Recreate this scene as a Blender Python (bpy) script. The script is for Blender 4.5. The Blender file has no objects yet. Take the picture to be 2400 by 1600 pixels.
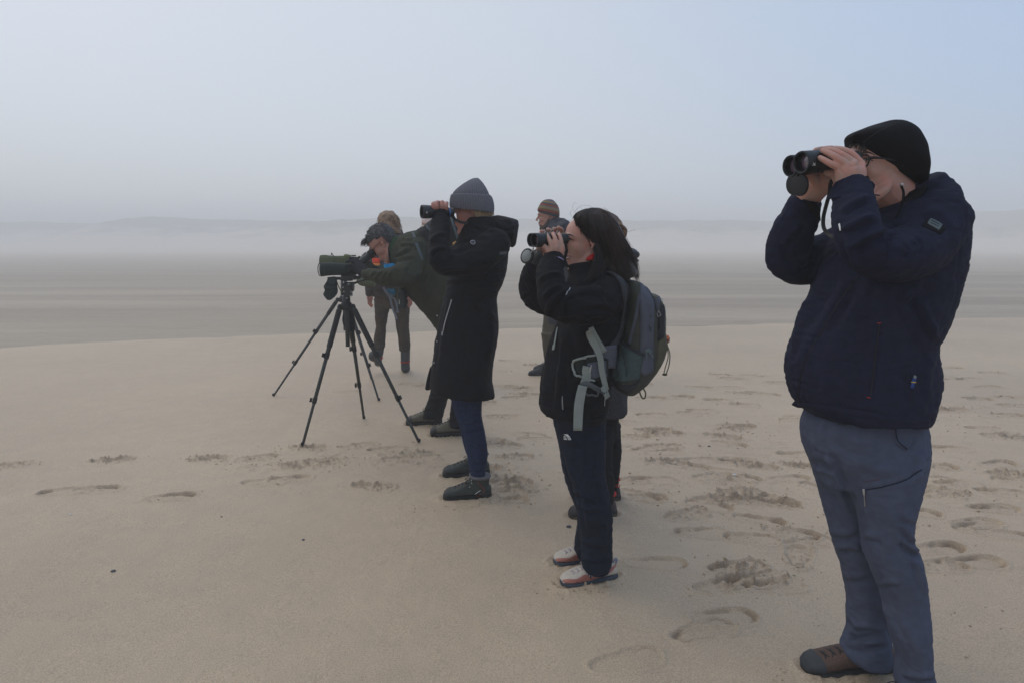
import bpy, math, random
import numpy as np
from mathutils import Vector, Matrix
from mathutils.bvhtree import BVHTree

random.seed(7)
RNG = np.random.default_rng(7)
S = bpy.context.scene
COL = S.collection

# ------------------------------------------------------------------ camera
CAMZ = 1.43
PITCH = math.atan(235.0 / 1600.0)
cam = bpy.data.cameras.new("camera")
cam.lens = 24.0
cam.sensor_width = 36.0
cam.clip_start = 0.05
cam.clip_end = 3000.0
camo = bpy.data.objects.new("camera", cam)
COL.objects.link(camo)
camo.location = (0, 0, CAMZ)
camo.rotation_euler = (math.pi / 2 - PITCH, 0, 0)
S.camera = camo

# ------------------------------------------------------------------ sky, sun, exposure
SUN_EL, SUN_AZ = math.radians(50), math.radians(-45)      # azimuth from +Y, negative = left
W = bpy.data.worlds.new("World")
S.world = W
W.use_nodes = True
nt = W.node_tree
nt.nodes.clear()
out = nt.nodes.new("ShaderNodeOutputWorld")
bg = nt.nodes.new("ShaderNodeBackground")
sky = nt.nodes.new("ShaderNodeTexSky")
sky.sky_type = 'NISHITA'
sky.sun_disc = False
sky.sun_elevation = SUN_EL
sky.sun_rotation = SUN_AZ
sky.altitude = 0
sky.air_density = 1.0
sky.dust_density = 2.5
sky.ozone_density = 1.0
mixs = nt.nodes.new("ShaderNodeMix")
mixs.data_type = 'RGBA'
mixs.inputs['Factor'].default_value = 0.75
# a thin bright stratus over the fog bank, giving way to bluer air toward the right (east)
wtc = nt.nodes.new("ShaderNodeTexCoord")
wdot = nt.nodes.new("ShaderNodeVectorMath"); wdot.operation = 'DOT_PRODUCT'
wdot.inputs[1].default_value = (0.80, 0.10, 0.45)
nt.links.new(wtc.outputs['Generated'], wdot.inputs[0])
wmr = nt.nodes.new("ShaderNodeMapRange"); wmr.interpolation_type = 'SMOOTHSTEP'
wmr.inputs[1].default_value = 0.15; wmr.inputs[2].default_value = 0.95
nt.links.new(wdot.outputs['Value'], wmr.inputs[0])
wcol = nt.nodes.new("ShaderNodeMix"); wcol.data_type = 'RGBA'
wcol.inputs['A'].default_value = (5.65, 6.1, 6.75, 1)
wcol.inputs['B'].default_value = (3.35, 4.9, 7.4, 1)
nt.links.new(wmr.outputs[0], wcol.inputs['Factor'])
nt.links.new(wcol.outputs['Result'], mixs.inputs['B'])
nt.links.new(sky.outputs[0], mixs.inputs['A'])
nt.links.new(mixs.outputs['Result'], bg.inputs[0])
bg.inputs[1].default_value = 0.10
nt.links.new(bg.outputs[0], out.inputs[0])

sun = bpy.data.lights.new("sun", 'SUN')
sun.energy = 0.5
sun.angle = math.radians(55)
sun.color = (1.0, 0.95, 0.88)
suno = bpy.data.objects.new("sun", sun)
COL.objects.link(suno)
sd = Vector((math.sin(SUN_AZ) * math.cos(SUN_EL), math.cos(SUN_AZ) * math.cos(SUN_EL), math.sin(SUN_EL)))
suno.rotation_euler = sd.to_track_quat('Z', 'Y').to_euler()

S.view_settings.view_transform = 'Standard'
S.view_settings.look = 'None'
S.view_settings.exposure = 0.36
S.view_settings.gamma = 1.0
S.view_settings.use_curve_mapping = False
S.render.engine = 'CYCLES'
S.cycles.max_bounces = 6
S.cycles.volume_bounces = 4
S.cycles.transparent_max_bounces = 8

# ------------------------------------------------------------------ projection helpers (source pixels 2400 x 1600)
FP = 1600.0
CP, SP = math.cos(PITCH), math.sin(PITCH)
def ray(px, py):
    x = (px - 1200.0) / FP
    y = (800.0 - py) / FP
    return np.array([x, CP + y * SP, -SP + y * CP])
def P(px, py, Y):
    d = ray(px, py)
    return np.array([0, 0, CAMZ]) + d * (Y / d[1])
def G(px, py, z=0.0):
    d = ray(px, py)
    return np.array([0, 0, CAMZ]) + d * ((z - CAMZ) / d[2])
def mpp(px, py, Y):          # metres per pixel there
    return Y / ray(px, py)[1] / FP
def proj(V):
    q = V - np.array([0, 0, CAMZ])
    f = q[:, 1] * CP - q[:, 2] * SP
    u = q[:, 1] * SP + q[:, 2] * CP
    return 1200 + FP * q[:, 0] / f, 800 - FP * u / f

# ------------------------------------------------------------------ noise
def _h(ix, iy, iz, seed):
    n = (ix * 374761393 + iy * 668265263 + iz * 2147483647 + seed * 1274126177) & 0xffffffff
    n = ((n ^ (n >> 13)) * 1274126177) & 0xffffffff
    n = (n ^ (n >> 16)) & 0xffffff
    return n / float(0xffffff)
def vnoise(p, seed=0):
    p = np.asarray(p, float)
    i = np.floor(p).astype(np.int64)
    f = p - i
    f = f * f * (3 - 2 * f)
    r = 0
    for dx in (0, 1):
        for dy in (0, 1):
            for dz in (0, 1):
                w = (f[:, 0] if dx else 1 - f[:, 0]) * (f[:, 1] if dy else 1 - f[:, 1]) * (f[:, 2] if dz else 1 - f[:, 2])
                r = r + w * _h(i[:, 0] + dx, i[:, 1] + dy, i[:, 2] + dz, seed)
    return r * 2 - 1
def fbm(p, octs=3, seed=0):
    r, a = 0, 1.0
    p = np.asarray(p, float)
    for o in range(octs):
        r = r + a * vnoise(p * (2 ** o), seed + o)
        a *= 0.5
    return r

# ------------------------------------------------------------------ geometry
def catmull(P_, n=6):
    P_ = np.asarray(P_, float)
    if len(P_) < 3:
        t = np.linspace(0, 1, n + 1)[:, None]
        return P_[0] * (1 - t) + P_[-1] * t
    Q = np.vstack([2 * P_[0] - P_[1], P_, 2 * P_[-1] - P_[-2]])
    o = []
    for i in range(1, len(Q) - 2):
        for k in range(n):
            t = k / n
            o.append(0.5 * ((2 * Q[i]) + (-Q[i - 1] + Q[i + 1]) * t + (2 * Q[i - 1] - 5 * Q[i] + 4 * Q[i + 1] - Q[i + 2]) * t * t
                            + (-Q[i - 1] + 3 * Q[i] - 3 * Q[i + 1] + Q[i + 2]) * t ** 3))
    o.append(Q[-2])
    return np.array(o)

def ringloft(C, A, B, seg=24, e=2.0, caps=(1, 1)):
    """closed loft through rings; superellipse exponent e"""
    C, A, B = map(lambda q: np.asarray(q, float), (C, A, B))
    th = np.linspace(0, 2 * np.pi, seg, endpoint=False)
    c, s = np.cos(th), np.sin(th)
    ex = np.broadcast_to(np.asarray(e, float), (len(C),))
    V = []
    for k in range(len(C)):
        cc = np.sign(c) * np.abs(c) ** (2 / ex[k])
        ss = np.sign(s) * np.abs(s) ** (2 / ex[k])
        V.append(C[k] + cc[:, None] * A[k] + ss[:, None] * B[k])
    n = len(C)
    V = np.vstack(V)
    F = []
    for k in range(n - 1):
        a, b = k * seg, (k + 1) * seg
        for j in range(seg):
            j2 = (j + 1) % seg
            F.append((a + j, a + j2, b + j2, b + j))
    V = np.vstack([V, C[0], C[-1]])
    if caps[0]:
        for j in range(seg):
            F.append((n * seg, (j + 1) % seg, j))
    if caps[1]:
        for j in range(seg):
            F.append((n * seg + 1, (n - 1) * seg + j, (n - 1) * seg + (j + 1) % seg))
    return V, F

def tube(pts, ra, rb=None, seg=14, n=5, ref=(0, 1, 0), round_=True, e=2.0):
    """tapered tube along points; ra across, rb along the ref direction"""
    pts = np.asarray(pts, float)
    ra = np.broadcast_to(np.asarray(ra, float), (len(pts),))
    rb = ra if rb is None else np.broadcast_to(np.asarray(rb, float), (len(pts),))
    Q = catmull(np.hstack([pts, ra[:, None], rb[:, None]]), n)
    p, a, b = Q[:, :3], np.maximum(Q[:, 3], 1e-4), np.maximum(Q[:, 4], 1e-4)
    t = np.gradient(p, axis=0)
    t /= np.linalg.norm(t, axis=1)[:, None] + 1e-12
    if round_:
        k = np.array([0.0, 0.35, 0.68, 0.9])
        sh = np.sqrt(1 - (1 - k) ** 2)
        m0, m1 = min(a[0], b[0]), min(a[-1], b[-1])
        p = np.vstack([p[0] - t[0] * m0 * (1 - k)[:, None], p, p[-1] + t[-1] * m1 * (1 - k[::-1])[:, None]])
        sh[0] = 0.06
        a = np.concatenate([a[0] * sh, a, a[-1] * sh[::-1]])
        b = np.concatenate([b[0] * sh, b, b[-1] * sh[::-1]])
        t = np.vstack([np.repeat(t[:1], 4, 0), t, np.repeat(t[-1:], 4, 0)])
    ref = np.asarray(ref, float)
    A, B = [], []
    prev = None
    for i in range(len(p)):
        bb = ref - t[i] * ref.dot(t[i])
        if np.linalg.norm(bb) < 0.2:
            bb = prev if prev is not None else np.cross(t[i], (0.3, 0.1, 0.9))
            bb = bb - t[i] * bb.dot(t[i])
        bb /= np.linalg.norm(bb) + 1e-12
        prev = bb
        A.append(np.cross(t[i], bb) * a[i])
        B.append(bb * b[i])
    return ringloft(p, A, B, seg, e)

def ell(c, r, rot=None, seg=18, rings=10):
    c = np.asarray(c, float)
    r = np.broadcast_to(np.asarray(r, float), (3,))
    ph = np.linspace(0.03, np.pi - 0.03, rings)
    C = np.array([[0, 0, math.cos(q) * r[2]] for q in ph])
    A = np.array([[math.sin(q) * r[0], 0, 0] for q in ph])
    B = np.array([[0, math.sin(q) * r[1], 0] for q in ph])
    V, F = ringloft(C, A, B, seg)
    if rot is not None:
        V = V @ np.asarray(rot).T
    return V + c, F

def box(c, h, rot=None):
    h = np.asarray(h, float)
    V = np.array([[x, y, z] for x in (-1, 1) for y in (-1, 1) for z in (-1, 1)]) * h
    if rot is not None:
        V = V @ np.asarray(rot).T
    F = [(0, 1, 3, 2), (4, 6, 7, 5), (0, 4, 5, 1), (2, 3, 7, 6), (0, 2, 6, 4), (1, 5, 7, 3)]
    return V + np.asarray(c, float), F

def lathe(p0, p1, prof, seg=28, caps=(1, 1)):
    """prof: (t along p0->p1 in metres, radius)"""
    p0, p1 = np.asarray(p0, float), np.asarray(p1, float)
    d = (p1 - p0) / np.linalg.norm(p1 - p0)
    a = np.cross(d, (0, 0, 1.0))
    if np.linalg.norm(a) < 0.1:
        a = np.cross(d, (0, 1.0, 0))
    a /= np.linalg.norm(a)
    b = np.cross(d, a)
    C = [p0 + d * t for t, r in prof]
    return ringloft(C, [a * max(r, 1e-4) for t, r in prof], [b * max(r, 1e-4) for t, r in prof], seg, 2, caps)

def join(parts):
    V, F, o = [], [], 0
    for v, f in parts:
        V.append(np.asarray(v, float))
        F.extend([tuple(int(i) + o for i in q) for q in f])
        o += len(v)
    return np.vstack(V), F

def remesh(parts, voxel, smooth=3, fac=0.5):
    V, F = join(parts)
    me = bpy.data.meshes.new("tmp")
    me.from_pydata(V.tolist(), [], F)
    ob = bpy.data.objects.new("tmp", me)
    COL.objects.link(ob)
    m = ob.modifiers.new("r", 'REMESH')
    m.mode = 'VOXEL'
    m.voxel_size = voxel
    if smooth:
        m = ob.modifiers.new("s", 'SMOOTH')
        m.iterations = smooth
        m.factor = fac
    dg = bpy.context.evaluated_depsgraph_get()
    ev = ob.evaluated_get(dg).to_mesh()
    n = len(ev.vertices)
    V = np.empty(n * 3, np.float32)
    ev.vertices.foreach_get('co', V)
    V = V.reshape(-1, 3).astype(float)
    nf = len(ev.polygons)
    li = np.empty(len(ev.loops), np.int32)
    ev.loops.foreach_get('vertex_index', li)
    F = li.reshape(nf, 4)
    ob.evaluated_get(dg).to_mesh_clear()
    bpy.data.objects.remove(ob)
    bpy.data.meshes.remove(me)
    return V, F

def vnormals(V, F):
    F = np.asarray(F)
    n = np.cross(V[F[:, 2]] - V[F[:, 0]], V[F[:, 3]] - V[F[:, 1]])
    N = np.zeros_like(V)
    for k in range(4):
        np.add.at(N, F[:, k], n)
    return N / (np.linalg.norm(N, axis=1)[:, None] + 1e-12)

def sculpt(V, F, strokes):
    """strokes: (points in source pixels, half width px, amplitude mm, kind) pressed into the side turned to the photographer"""
    V = V.copy()
    N = vnormals(V, F)
    view = V - np.array([0, 0, CAMZ])
    view /= np.linalg.norm(view, axis=1)[:, None]
    face = np.clip(-(N * view).sum(1) * 2.5, 0, 1)
    x, y = proj(V)
    disp = np.zeros(len(V))
    for st in strokes:
        pts, w, amp = st[0], st[1], st[2]
        kind = st[3] if len(st) > 3 else 'fold'
        p = catmull(np.array(pts, float), 4)
        R = w * 4
        sel = np.where((x > p[:, 0].min() - R) & (x < p[:, 0].max() + R) & (y > p[:, 1].min() - R) & (y < p[:, 1].max() + R) & (face > 0))[0]
        if len(sel) == 0:
            continue
        X = np.stack([x[sel], y[sel]], 1)
        best = np.full(len(sel), 1e9)
        sg = np.zeros(len(sel))
        tt = np.zeros(len(sel))
        m = len(p) - 1
        for i in range(m):
            a, b = p[i], p[i + 1]
            d = b - a
            L = d.dot(d) + 1e-9
            t = np.clip(((X - a) @ d) / L, 0, 1)
            q = X - (a + t[:, None] * d)
            dist = np.hypot(q[:, 0], q[:, 1])
            cr = d[0] * (X[:, 1] - a[1]) - d[1] * (X[:, 0] - a[0])
            up = dist < best
            best[up] = dist[up]
            sg[up] = np.sign(cr[up])
            tt[up] = (i + t[up]) / m
        s = best * sg / w
        if kind == 'fold':
            pr = np.exp(-s * s) - 0.85 * np.exp(-((s - 1.5) / 0.8) ** 2)
        elif kind == 'groove':
            pr = -np.exp(-s * s)
        else:
            pr = np.exp(-s * s)
        tap = np.clip(np.minimum(tt, 1 - tt) * 5, 0, 1) if kind != 'groove' else np.clip(np.minimum(tt, 1 - tt) * 12, 0.2, 1)
        disp[sel] += amp * (0.0016 if kind == 'fold' else 0.001) * pr * tap * face[sel]
    return V + N * disp[:, None]

def rough_up(V, F, amp, scale, seed=0, octs=3, stretch=(1, 1, 1), ridged=False):
    N = vnormals(V, F)
    n = fbm(V / scale * np.array(stretch), octs, seed)
    if ridged:
        n = 0.6 - 1.6 * np.abs(n)
    return V + N * (n * amp)[:, None]

def in_poly(x, y, poly):
    c = np.zeros(len(x), bool)
    n = len(poly)
    for i in range(n):
        (x1, y1), (x2, y2) = poly[i], poly[(i + 1) % n]
        t = ((y1 > y) != (y2 > y)) & (x < (x2 - x1) * (y - y1) / (y2 - y1 + 1e-12) + x1)
        c ^= t
    return c
def face_opening(V, c, R, poly):
    """true where the shell opens for the face: the traced edge on the near side, the same edge mirrored on the far side"""
    loc = (V - c) @ R
    near = loc.copy(); near[:, 1] = np.abs(near[:, 1])
    x, y = proj(near @ R.T + c)
    return in_poly(x, y, poly) & (loc[:, 0] > -.05)

# ------------------------------------------------------------------ objects
def tag(o, label=None, cat=None, group=None, kind=None):
    if label: o['label'] = label
    if cat: o['category'] = cat
    if group: o['group'] = group
    if kind: o['kind'] = kind
    return o
def empty(name, loc, label=None, cat=None, group=None):
    o = bpy.data.objects.new(name, None)
    o.empty_display_size = 0.1
    COL.objects.link(o)
    o.location = tuple(float(q) for q in loc)
    return tag(o, label, cat, group)
def origin_of(o):
    p = np.zeros(3)
    while o is not None:
        p = p + np.array(o.location)
        o = o.parent
    return p
def obj(name, VF, mat, parent=None, smooth=True, loc=None, label=None):
    V, F = VF
    V = np.asarray(V, float)
    me = bpy.data.meshes.new(name)
    o = bpy.data.objects.new(name, me)
    COL.objects.link(o)
    if parent is not None:
        o.parent = parent
    elif loc is not None:
        o.location = tuple(float(q) for q in loc)
    base = origin_of(o)
    V = V - base
    if isinstance(F, np.ndarray):
        k = F.shape[1]
        me.vertices.add(len(V))
        me.vertices.foreach_set('co', V.astype(np.float32).ravel())
        me.loops.add(F.size)
        me.loops.foreach_set('vertex_index', F.astype(np.int32).ravel())
        me.polygons.add(len(F))
        me.polygons.foreach_set('loop_start', np.arange(0, F.size, k, dtype=np.int32))
        me.polygons.foreach_set('loop_total', np.full(len(F), k, dtype=np.int32))
        me.update(calc_edges=True)
        me.validate()
    else:
        me.from_pydata(V.tolist(), [], F)
        me.update()
    if smooth is True:
        me.polygons.foreach_set('use_smooth', np.ones(len(me.polygons), dtype=bool))
    elif smooth:                       # angle in degrees: keep sharper edges
        me.polygons.foreach_set('use_smooth', np.ones(len(me.polygons), dtype=bool))
        me.set_sharp_from_angle(angle=math.radians(smooth))
    me.materials.append(mat)
    if label: o['label'] = label
    return o

class Surf:
    """a surface to lay details on: rays from the photographer's place find it"""
    def __init__(self, *vfs):
        V, F = join([(v, f) for v, f in vfs])
        self.t = BVHTree.FromPolygons(V.tolist(), [tuple(q) for q in F])
    def at(self, px, py, lift=0.0, Y=None):
        d = Vector(ray(px, py)).normalized()
        h = self.t.ray_cast(Vector((0, 0, CAMZ)), d)
        if h[0] is None:
            h = None
            for k in range(1, 14):
                for (dx, dy) in ((k, 0), (-k, 0), (0, k), (0, -k)):
                    g = self.t.ray_cast(Vector((0, 0, CAMZ)), Vector(ray(px + 2 * dx, py + 2 * dy)).normalized())
                    if g[0] is not None:
                        dist = (g[0] - Vector((0, 0, CAMZ))).length
                        return np.array(Vector((0, 0, CAMZ)) + d * (dist - lift)), np.array(-d)
            return P(px, py, Y or 3.0), np.array((0, -1, 0))
        n = h[1]
        if n.dot(d) > 0: n = -n
        return np.array(h[0] + n * lift), np.array(n)
    def line(self, pts, lift=0.0, n=5):
        q = catmull(np.array(pts, float), n)
        r = [self.at(x, y, lift) for x, y in q]
        return np.array([a for a, b in r]), np.array([b for a, b in r])
    def cord(self, pts, r, lift=0.001, n=5, seg=6):
        p, _ = self.line(pts, lift, n)
        return tube(p, r, seg=seg, n=1)
    def ribbon(self, pts, w, lift=0.002, th=0.0015, n=6):
        """flat strap: w in metres (scalar or per point)"""
        p, nn = self.line(pts, lift, n)
        for _ in range(6):                    # a strap bridges the small folds below it
            p[1:-1] = (p[:-2] + 2 * p[1:-1] + p[2:]) / 4
            nn[1:-1] = (nn[:-2] + 2 * nn[1:-1] + nn[2:]) / 4
        nn = nn * .5 + nn.mean(0) * .5
        return strap(p, w, th, nn)
    def patch(self, top, bot, lift=0.002, th=0.002, nu=14, nv=8):
        """four sided panel between two pixel curves"""
        a = resample(catmull(np.array(top, float), 4), nu + 1)
        b = resample(catmull(np.array(bot, float), 4), nu + 1)
        V, Nn = [], []
        for j in range(nv + 1):
            t = j / nv
            for i in range(nu + 1):
                q = a[i] * (1 - t) + b[i] * t
                p, n = self.at(q[0], q[1], lift)
                V.append(p); Nn.append(n)
        V, Nn = np.array(V), np.array(Nn)
        F = []
        for j in range(nv):
            for i in range(nu):
                k = j * (nu + 1) + i
                F.append((k, k + 1, k + nu + 2, k + nu + 1))
        return thicken(V, F, Nn, th)
def resample(p, n):
    d = np.concatenate([[0], np.cumsum(np.hypot(*(np.diff(p[:, :2], axis=0).T)))])
    t = np.linspace(0, d[-1], n)
    return np.stack([np.interp(t, d, p[:, k]) for k in range(p.shape[1])], 1)
def thicken(V, F, N, th):
    n = len(V)
    V2 = np.vstack([V, V - N * (th + 0.003)])
    F2 = list(F) + [tuple(i + n for i in reversed(f)) for f in F]
    cnt = {}
    for f in F:
        for i in range(len(f)):
            a, b = f[i], f[(i + 1) % len(f)]
            cnt[(a, b)] = 1
    for (a, b) in cnt:
        if (b, a) not in cnt:
            F2.append((b, a, a + n, b + n))
    return V2, F2
def strap(p, w, th, nn=None, face=(0, -1, 0)):
    p = np.asarray(p, float)
    w = np.broadcast_to(np.asarray(w, float), (len(p),)) if np.ndim(w) == 0 else np.interp(np.linspace(0, 1, len(p)), np.linspace(0, 1, len(w)), w)
    t = np.gradient(p, axis=0)
    t /= np.linalg.norm(t, axis=1)[:, None] + 1e-12
    if nn is None:
        nn = np.tile(np.asarray(face, float), (len(p), 1))
    A, B = [], []
    for i in range(len(p)):
        nrm = nn[i] - t[i] * nn[i].dot(t[i])
        nrm /= np.linalg.norm(nrm) + 1e-12
        s = np.cross(t[i], nrm)
        A.append(s * w[i] / 2)
        B.append(nrm * th)
    return ringloft(p, A, B, 12, 6.0)

def PP(lst):                      # (px,py,Y) triples -> points
    return np.array([P(*q[:3]) for q in lst])
def limb(lst, seg=16, n=5, k=1.0, e=2.0, flat=1.0):
    """(px, py, Y, radius_px[, depth_radius_m])"""
    pts = PP(lst)
    ra = np.array([q[3] * mpp(*q[:3]) for q in lst]) * k
    rb = np.array([(q[4] * k if len(q) > 4 else ra[i] * flat) for i, q in enumerate(lst)])
    return tube(pts, ra, rb, seg=seg, n=n, e=e)
def fit_ring(p1, p2, Y, b):
    """centre and half axis of the ring whose outline, seen from the photographer's place, runs from pixel p1 to p2"""
    vp = np.array([1200.0, 800 - FP * math.tan(PITCH)])
    q1, q2 = np.array(p1, float) - vp, np.array(p2, float) - vp
    u = q2 - q1
    Lp = np.hypot(*u)
    u = u / (Lp + 1e-9)
    f = FP * ray(*((np.array(p1) + np.array(p2)) / 2))[1]      # pixels per unit slope there
    m1, m2 = q1.dot(u) / f, q2.dot(u) / f
    W_ = (m2 - m1) * Y
    be = min(b, 0.92 * W_ / (abs(m1) + abs(m2) + 1e-9)) if (abs(m1) + abs(m2)) * b > 0.92 * W_ else b
    lo, hi = 0.0, W_
    for _ in range(30):
        a = (lo + hi) / 2
        if math.sqrt(a * a + (m1 * be) ** 2) + math.sqrt(a * a + (m2 * be) ** 2) > W_: hi = a
        else: lo = a
    a = max(a, W_ * 0.3)
    c = (m2 * Y - math.sqrt(a * a + (m2 * be) ** 2) + m1 * Y + math.sqrt(a * a + (m1 * be) ** 2)) / 2
    t = (c - m1 * Y) / W_                                       # where the centre falls between the two
    P1, P2 = P(*p1, Y), P(*p2, Y)
    return P1 + (P2 - P1) * t, (P2 - P1) / 2 * (2 * a / W_), be
def rows(lst, seg=32, n=4, k=1.0, e=2.3):
    """horizontal rings: (py, x_left, x_right, Y, half_depth_m)"""
    L = catmull(np.array(lst, float), n)
    C, A, B = [], [], []
    for py, xl, xr, Y, b in L:
        c, a, be = fit_ring((xl, py), (xr, py), Y, b)
        C.append(c)
        A.append(a * k)
        B.append(np.array([0, b * k, 0]))
    return ringloft(C, A, B, seg, e)
def slant(lst, seg=28, n=4, e=2.2, k=1.0):
    """rings given by two opposite pixel points: (x1, y1, x2, y2, Y, half_depth_m)"""
    L = catmull(np.array(lst, float), n)
    C, A, B = [], [], []
    for x1, y1, x2, y2, Y, b in L:
        c, a, be = fit_ring((x1, y1), (x2, y2), Y, b)
        C.append(c); A.append(a * k); B.append(np.array([0, b * k, 0]))
    return ringloft(C, A, B, seg, e)

# ------------------------------------------------------------------ materials
def mat(name, col, rough=0.7, spec=0.3, metal=0.0, var=0.12, vscale=30.0, bump=0.0, bscale=400.0, sss=0.0, sheen=0.0,
        col2=None, stretch=None, coat=0.0):
    m = bpy.data.materials.new(name)
    m.use_nodes = True
    t = m.node_tree
    b = t.nodes['Principled BSDF']
    b.inputs['Roughness'].default_value = rough
    b.inputs['Specular IOR Level'].default_value = spec
    b.inputs['Metallic'].default_value = metal
    if sss:
        b.inputs['Subsurface Weight'].default_value = sss
        b.inputs['Subsurface Radius'].default_value = (1.0, 0.35, 0.2)
        b.inputs['Subsurface Scale'].default_value = 0.004
    if sheen:
        b.inputs['Sheen Weight'].default_value = sheen
        b.inputs['Sheen Roughness'].default_value = 0.6
    if coat:
        b.inputs['Coat Weight'].default_value = coat
    tc = t.nodes.new('ShaderNodeTexCoord')
    mp = t.nodes.new('ShaderNodeMapping')
    if stretch: mp.inputs['Scale'].default_value = stretch
    t.links.new(tc.outputs['Object'], mp.inputs[0])
    no = t.nodes.new('ShaderNodeTexNoise')
    no.inputs['Scale'].default_value = vscale
    no.inputs['Detail'].default_value = 4
    t.links.new(mp.outputs[0], no.inputs[0])
    cr = t.nodes.new('ShaderNodeValToRGB')
    c2 = col2 or tuple(c * (1 + var * 2) for c in col)
    c1 = tuple(c * (1 - var) for c in col)
    cr.color_ramp.elements[0].position = 0.3
    cr.color_ramp.elements[1].position = 0.72
    cr.color_ramp.elements[0].color = (*c1, 1)
    cr.color_ramp.elements[1].color = (*c2, 1)
    t.links.new(no.outputs[0], cr.inputs[0])
    t.links.new(cr.outputs[0], b.inputs['Base Color'])
    if bump:
        n2 = t.nodes.new('ShaderNodeTexNoise')
        n2.inputs['Scale'].default_value = bscale
        n2.inputs['Detail'].default_value = 3
        t.links.new(mp.outputs[0], n2.inputs[0])
        bp = t.nodes.new('ShaderNodeBump')
        bp.inputs['Strength'].default_value = bump
        bp.inputs['Distance'].default_value = 0.002
        t.links.new(n2.outputs[0], bp.inputs['Height'])
        t.links.new(bp.outputs[0], b.inputs['Normal'])
    return m
def lens_mat(name, col):
    m = mat(name, col, 0.05, 0.9, 0.0, 0.02, coat=1.0)
    return m

M = {}
M['navy_softshell'] = mat('navy_softshell', (0.012, 0.014, 0.032), 0.75, 0.08, var=0.1, bump=0.25, bscale=900)
M['black_fabric'] = mat('black_fabric', (0.006, 0.006, 0.008), 0.8, 0.08, var=0.1, bump=0.25, bscale=900)
M['black_coat'] = mat('black_coat', (0.0075, 0.0075, 0.010), 0.7, 0.08, var=0.1, bump=0.25, bscale=700)
M['grey_blue_trousers'] = mat('grey_blue_trousers', (0.064, 0.075, 0.116), 0.8, 0.08, var=0.08, bump=0.2, bscale=1200)
M['navy_trousers'] = mat('navy_trousers', (0.010, 0.014, 0.028), 0.8, 0.08, var=0.1, bump=0.2, bscale=900)
M['jeans'] = mat('jeans', (0.014, 0.024, 0.062), 0.85, 0.08, var=0.25, vscale=90, bump=0.3, bscale=900)
M['black_trousers'] = mat('black_trousers', (0.011, 0.011, 0.013), 0.85, 0.08, var=0.1, bump=0.2, bscale=700)
M['olive_jacket'] = mat('olive_jacket', (0.040, 0.043, 0.030), 0.8, 0.08, var=0.1, vscale=14, bump=0.2, bscale=600)
M['brown_trousers'] = mat('brown_trousers', (0.060, 0.046, 0.034), 0.85, 0.08, var=0.12, bump=0.2, bscale=500)
M['brown_jacket'] = mat('brown_jacket', (0.055, 0.043, 0.040), 0.85, 0.08, var=0.12, bump=0.2, bscale=500)
M['slate_jacket'] = mat('slate_jacket', (0.022, 0.026, 0.038), 0.65, 0.3, var=0.1, bump=0.2, bscale=500)
M['grey_wool'] = mat('grey_wool', (0.040, 0.040, 0.046), 0.95, 0.08, var=0.45, vscale=260, bump=0.6, bscale=500)
M['grey_knit'] = mat('grey_knit', (0.115, 0.115, 0.135), 0.95, 0.1, var=0.35, vscale=420, bump=0.7, bscale=700, sheen=0.2)
M['pale_knit'] = mat('pale_knit', (0.62, 0.52, 0.50), 0.95, 0.1, var=0.1, bump=0.4, bscale=500)
M['skin_fair'] = mat('skin_fair', (0.46, 0.30, 0.245), 0.5, 0.35, var=0.08, vscale=26, bump=0.25, bscale=600, sss=0.12, col2=(0.53, 0.245, 0.19))
M['skin_face'] = mat('skin_face', (0.40, 0.235, 0.185), 0.5, 0.35, var=0.08, vscale=26, bump=0.2, bscale=600, sss=0.12, col2=(0.47, 0.20, 0.15))
M['skin_red'] = mat('skin_red', (0.40, 0.20, 0.155), 0.5, 0.35, var=0.08, vscale=18, bump=0.15, bscale=600, sss=0.1, col2=(0.46, 0.20, 0.16))
M['hair_dark'] = mat('hair_dark', (0.012, 0.009, 0.009), 0.42, 0.35, var=0.2, vscale=12, col2=(0.026, 0.017, 0.014))
M['hair_tips'] = mat('hair_tips', (0.045, 0.025, 0.020), 0.5, 0.3, var=0.3, vscale=20)
M['hair_grey'] = mat('hair_grey', (0.035, 0.035, 0.037), 0.6, 0.3, var=0.2, vscale=60, col2=(0.12, 0.12, 0.125), bump=0.5, bscale=300)
M['hair_brown'] = mat('hair_brown', (0.17, 0.10, 0.06), 0.5, 0.3, var=0.3, vscale=30, col2=(0.32, 0.20, 0.12))
M['hair_blonde'] = mat('hair_blonde', (0.36, 0.26, 0.16), 0.55, 0.3, var=0.3, vscale=60)
M['hair_curly'] = mat('hair_curly', (0.045, 0.030, 0.022), 0.55, 0.3, var=0.3, vscale=40)
M['optic_black'] = mat('optic_black', (0.012, 0.015, 0.016), 0.45, 0.4, var=0.08, bump=0.1, bscale=1500)
M['optic_green'] = mat('optic_green', (0.020, 0.028, 0.028), 0.5, 0.4, var=0.08, bump=0.15, bscale=900)
M['rubber'] = mat('rubber', (0.010, 0.010, 0.011), 0.6, 0.35, var=0.1)
M['bore'] = mat('bore', (0.004, 0.004, 0.005), 0.8, 0.2, var=0.05)
M['lens'] = lens_mat('lens', (0.11, 0.075, 0.10))
M['metal'] = mat('metal', (0.45, 0.45, 0.47), 0.35, 0.5, 0.9, var=0.05)
M['white_print'] = mat('white_print', (0.75, 0.76, 0.76), 0.6, 0.3, var=0.02)
M['grey_print'] = mat('grey_print', (0.20, 0.22, 0.22), 0.5, 0.3, var=0.05)
M['carbon'] = mat('carbon', (0.022, 0.028, 0.027), 0.45, 0.4, var=0.1)
M['olive_cover'] = mat('olive_cover', (0.072, 0.085, 0.045), 0.85, 0.2, var=0.12, bump=0.3, bscale=500)
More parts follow.
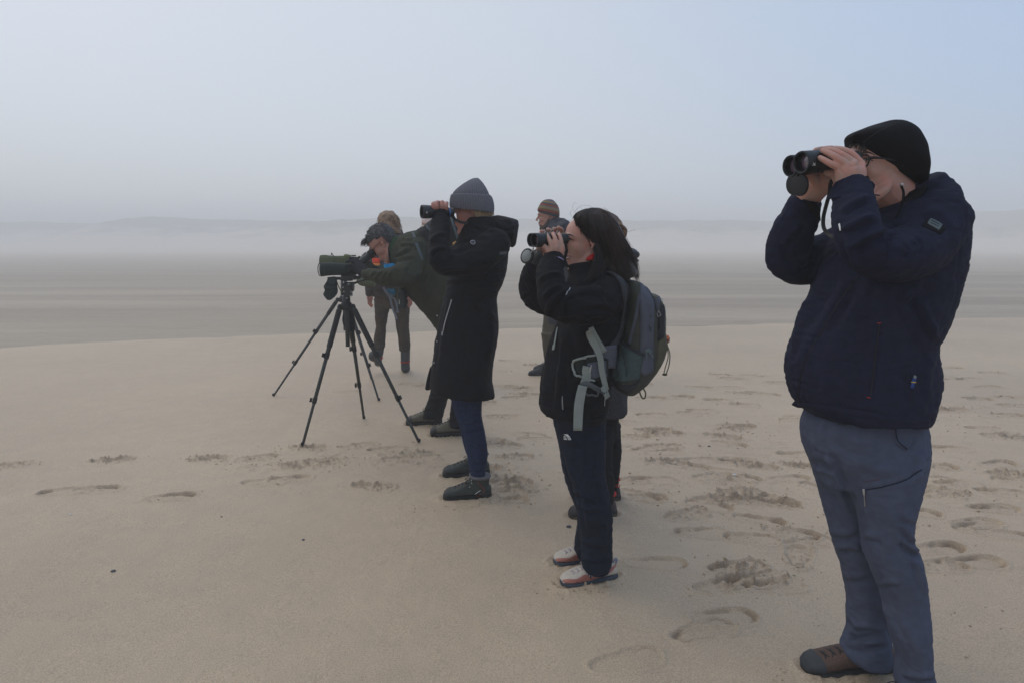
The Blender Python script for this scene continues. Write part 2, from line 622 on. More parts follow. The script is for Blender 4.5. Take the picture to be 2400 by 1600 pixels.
M['green_cover'] = mat('green_cover', (0.018, 0.028, 0.026), 0.8, 0.25, var=0.1, bump=0.3, bscale=500)
M['glove'] = mat('glove', (0.020, 0.020, 0.024), 0.9, 0.08, var=0.15, bump=0.4, bscale=500)
M['eye_white'] = mat('eye_white', (0.55, 0.50, 0.48), 0.3, 0.5, var=0.03)
M['eye_dark'] = mat('eye_dark', (0.012, 0.009, 0.008), 0.2, 0.6, var=0.03)
M['red'] = mat('red', (0.42, 0.02, 0.02), 0.7, 0.2, var=0.1)
M['webbing'] = mat('webbing', (0.24, 0.27, 0.255), 0.85, 0.2, var=0.05, bump=0.3, bscale=1200)
M['webbing_dark'] = mat('webbing_dark', (0.075, 0.095, 0.105), 0.85, 0.2, var=0.08, bump=0.3, bscale=1200)
# ================================================================== SETTING
def sand_material(name, dry=(0.53, 0.415, 0.285), dark=(0.455, 0.352, 0.245)):
    m = bpy.data.materials.new(name)
    m.use_nodes = True
    t = m.node_tree
    b = t.nodes['Principled BSDF']
    b.inputs['Roughness'].default_value = 0.6
    b.inputs['Specular IOR Level'].default_value = 0.5
    tc = t.nodes.new('ShaderNodeTexCoord')
    def noise(scale, detail=3, rough=0.5):
        n = t.nodes.new('ShaderNodeTexNoise')
        n.inputs['Scale'].default_value = scale
        n.inputs['Detail'].default_value = detail
        n.inputs['Roughness'].default_value = rough
        t.links.new(tc.outputs['Object'], n.inputs[0])
        return n
    big, mid, grain, fine = noise(0.55, 4), noise(7, 4), noise(190, 2, 0.7), noise(420, 2, 0.8)
    def ramp(src, p0, c0, p1, c1):
        r = t.nodes.new('ShaderNodeValToRGB')
        r.color_ramp.elements[0].position, r.color_ramp.elements[1].position = p0, p1
        r.color_ramp.elements[0].color, r.color_ramp.elements[1].color = (*c0, 1), (*c1, 1)
        t.links.new(src.outputs[0], r.inputs[0])
        return r
    base = ramp(big, 0.3, dark, 0.7, dry)
    def mul(a, b_, f=1.0):
        x = t.nodes.new('ShaderNodeMix')
        x.data_type = 'RGBA'; x.blend_type = 'MULTIPLY'
        x.inputs['Factor'].default_value = f
        t.links.new(a, x.inputs['A']); t.links.new(b_, x.inputs['B'])
        return x.outputs['Result']
    c = mul(base.outputs[0], ramp(mid, 0.3, (0.95, 0.95, 0.96), 0.7, (1.03, 1.02, 1.01)).outputs[0])
    c = mul(c, ramp(grain, 0.30, (0.70, 0.68, 0.66), 0.62, (1.12, 1.11, 1.10)).outputs[0])
    c = mul(c, ramp(fine, 0.24, (0.45, 0.45, 0.47), 0.36, (1, 1, 1)).outputs[0])
    av = t.nodes.new('ShaderNodeAttribute'); av.attribute_name = 'damp_shade'
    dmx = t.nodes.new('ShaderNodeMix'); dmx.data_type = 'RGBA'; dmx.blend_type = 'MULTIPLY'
    t.links.new(av.outputs['Fac'], dmx.inputs['Factor']); t.links.new(c, dmx.inputs['A']); dmx.inputs['B'].default_value = (0.64, 0.61, 0.59, 1)      # moist clods from below, plus shade painted dark on far print walls
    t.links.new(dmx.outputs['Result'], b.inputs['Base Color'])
    ad = t.nodes.new('ShaderNodeMath'); ad.operation = 'ADD'
    t.links.new(grain.outputs[0], ad.inputs[0]); t.links.new(fine.outputs[0], ad.inputs[1])
    bp = t.nodes.new('ShaderNodeBump')
    bp.inputs['Strength'].default_value = 0.55
    bp.inputs['Distance'].default_value = 0.004
    t.links.new(ad.outputs[0], bp.inputs['Height'])
    t.links.new(bp.outputs[0], b.inputs['Normal'])
    return m
M['sand'] = sand_material('sand')

# shoreline of the tidal channel, from its pixels
SH = np.array([G(x, y)[:2] for x, y in ((-500, 826), (0, 803), (300, 789), (583, 776), (900, 770), (1170, 761), (1500, 756), (1850, 748), (2100, 743), (2400, 737), (2900, 726))])
def shoreY(x):
    return np.interp(x, SH[:, 0], SH[:, 1])

# footprints: pixel of the centre, heading in degrees from +X, depth mm, upheave
FOOT = [(30, 1088, 10, 9, 1), (262, 1076, 8, 14, 1.6), (485, 1073, 5, 14, 1.6), (148, 1151, 12, 9, .2), (224, 1146, 14, 10, .3), (398, 1166, 8, 11, .5),
        (616, 1131, 5, 7, .2), (676, 1124, 12, 10, .3), (872, 1140, -14, 13, 1.3), (722, 1048, -4, 14, 1.7), (600, 1072, 20, 9, .8), (700, 1092, -8, 9, 1.5),
        (812, 918, 2, 8, .3), (760, 1080, 10, 10, 1.2), (985, 1062, 10, 9, 1.5), (905, 1052, 12, 9, .8), (838, 1044, 30, 5, 1.0),
        (1687, 880, -6, 10, .6), (1822, 895, 4, 9, .6), (1704, 910, -8, 8, .3), (1753, 922, -4, 10, .2), (1795, 924, -5, 9, .2), (1592, 932, 8, 11, .4), (1643, 961, -10, 9, .2),
        (1728, 994, -7, 15, 1.8), (1530, 1003, -8, 12, 1.8), (1555, 1012, 8, 12, 2.0), (1694, 1020, -30, 13, 1.5), (1480, 1017, -14, 13, 1.2), (1706, 1037, -28, 10, .3),
        (1559, 1080, -16, 14, 1.4), (1610, 1091, -20, 12, .6), (1727, 1078, -12, 14, 1.0), (1770, 1091, -12, 12, 1.5), (1865, 1062, -12, 12, .4), (1870, 1090, -22, 14, 1.9),
        (1707, 1131, -18, 8, .6), (1730, 1154, 0, 12, 1.3), (1765, 1168, 5, 10, 1.4), (1680, 1171, 0, 12, .9), (1815, 1177, -20, 11, 1.0), (1506, 1167, -8, 8, .2),
        (1775, 1219, -22, 12, .2), (1605, 1207, 22, 11, .9), (1640, 1247, -5, 8, .1), (1757, 1262, -22, 9, .2), (1852, 1250, -20, 11, .4), (1872, 1305, 70, 8, .8),
        (1725, 1328, 5, 11, 1.3), (1768, 1357, 15, 10, 1.3), (1688, 1372, 12, 13, .5), (1809, 1371, -8, 9, .2), (1645, 1480, 22, 9, .2), (1690, 1447, 10, 7, .1),
        (1536, 1319, -5, 7, .1), (1465, 1549, 20, 6, .1), (2313, 907, 0, 9, .3), (2289, 934, -12, 11, 1.0), (2228, 960, 5, 12, 2.0), (2371, 950, -6, 11, 1.0),
        (2362, 974, -8, 9, .4), (2303, 1006, -10, 8, .3), (2386, 1028, 0, 12, 1.2), (2365, 1110, -8, 15, 1.8), (2211, 1149, -35, 13, 1.0), (2240, 1132, -5, 10, .3),
        (2352, 1256, -10, 7, .1), (2197, 1287, 8, 15, .2), (2284, 1319, 6, 12, .2), (2197, 1328, 0, 9, .4), (1160, 870, -5, 8, .3), (1192, 846, -5, 8, .4),
        (1235, 922, -6, 11, 1.4), (1176, 972, 0, 9, 1.0), (1178, 1040, -10, 10, .8), (1140, 1035, 10, 9, .9), (1182, 1130, 20, 9, 1.3), (1200, 1150, 0, 10, 1.6), (1180, 1178, 15, 8, .6),
        (1450, 985, -10, 10, .6), (1520, 1050, 20, 7, .4), (1760, 880, 0, 7, .3), (1500, 905, 5, 8, .2), (1180, 905, 5, 7, .5), (2140, 1200, -10, 8, .4), (2330, 1190, 10, 7, .2),
        (1000, 905, -10, 8, .8), (965, 900, 10, 7, .7), (1020, 1090, -14, 7, .3), (940, 1075, 8, 7, .6)]
FP_ = []
rg_ = np.random.default_rng(77)
for _ in range(60):                      # more of the same, trodden at random behind the group and to the right
    FOOT.append((rg_.uniform(1440, 2400), 860 + 420 * rg_.beta(1.2, 1.6), rg_.normal(-8, 16), rg_.uniform(5, 11), rg_.choice([.1, .2, .4, 1.2])))
for _ in range(14):
    FOOT.append((rg_.uniform(1120, 1280), rg_.uniform(850, 1180), rg_.normal(-4, 16), rg_.uniform(6, 11), rg_.choice([.3, .8, 1.4])))
for (px, py, ang, dp, up) in FOOT:
    g = G(px, py)
    FP_.append((g[0], g[1], math.radians(ang + RNG.uniform(-6, 6)), dp * 0.0023, up, RNG.integers(1000)))
# the ones trodden by the group now: light hollows round the shoes
SHOES = [((1880, 1572), (2100, 1560)), ((2000, 1690), (2205, 1652)), ((1314, 1371), (1441, 1349)), ((1298, 1321), (1420, 1303)), ((1038, 1169), (1151, 1166)), ((1037, 1115), (1146, 1109)), ((951, 993), (1036, 990)), ((1008, 1018), (1095, 1014)), ((1333, 1213), (1442, 1206)), ((1345, 1172), (1452, 1170))]
def sand_height(x, y, want_damp_shade=False):
    P3 = np.stack([x, y, np.zeros_like(x)], 1)
    h = 0.018 * vnoise(P3 / 1.7, 3) * np.clip((y - 2) / 3, 0.3, 1) + 0.006 * vnoise(P3 / 0.45, 5)
    near = (y < 16) & (y > 1) & (np.abs(x) < y * 1.2 + 1)
    idx = np.where(near)[0]
    xn, yn = x[idx], y[idx]
    hn = np.zeros(len(idx))
    dm = np.zeros(len(idx))
    Q = P3[idx]
    for (fx, fy, a, dp, up, sd_) in FP_:
        s = np.where((np.abs(xn - fx) < 0.3) & (np.abs(yn - fy) < 0.3))[0]
        if len(s) == 0:
            continue
        dx, dy = xn[s] - fx, yn[s] - fy
        u = dx * math.cos(a) + dy * math.sin(a)
        v = -dx * math.sin(a) + dy * math.cos(a)
        w = 0.048 + 0.010 * np.cos((u - 0.07) * 18)              # waist of the sole
        wob = 0.006 * vnoise(Q[s] / 0.03, sd_)
        d = np.maximum((np.abs(u) - 0.135) , 0)
        r = np.sqrt((np.maximum(np.abs(u) - 0.085, 0)) ** 2 + v ** 2) - w + wob
        ins = 1 / (1 + np.exp(np.clip(r / 0.0022, -40, 40)))
        tilt = 0.55 + 0.45 * np.clip(u / 0.12, -1, 1) * (1 if sd_ % 2 else -1)
        tread = 0.0012 * np.sin(u * 420) * (np.sin(v * 260) > -0.2)
        rim = np.exp(-((r - 0.012) / 0.010) ** 2)
        clod = np.maximum(vnoise(Q[s] / 0.017, sd_ + 3) + 0.6 * vnoise(Q[s] / 0.008, sd_ + 4) - .15, 0)
        end = np.exp(-((u + 0.03 * (1 if sd_ % 2 else -1)) / 0.10) ** 2) * np.exp(-(v / 0.06) ** 2)
        hn[s] += -dp * tilt * ins * (0.55 + 0.75 * np.exp(-((r + 0.010) / 0.009) ** 2) * np.clip(vnoise(Q[s] / 0.055, sd_ + 9) * 1.6 + .35, 0, 1)) + tread * ins + 0.0055 * rim + up * 0.021 * clod * (0.25 * rim + end)
        led = np.exp(-((r + 0.004) / 0.007) ** 2) * np.clip(vnoise(Q[s] / 0.055, sd_ + 9) * 1.6 + .35, 0, 1) * (v > -.02)  # shade under the far edge of the print, painted into the sand colour
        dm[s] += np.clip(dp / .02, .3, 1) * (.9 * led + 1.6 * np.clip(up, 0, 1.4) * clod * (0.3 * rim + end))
    # trampled patches
    for (px, py, rx, ry, am) in ((1180, 1130, .35, .35, .7), (690, 1085, .45, .16, .8), (960, 1070, .5, .22, .7), (1760, 1040, .6, .35, .35), (1750, 1150, .55, .4, .45),
                                 (1750, 1342, .14, .09, .3), (2280, 960, .8, .5, .35), (2230, 1150, .5, .4, .3), (1180, 950, .6, .5, .3), (1390, 1370, .16, .1, .8), (1950, 1580, .2, .12, .6), (1600, 900, 1.5, .7, .15)):
        g = G(px, py)
        m_ = np.exp(-(((xn - g[0]) / rx) ** 2 + ((yn - g[1]) / ry) ** 2))
        s = np.where(m_ > 0.05)[0]
        c = np.maximum(vnoise(Q[s] / 0.05, 71) + 0.6 * vnoise(Q[s] / 0.018, 72) - 0.25, 0)
        hn[s] += am * 0.018 * c * m_[s]
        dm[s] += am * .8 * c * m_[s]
    for (t0, h0) in SHOES:                    # sand squeezed up round the soles
        a, b = G(*t0)[:2], G(*h0)[:2]
        s = np.where((np.abs(xn - a[0]) < .5) & (np.abs(yn - a[1]) < .35))[0]
        if len(s) == 0: continue
        d = b - a
        X = np.stack([xn[s], yn[s]], 1)
        t = np.clip(((X - a) @ d) / d.dot(d), .12, .88)
        r = np.hypot(*(X - a - t[:, None] * d).T) - .050
        hn[s] += (.009 * np.exp(-((r - .010) / .012) ** 2) * (.55 + .7 * vnoise(Q[s] / .025, 55)) + .004 * np.exp(-((r - .02) / .03) ** 2)) * (r > -.03)
    hn += 0.0012 * vnoise(Q / 0.03, 9)
    h[idx] += hn
    sy = shoreY(x) + 0.16 * vnoise(P3 / 1.1, 31) + 0.07 * vnoise(P3 / 0.35, 32)
    d = y - sy
    k = np.clip(d / 1.6 + 0.5, 0, 1)
    h = h * (1 - k) - 0.16 * k * k * (3 - 2 * k)
    if want_damp_shade:
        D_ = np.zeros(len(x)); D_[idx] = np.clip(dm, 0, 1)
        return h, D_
    return h

ys = np.concatenate([[-760, -150, -60, -25, -12, -6, -3, -1.2, 0.0, 0.6, 0.95], np.geomspace(1.35, 15.2, 900), np.geomspace(15.6, 42, 24)])
us = np.concatenate([-np.geomspace(460, 0.82, 30), np.linspace(-0.80, 0.80, 700), np.geomspace(0.82, 460, 30)])
YY, UU = np.meshgrid(ys, us, indexing='ij')
XX = UU * np.maximum(YY, 1.2)
XX = np.clip(XX, -760, 760)
# keep the fan monotonic where the clip folds it
hh, DAMP_SHADE = sand_height(XX.ravel(), YY.ravel(), True)
Vs = np.stack([XX.ravel(), YY.ravel(), hh], 1)
nr, nc = YY.shape
i0 = (np.arange(nr - 1)[:, None] * nc + np.arange(nc - 1)[None, :]).ravel()
Fs = np.stack([i0, i0 + 1, i0 + nc + 1, i0 + nc], 1)
wd = np.abs(Vs[Fs[:, 0], 0] - Vs[Fs[:, 1], 0]) + np.abs(Vs[Fs[:, 2], 0] - Vs[Fs[:, 3], 0])
Fs = Fs[wd > 1e-6]
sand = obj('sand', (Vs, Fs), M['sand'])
at_ = sand.data.attributes.new('damp_shade', 'FLOAT', 'POINT')
at_.data.foreach_set('value', DAMP_SHADE.astype(np.float32))
tag(sand, 'pale smooth beach sand with footprints under the whole group', 'sand', kind='structure')

# water of the shallow channel
m = bpy.data.materials.new('channel_water')
m.use_nodes = True
t = m.node_tree
b = t.nodes['Principled BSDF']
b.inputs['Base Color'].default_value = (0.17, 0.155, 0.13, 1)
b.inputs['Roughness'].default_value = 0.55
b.inputs['IOR'].default_value = 1.33
b.inputs['Specular IOR Level'].default_value = 0.15
tc = t.nodes.new('ShaderNodeTexCoord')
hs = []
for sx, sc, am in ((0.30, 2.6, 1.0), (0.4, 9.0, 0.45), (0.12, 0.5, 0.0)):
    mp = t.nodes.new('ShaderNodeMapping'); mp.inputs['Scale'].default_value = (sx, 1.0, 1)
    mp.inputs['Rotation'].default_value = (0, 0, 0.1)
    t.links.new(tc.outputs['Object'], mp.inputs[0])
    n = t.nodes.new('ShaderNodeTexNoise'); n.inputs['Scale'].default_value = sc; n.inputs['Detail'].default_value = 4
    t.links.new(mp.outputs[0], n.inputs[0])
    hs.append((n, am))
mu = t.nodes.new('ShaderNodeMath'); mu.operation = 'MULTIPLY_ADD'
t.links.new(hs[1][0].outputs[0], mu.inputs[0]); mu.inputs[1].default_value = 0.4; t.links.new(hs[0][0].outputs[0], mu.inputs[2])
bp = t.nodes.new('ShaderNodeBump'); bp.inputs['Strength'].default_value = 1.0; bp.inputs['Distance'].default_value = 0.09
t.links.new(mu.outputs[0], bp.inputs['Height']); t.links.new(bp.outputs[0], b.inputs['Normal'])
cr = t.nodes.new('ShaderNodeValToRGB')
cr.color_ramp.elements[0].position, cr.color_ramp.elements[1].position = 0.35, 0.65
cr.color_ramp.elements[0].color, cr.color_ramp.elements[1].color = (0.32, 0.26, 0.195, 1), (0.41, 0.34, 0.255, 1)
t.links.new(hs[2][0].outputs[0], cr.inputs[0]); t.links.new(cr.outputs[0], b.inputs['Base Color'])
M['water'] = m
gx, gy = np.meshgrid(np.concatenate([np.linspace(-760, -40, 14), np.linspace(-38, 38, 120), np.linspace(40, 760, 14)]), np.geomspace(7.5, 75, 170), indexing='xy')
Vw = np.stack([gx.ravel(), gy.ravel(), -0.055 + 0.004 * vnoise(np.stack([gx.ravel() * .5, gy.ravel() * 2.2, gx.ravel() * 0], 1), 5)], 1)
nr, nc = gx.shape
i0 = (np.arange(nr - 1)[:, None] * nc + np.arange(nc - 1)[None, :]).ravel()
water = obj('water', (Vw, np.stack([i0, i0 + 1, i0 + nc + 1, i0 + nc], 1)), M['water'])
tag(water, 'grey wind rippled water of the shallow tidal channel behind the group', 'water', kind='structure')

# far beach and dunes
RX = np.array([-900, -600, 0, 140, 300, 338, 375, 430, 490, 760, 640, 720, 800, 1000, 1180, 1450, 1700, 1900, 2150, 2300, 2420, 2900, 3300], float)
RY = np.array([515, 520, 522, 524, 531, 517, 511, 512, 519, 521, 518, 519, 521, 519, 514, 517, 516, 519, 508, 499, 497, 505, 500], float)
YR = 175.0
rp = [P(a, b_, YR) for a, b_ in zip(RX, RY)]
rpx, rpz = np.array([q[0] for q in rp]), np.array([q[2] for q in rp])
dx_ = np.concatenate([np.linspace(-760, -185, 35), np.linspace(-182, 182, 460), np.linspace(185, 760, 35)])
dy_ = np.concatenate([np.linspace(25, 60, 70), np.linspace(61, 108, 25), np.linspace(109, 200, 95), np.linspace(206, 760, 28)])
gx, gy = np.meshgrid(dx_, dy_, indexing='xy')
x, y = gx.ravel(), gy.ravel()
P3 = np.stack([x, y, x * 0], 1)
yr = YR + 10 * vnoise(P3 / 45, 41)
top = np.interp(x, rpx, rpz) + np.where(np.abs(x) > 180, 2.0 * vnoise(P3 / 60, 44), 0)
beach = np.interp(y, [25, 30.0, 45, 75, 110, 800], [-0.16, -0.075, -0.01, 0.2, 0.5, 1.2]) + 0.018 * vnoise(P3 * np.array([1 / 9, 1 / 3.5, 1]), 45) + 0.015 * vnoise(P3 / 1.5, 46)
k = np.clip((y - 112 - 11 * vnoise(P3 / 32, 46)) / (yr - 116), 0, 1)
k = k * k * (3 - 2 * k)
dn = top * k + (0.85 * vnoise(P3 / 13.0, 47) + 0.35 * vnoise(P3 / 4.0, 48) + 0.18 * vnoise(P3 / 1.6, 43)) * np.clip(k * 2, 0, 1) * np.where(y > YR - 12, 0.45, 1)
back = np.clip((y - YR - 12) / 80, 0, 1)
z = beach * (1 - k) + dn - back * (0.8 + 0.9 * vnoise(P3 / 20, 49) ** 2)
nr, nc = gx.shape
i0 = (np.arange(nr - 1)[:, None] * nc + np.arange(nc - 1)[None, :]).ravel()
md = bpy.data.materials.new('dune_grass_and_sand')
md.use_nodes = True
t = md.node_tree
b = t.nodes['Principled BSDF']; b.inputs['Roughness'].default_value = 0.95; b.inputs['Specular IOR Level'].default_value = 0.1
tc = t.nodes.new('ShaderNodeTexCoord')
n = t.nodes.new('ShaderNodeTexNoise'); n.inputs['Scale'].default_value = 0.13; n.inputs['Detail'].default_value = 7; n.inputs['Roughness'].default_value = 0.65
t.links.new(tc.outputs['Object'], n.inputs[0])
sx = t.nodes.new('ShaderNodeSeparateXYZ'); t.links.new(tc.outputs['Object'], sx.inputs[0])
mr = t.nodes.new('ShaderNodeMapRange'); mr.inputs[1].default_value = 1.0; mr.inputs[2].default_value = 5.5
t.links.new(sx.outputs[2], mr.inputs[0])
ad = t.nodes.new('ShaderNodeMath'); ad.operation = 'MULTIPLY_ADD'
t.links.new(mr.outputs[0], ad.inputs[0]); ad.inputs[1].default_value = 0.55; t.links.new(n.outputs[0], ad.inputs[2])
cr = t.nodes.new('ShaderNodeValToRGB')
cr.color_ramp.elements[0].position, cr.color_ramp.elements[1].position = 0.66, 0.92
cr.color_ramp.elements[0].color, cr.color_ramp.elements[1].color = (0.66, 0.57, 0.47, 1), (0.40, 0.36, 0.27, 1)
t.links.new(ad.outputs[0], cr.inputs[0])
wet = t.nodes.new('ShaderNodeMapRange'); wet.inputs[1].default_value = -0.06; wet.inputs[2].default_value = 0.22
t.links.new(sx.outputs[2], wet.inputs[0])
wm = t.nodes.new('ShaderNodeMix'); wm.data_type = 'RGBA'; wm.inputs['A'].default_value = (0.42, 0.36, 0.29, 1)
t.links.new(wet.outputs[0], wm.inputs['Factor']); t.links.new(cr.outputs[0], wm.inputs['B']); t.links.new(wm.outputs['Result'], b.inputs['Base Color'])
M['dune'] = md
dunes = obj('dunes', (np.stack([x, y, z], 1), np.stack([i0, i0 + 1, i0 + nc + 1, i0 + nc], 1)), md)
tag(dunes, 'low grassy dunes and far beach fading into the fog across the channel', 'dunes', kind='structure')

# the fog itself
hz = obj('haze', box((0, 0, 4.9), (800, 800, 6.3)), bpy.data.materials.new('sea_fog'), smooth=False, loc=(0, 0, 0))
hz['kind'] = 'stuff'
hz['label'] = 'pale sea fog lying over the whole beach'
hm = hz.data.materials[0]
hm.use_nodes = True
t = hm.node_tree
t.nodes.clear()
o_ = t.nodes.new('ShaderNodeOutputMaterial')
pv = t.nodes.new('ShaderNodeVolumePrincipled')
pv.inputs['Color'].default_value = (0.90, 0.902, 0.905, 1)
pv.inputs['Density'].default_value = 0.0096
pv.inputs['Anisotropy'].default_value = 0.0
t.links.new(pv.outputs[0], o_.inputs['Volume'])

# loose crumbs of sand thrown up round the prints
crumbs = []
base_v, base_f = ell((0, 0, 0), (1, 1, 1), seg=5, rings=4)
pl = []
for (fx, fy, a, dp, up, sd_) in FP_:
    for _ in range(int(2 + up * 8)):
        pl.append((fx + RNG.normal(0, 0.13), fy + RNG.normal(0, 0.08), abs(RNG.normal(0, 0.0022)) + 0.0014))
for (px, py, rx, ry, nn_) in ((1180, 1130, .3, .3, 90), (690, 1088, .4, .12, 190), (960, 1070, .45, .2, 90), (1390, 1380, .2, .06, 60), (1340, 1375, .15, .05, 40), (1960, 1592, .22, .05, 60), (2080, 1590, .1, .06, 30),
                              (1750, 1340, .25, .15, 70), (1850, 1240, .3, .12, 60), (1700, 1160, .6, .4, 120), (2280, 1000, .9, .6, 140), (1760, 1000, .5, .3, 90), (1100, 1190, .3, .05, 50), (1180, 1000, .5, .5, 90), (2220, 1160, .4, .3, 60), (2250, 1400, .5, .4, 60)):
    g = G(px, py)
    for _ in range(int(nn_ * .7)):
        pl.append((g[0] + RNG.normal(0, rx * .6), g[1] + RNG.normal(0, ry * .6), abs(RNG.normal(0, 0.002)) + 0.0014))
pl = np.array(pl)
hz_ = sand_height(pl[:, 0].copy(), pl[:, 1].copy())
for (a, b_, r), h in zip(pl, hz_):
    v = base_v * (1 + 0.35 * RNG.normal(size=(len(base_v), 1))) * np.array([r * RNG.uniform(.8, 1.7), r, r * 0.8])
    crumbs.append((v + np.array([a, b_, h + r * 0.3]), base_f))
cr_ = obj('sand_crumbs', join(crumbs), M['sand'], smooth=False)
tag(cr_, 'loose crumbs of sand thrown up around the footprints', 'sand crumbs', kind='stuff')

# pebbles and shells
def pebble(px, py, r, col, label, cat='pebble', flat=0.5, name='pebble'):
    g = G(px, py)
    h = sand_height(np.array([g[0]]), np.array([g[1]]))[0]
    V, F = ell((0, 0, 0), (r, r * 0.8, r * flat), seg=12, rings=8)
    V = V * (1 + 0.12 * fbm(V / r * 0.9, 2, int(px))[:, None])
    o = obj(name, (V + np.array([g[0], g[1], h + r * flat * 0.5]), F), col, loc=(g[0], g[1], h))
    tag(o, label, cat)
st = mat('dark_stone', (0.055, 0.060, 0.070), 0.6, 0.4, var=0.3)
shm = mat('shell_white', (0.55, 0.55, 0.55), 0.5, 0.4, var=0.1)
pebble(265, 1337, 0.011, st, 'small dark pebble alone on the smooth sand at lower left')
pebble(711, 1264, 0.008, st, 'tiny dark pebble on bare sand below the tripod feet')
pebble(1333, 1236, 0.014, st, 'dark pebble beside the brown boot toe behind the navy trousers')
pebble(1721, 1117, 0.016, shm, 'white broken shell among footprints between the two nearest people', 'shell', 0.35, 'shell')
pebble(519, 1211, 0.006, st, 'tiny grey pebble on the sand left of the lone footprint')
pebble(1662, 1043, 0.010, st, 'blue grey pebble left of a footprint behind the backpack')
pebble(165, 1206, 0.008, shm, 'tiny cream shell fragment below the faint left footprints', 'shell', 0.35, 'shell')
# ================================================================== FIGURE KIT
def frame(fwd, up=(0, 0, 1)):
    f = np.array(fwd, float); f /= np.linalg.norm(f)
    u = np.array(up, float); u = u - f * u.dot(f); u /= np.linalg.norm(u)
    s = np.cross(u, f)
    return np.stack([f, s, u], 1)           # columns: forward, left, up

def head_parts(ears=True, fem=False, mouth=0):
    """closed shapes of a head in its own frame (x forward, z up, metres), to be fused"""
    j = 0.9 if fem else 1.0
    Pt = [ell((-.018, 0, .035), (.098, .077, .092)),
          ell((.030, 0, .030), (.062, .066, .072)),
          ell((.030, 0, -.020), (.058, .058, .078)),
          ell((-.002, 0, -.040), (.066, .064 * j, .066)),
          tube([(-.010, .048 * j, -.045), (.018, .050 * j, -.085), (.052, .026, -.112), (.066, 0, -.117), (.052, -.026, -.112), (.018, -.050 * j, -.085), (-.010, -.048 * j, -.045)], [.017, .020, .019, .019, .019, .020, .017], seg=10),
          ell((.040, 0, -.085), (.045, .042 * j, .035)),
          tube([(.074, .043, .020), (.089, .022, .028), (.091, 0, .022), (.089, -.022, .028), (.074, -.043, .020)], [.009, .010, .009, .010, .009], seg=8),
          ell((.050, .036, -.024), (.030, .021, .030)), ell((.050, -.036, -.024), (.030, .021, .030)),
          tube([(.086, 0, .016), (.100, 0, -.006), (.113, 0, -.028)], [.0085, .010, .0125], seg=10),
          ell((.104, .011, -.033), (.010, .008, .008)), ell((.104, -.011, -.033), (.010, .008, .008)),
          tube([(.076, .024, -.064), (.089, .010, -.059), (.092, 0, -.060), (.089, -.010, -.059), (.076, -.024, -.064)], [.006, .0072, .0065, .0072, .006], seg=8),
          tube([(.076, .022, -.069), (.086, .009, -.075), (.088, 0, -.076), (.086, -.009, -.075), (.076, -.022, -.069)], [.006, .0078, .008, .0078, .006], seg=8),
          ell((.076, 0, -.068), (.012, .028, .024)),
          ell((.060, .030, .003), (.016, .013, .012)), ell((.060, -.030, .003), (.016, .013, .012))]
    for s in ((1, -1) if ears else ()):                                    # ears: rim, lobe, bowl
        Pt.append(tube([(-.004, s * .071, -.028), (-.010, s * .080, -.012), (-.022, s * .086, .010), (-.014, s * .084, .026), (.000, s * .078, .022), (.006, s * .072, .006)],
                       [.0065, .0055, .0045, .0045, .004, .003], seg=8))
        Pt.append(ell((-.005, s * .074, .0), (.012, .004, .024)))
        Pt.append(ell((-.002, s * .074, -.030), (.006, .005, .008)))
    return [remesh(Pt, .003, 7)]

def place(parts, c, R, s=1.0):
    return [((np.asarray(V) * s) @ R.T + np.asarray(c), F) for V, F in parts]

def neck_part(c, R, s, base, r=.056):
    a = np.asarray(c) + (np.array([-.018, 0, -.05]) * s) @ R.T
    return tube([a, (a + np.asarray(base)) / 2, base], [r * .98, r, r * 1.15], seg=16)

class Person:
    def __init__(self, loc, label, group=None):
        self.e = empty('person', loc, label, 'person', group)
        self.coarse, self.fine = [], []
        self.s = {}
    def body(self, skin, vh=0.0028, vb=0.010, strokes=(), smooth=2):
        a = remesh(self.coarse, vb, 4)
        b = remesh(self.fine, vh, smooth)
        b = (sculpt(b[0], b[1], list(strokes)), b[1]) if strokes else b
        self.skinsurf = b
        V = np.vstack([a[0], b[0]]); F = np.vstack([a[1], b[1] + len(a[0])])
        self.b = obj('body', (V, F), skin, self.e)
        return self.b
    def snap(self, pts, lift=.001):
        """lay points on the skin"""
        t = Surf(self.skinsurf).t if not hasattr(self, '_t') else self._t
        self._t = t
        o = []
        for q in pts:
            loc, n, i, d = t.find_nearest(Vector(q))
            q = Vector(q)
            s_ = 1 if (q - loc).dot(n) >= 0 else 1
            o.append(np.array(loc + n * lift * s_))
        return np.array(o)
    def cloth(self, name, parts, m, voxel, strokes=(), smooth=4, amp=0.0022, scale=0.09, seed=1, parent=None, sag=0.0, fac=0.5):
        V, F = remesh(parts, voxel, smooth, fac)
        if strokes:
            V = sculpt(V, F, list(strokes))
        if amp:
            V = rough_up(V, F, amp, scale, seed)
        if sag:
            V = rough_up(V, F, sag, scale * 0.45, seed + 5, 2, (1, 1, 2.2), True)
        V = rough_up(V, F, .0011, .030, seed + 9, 2, (1, 1, 1.6), True)
        self.s[name] = Surf((V, F))
        o = obj(name, (V, F), m, parent or self.e)
        return o
    def part(self, name, VF, m, smooth=True, parent=None, label=None):
        return obj(name, VF, m, parent or self.e, smooth=smooth, label=label)

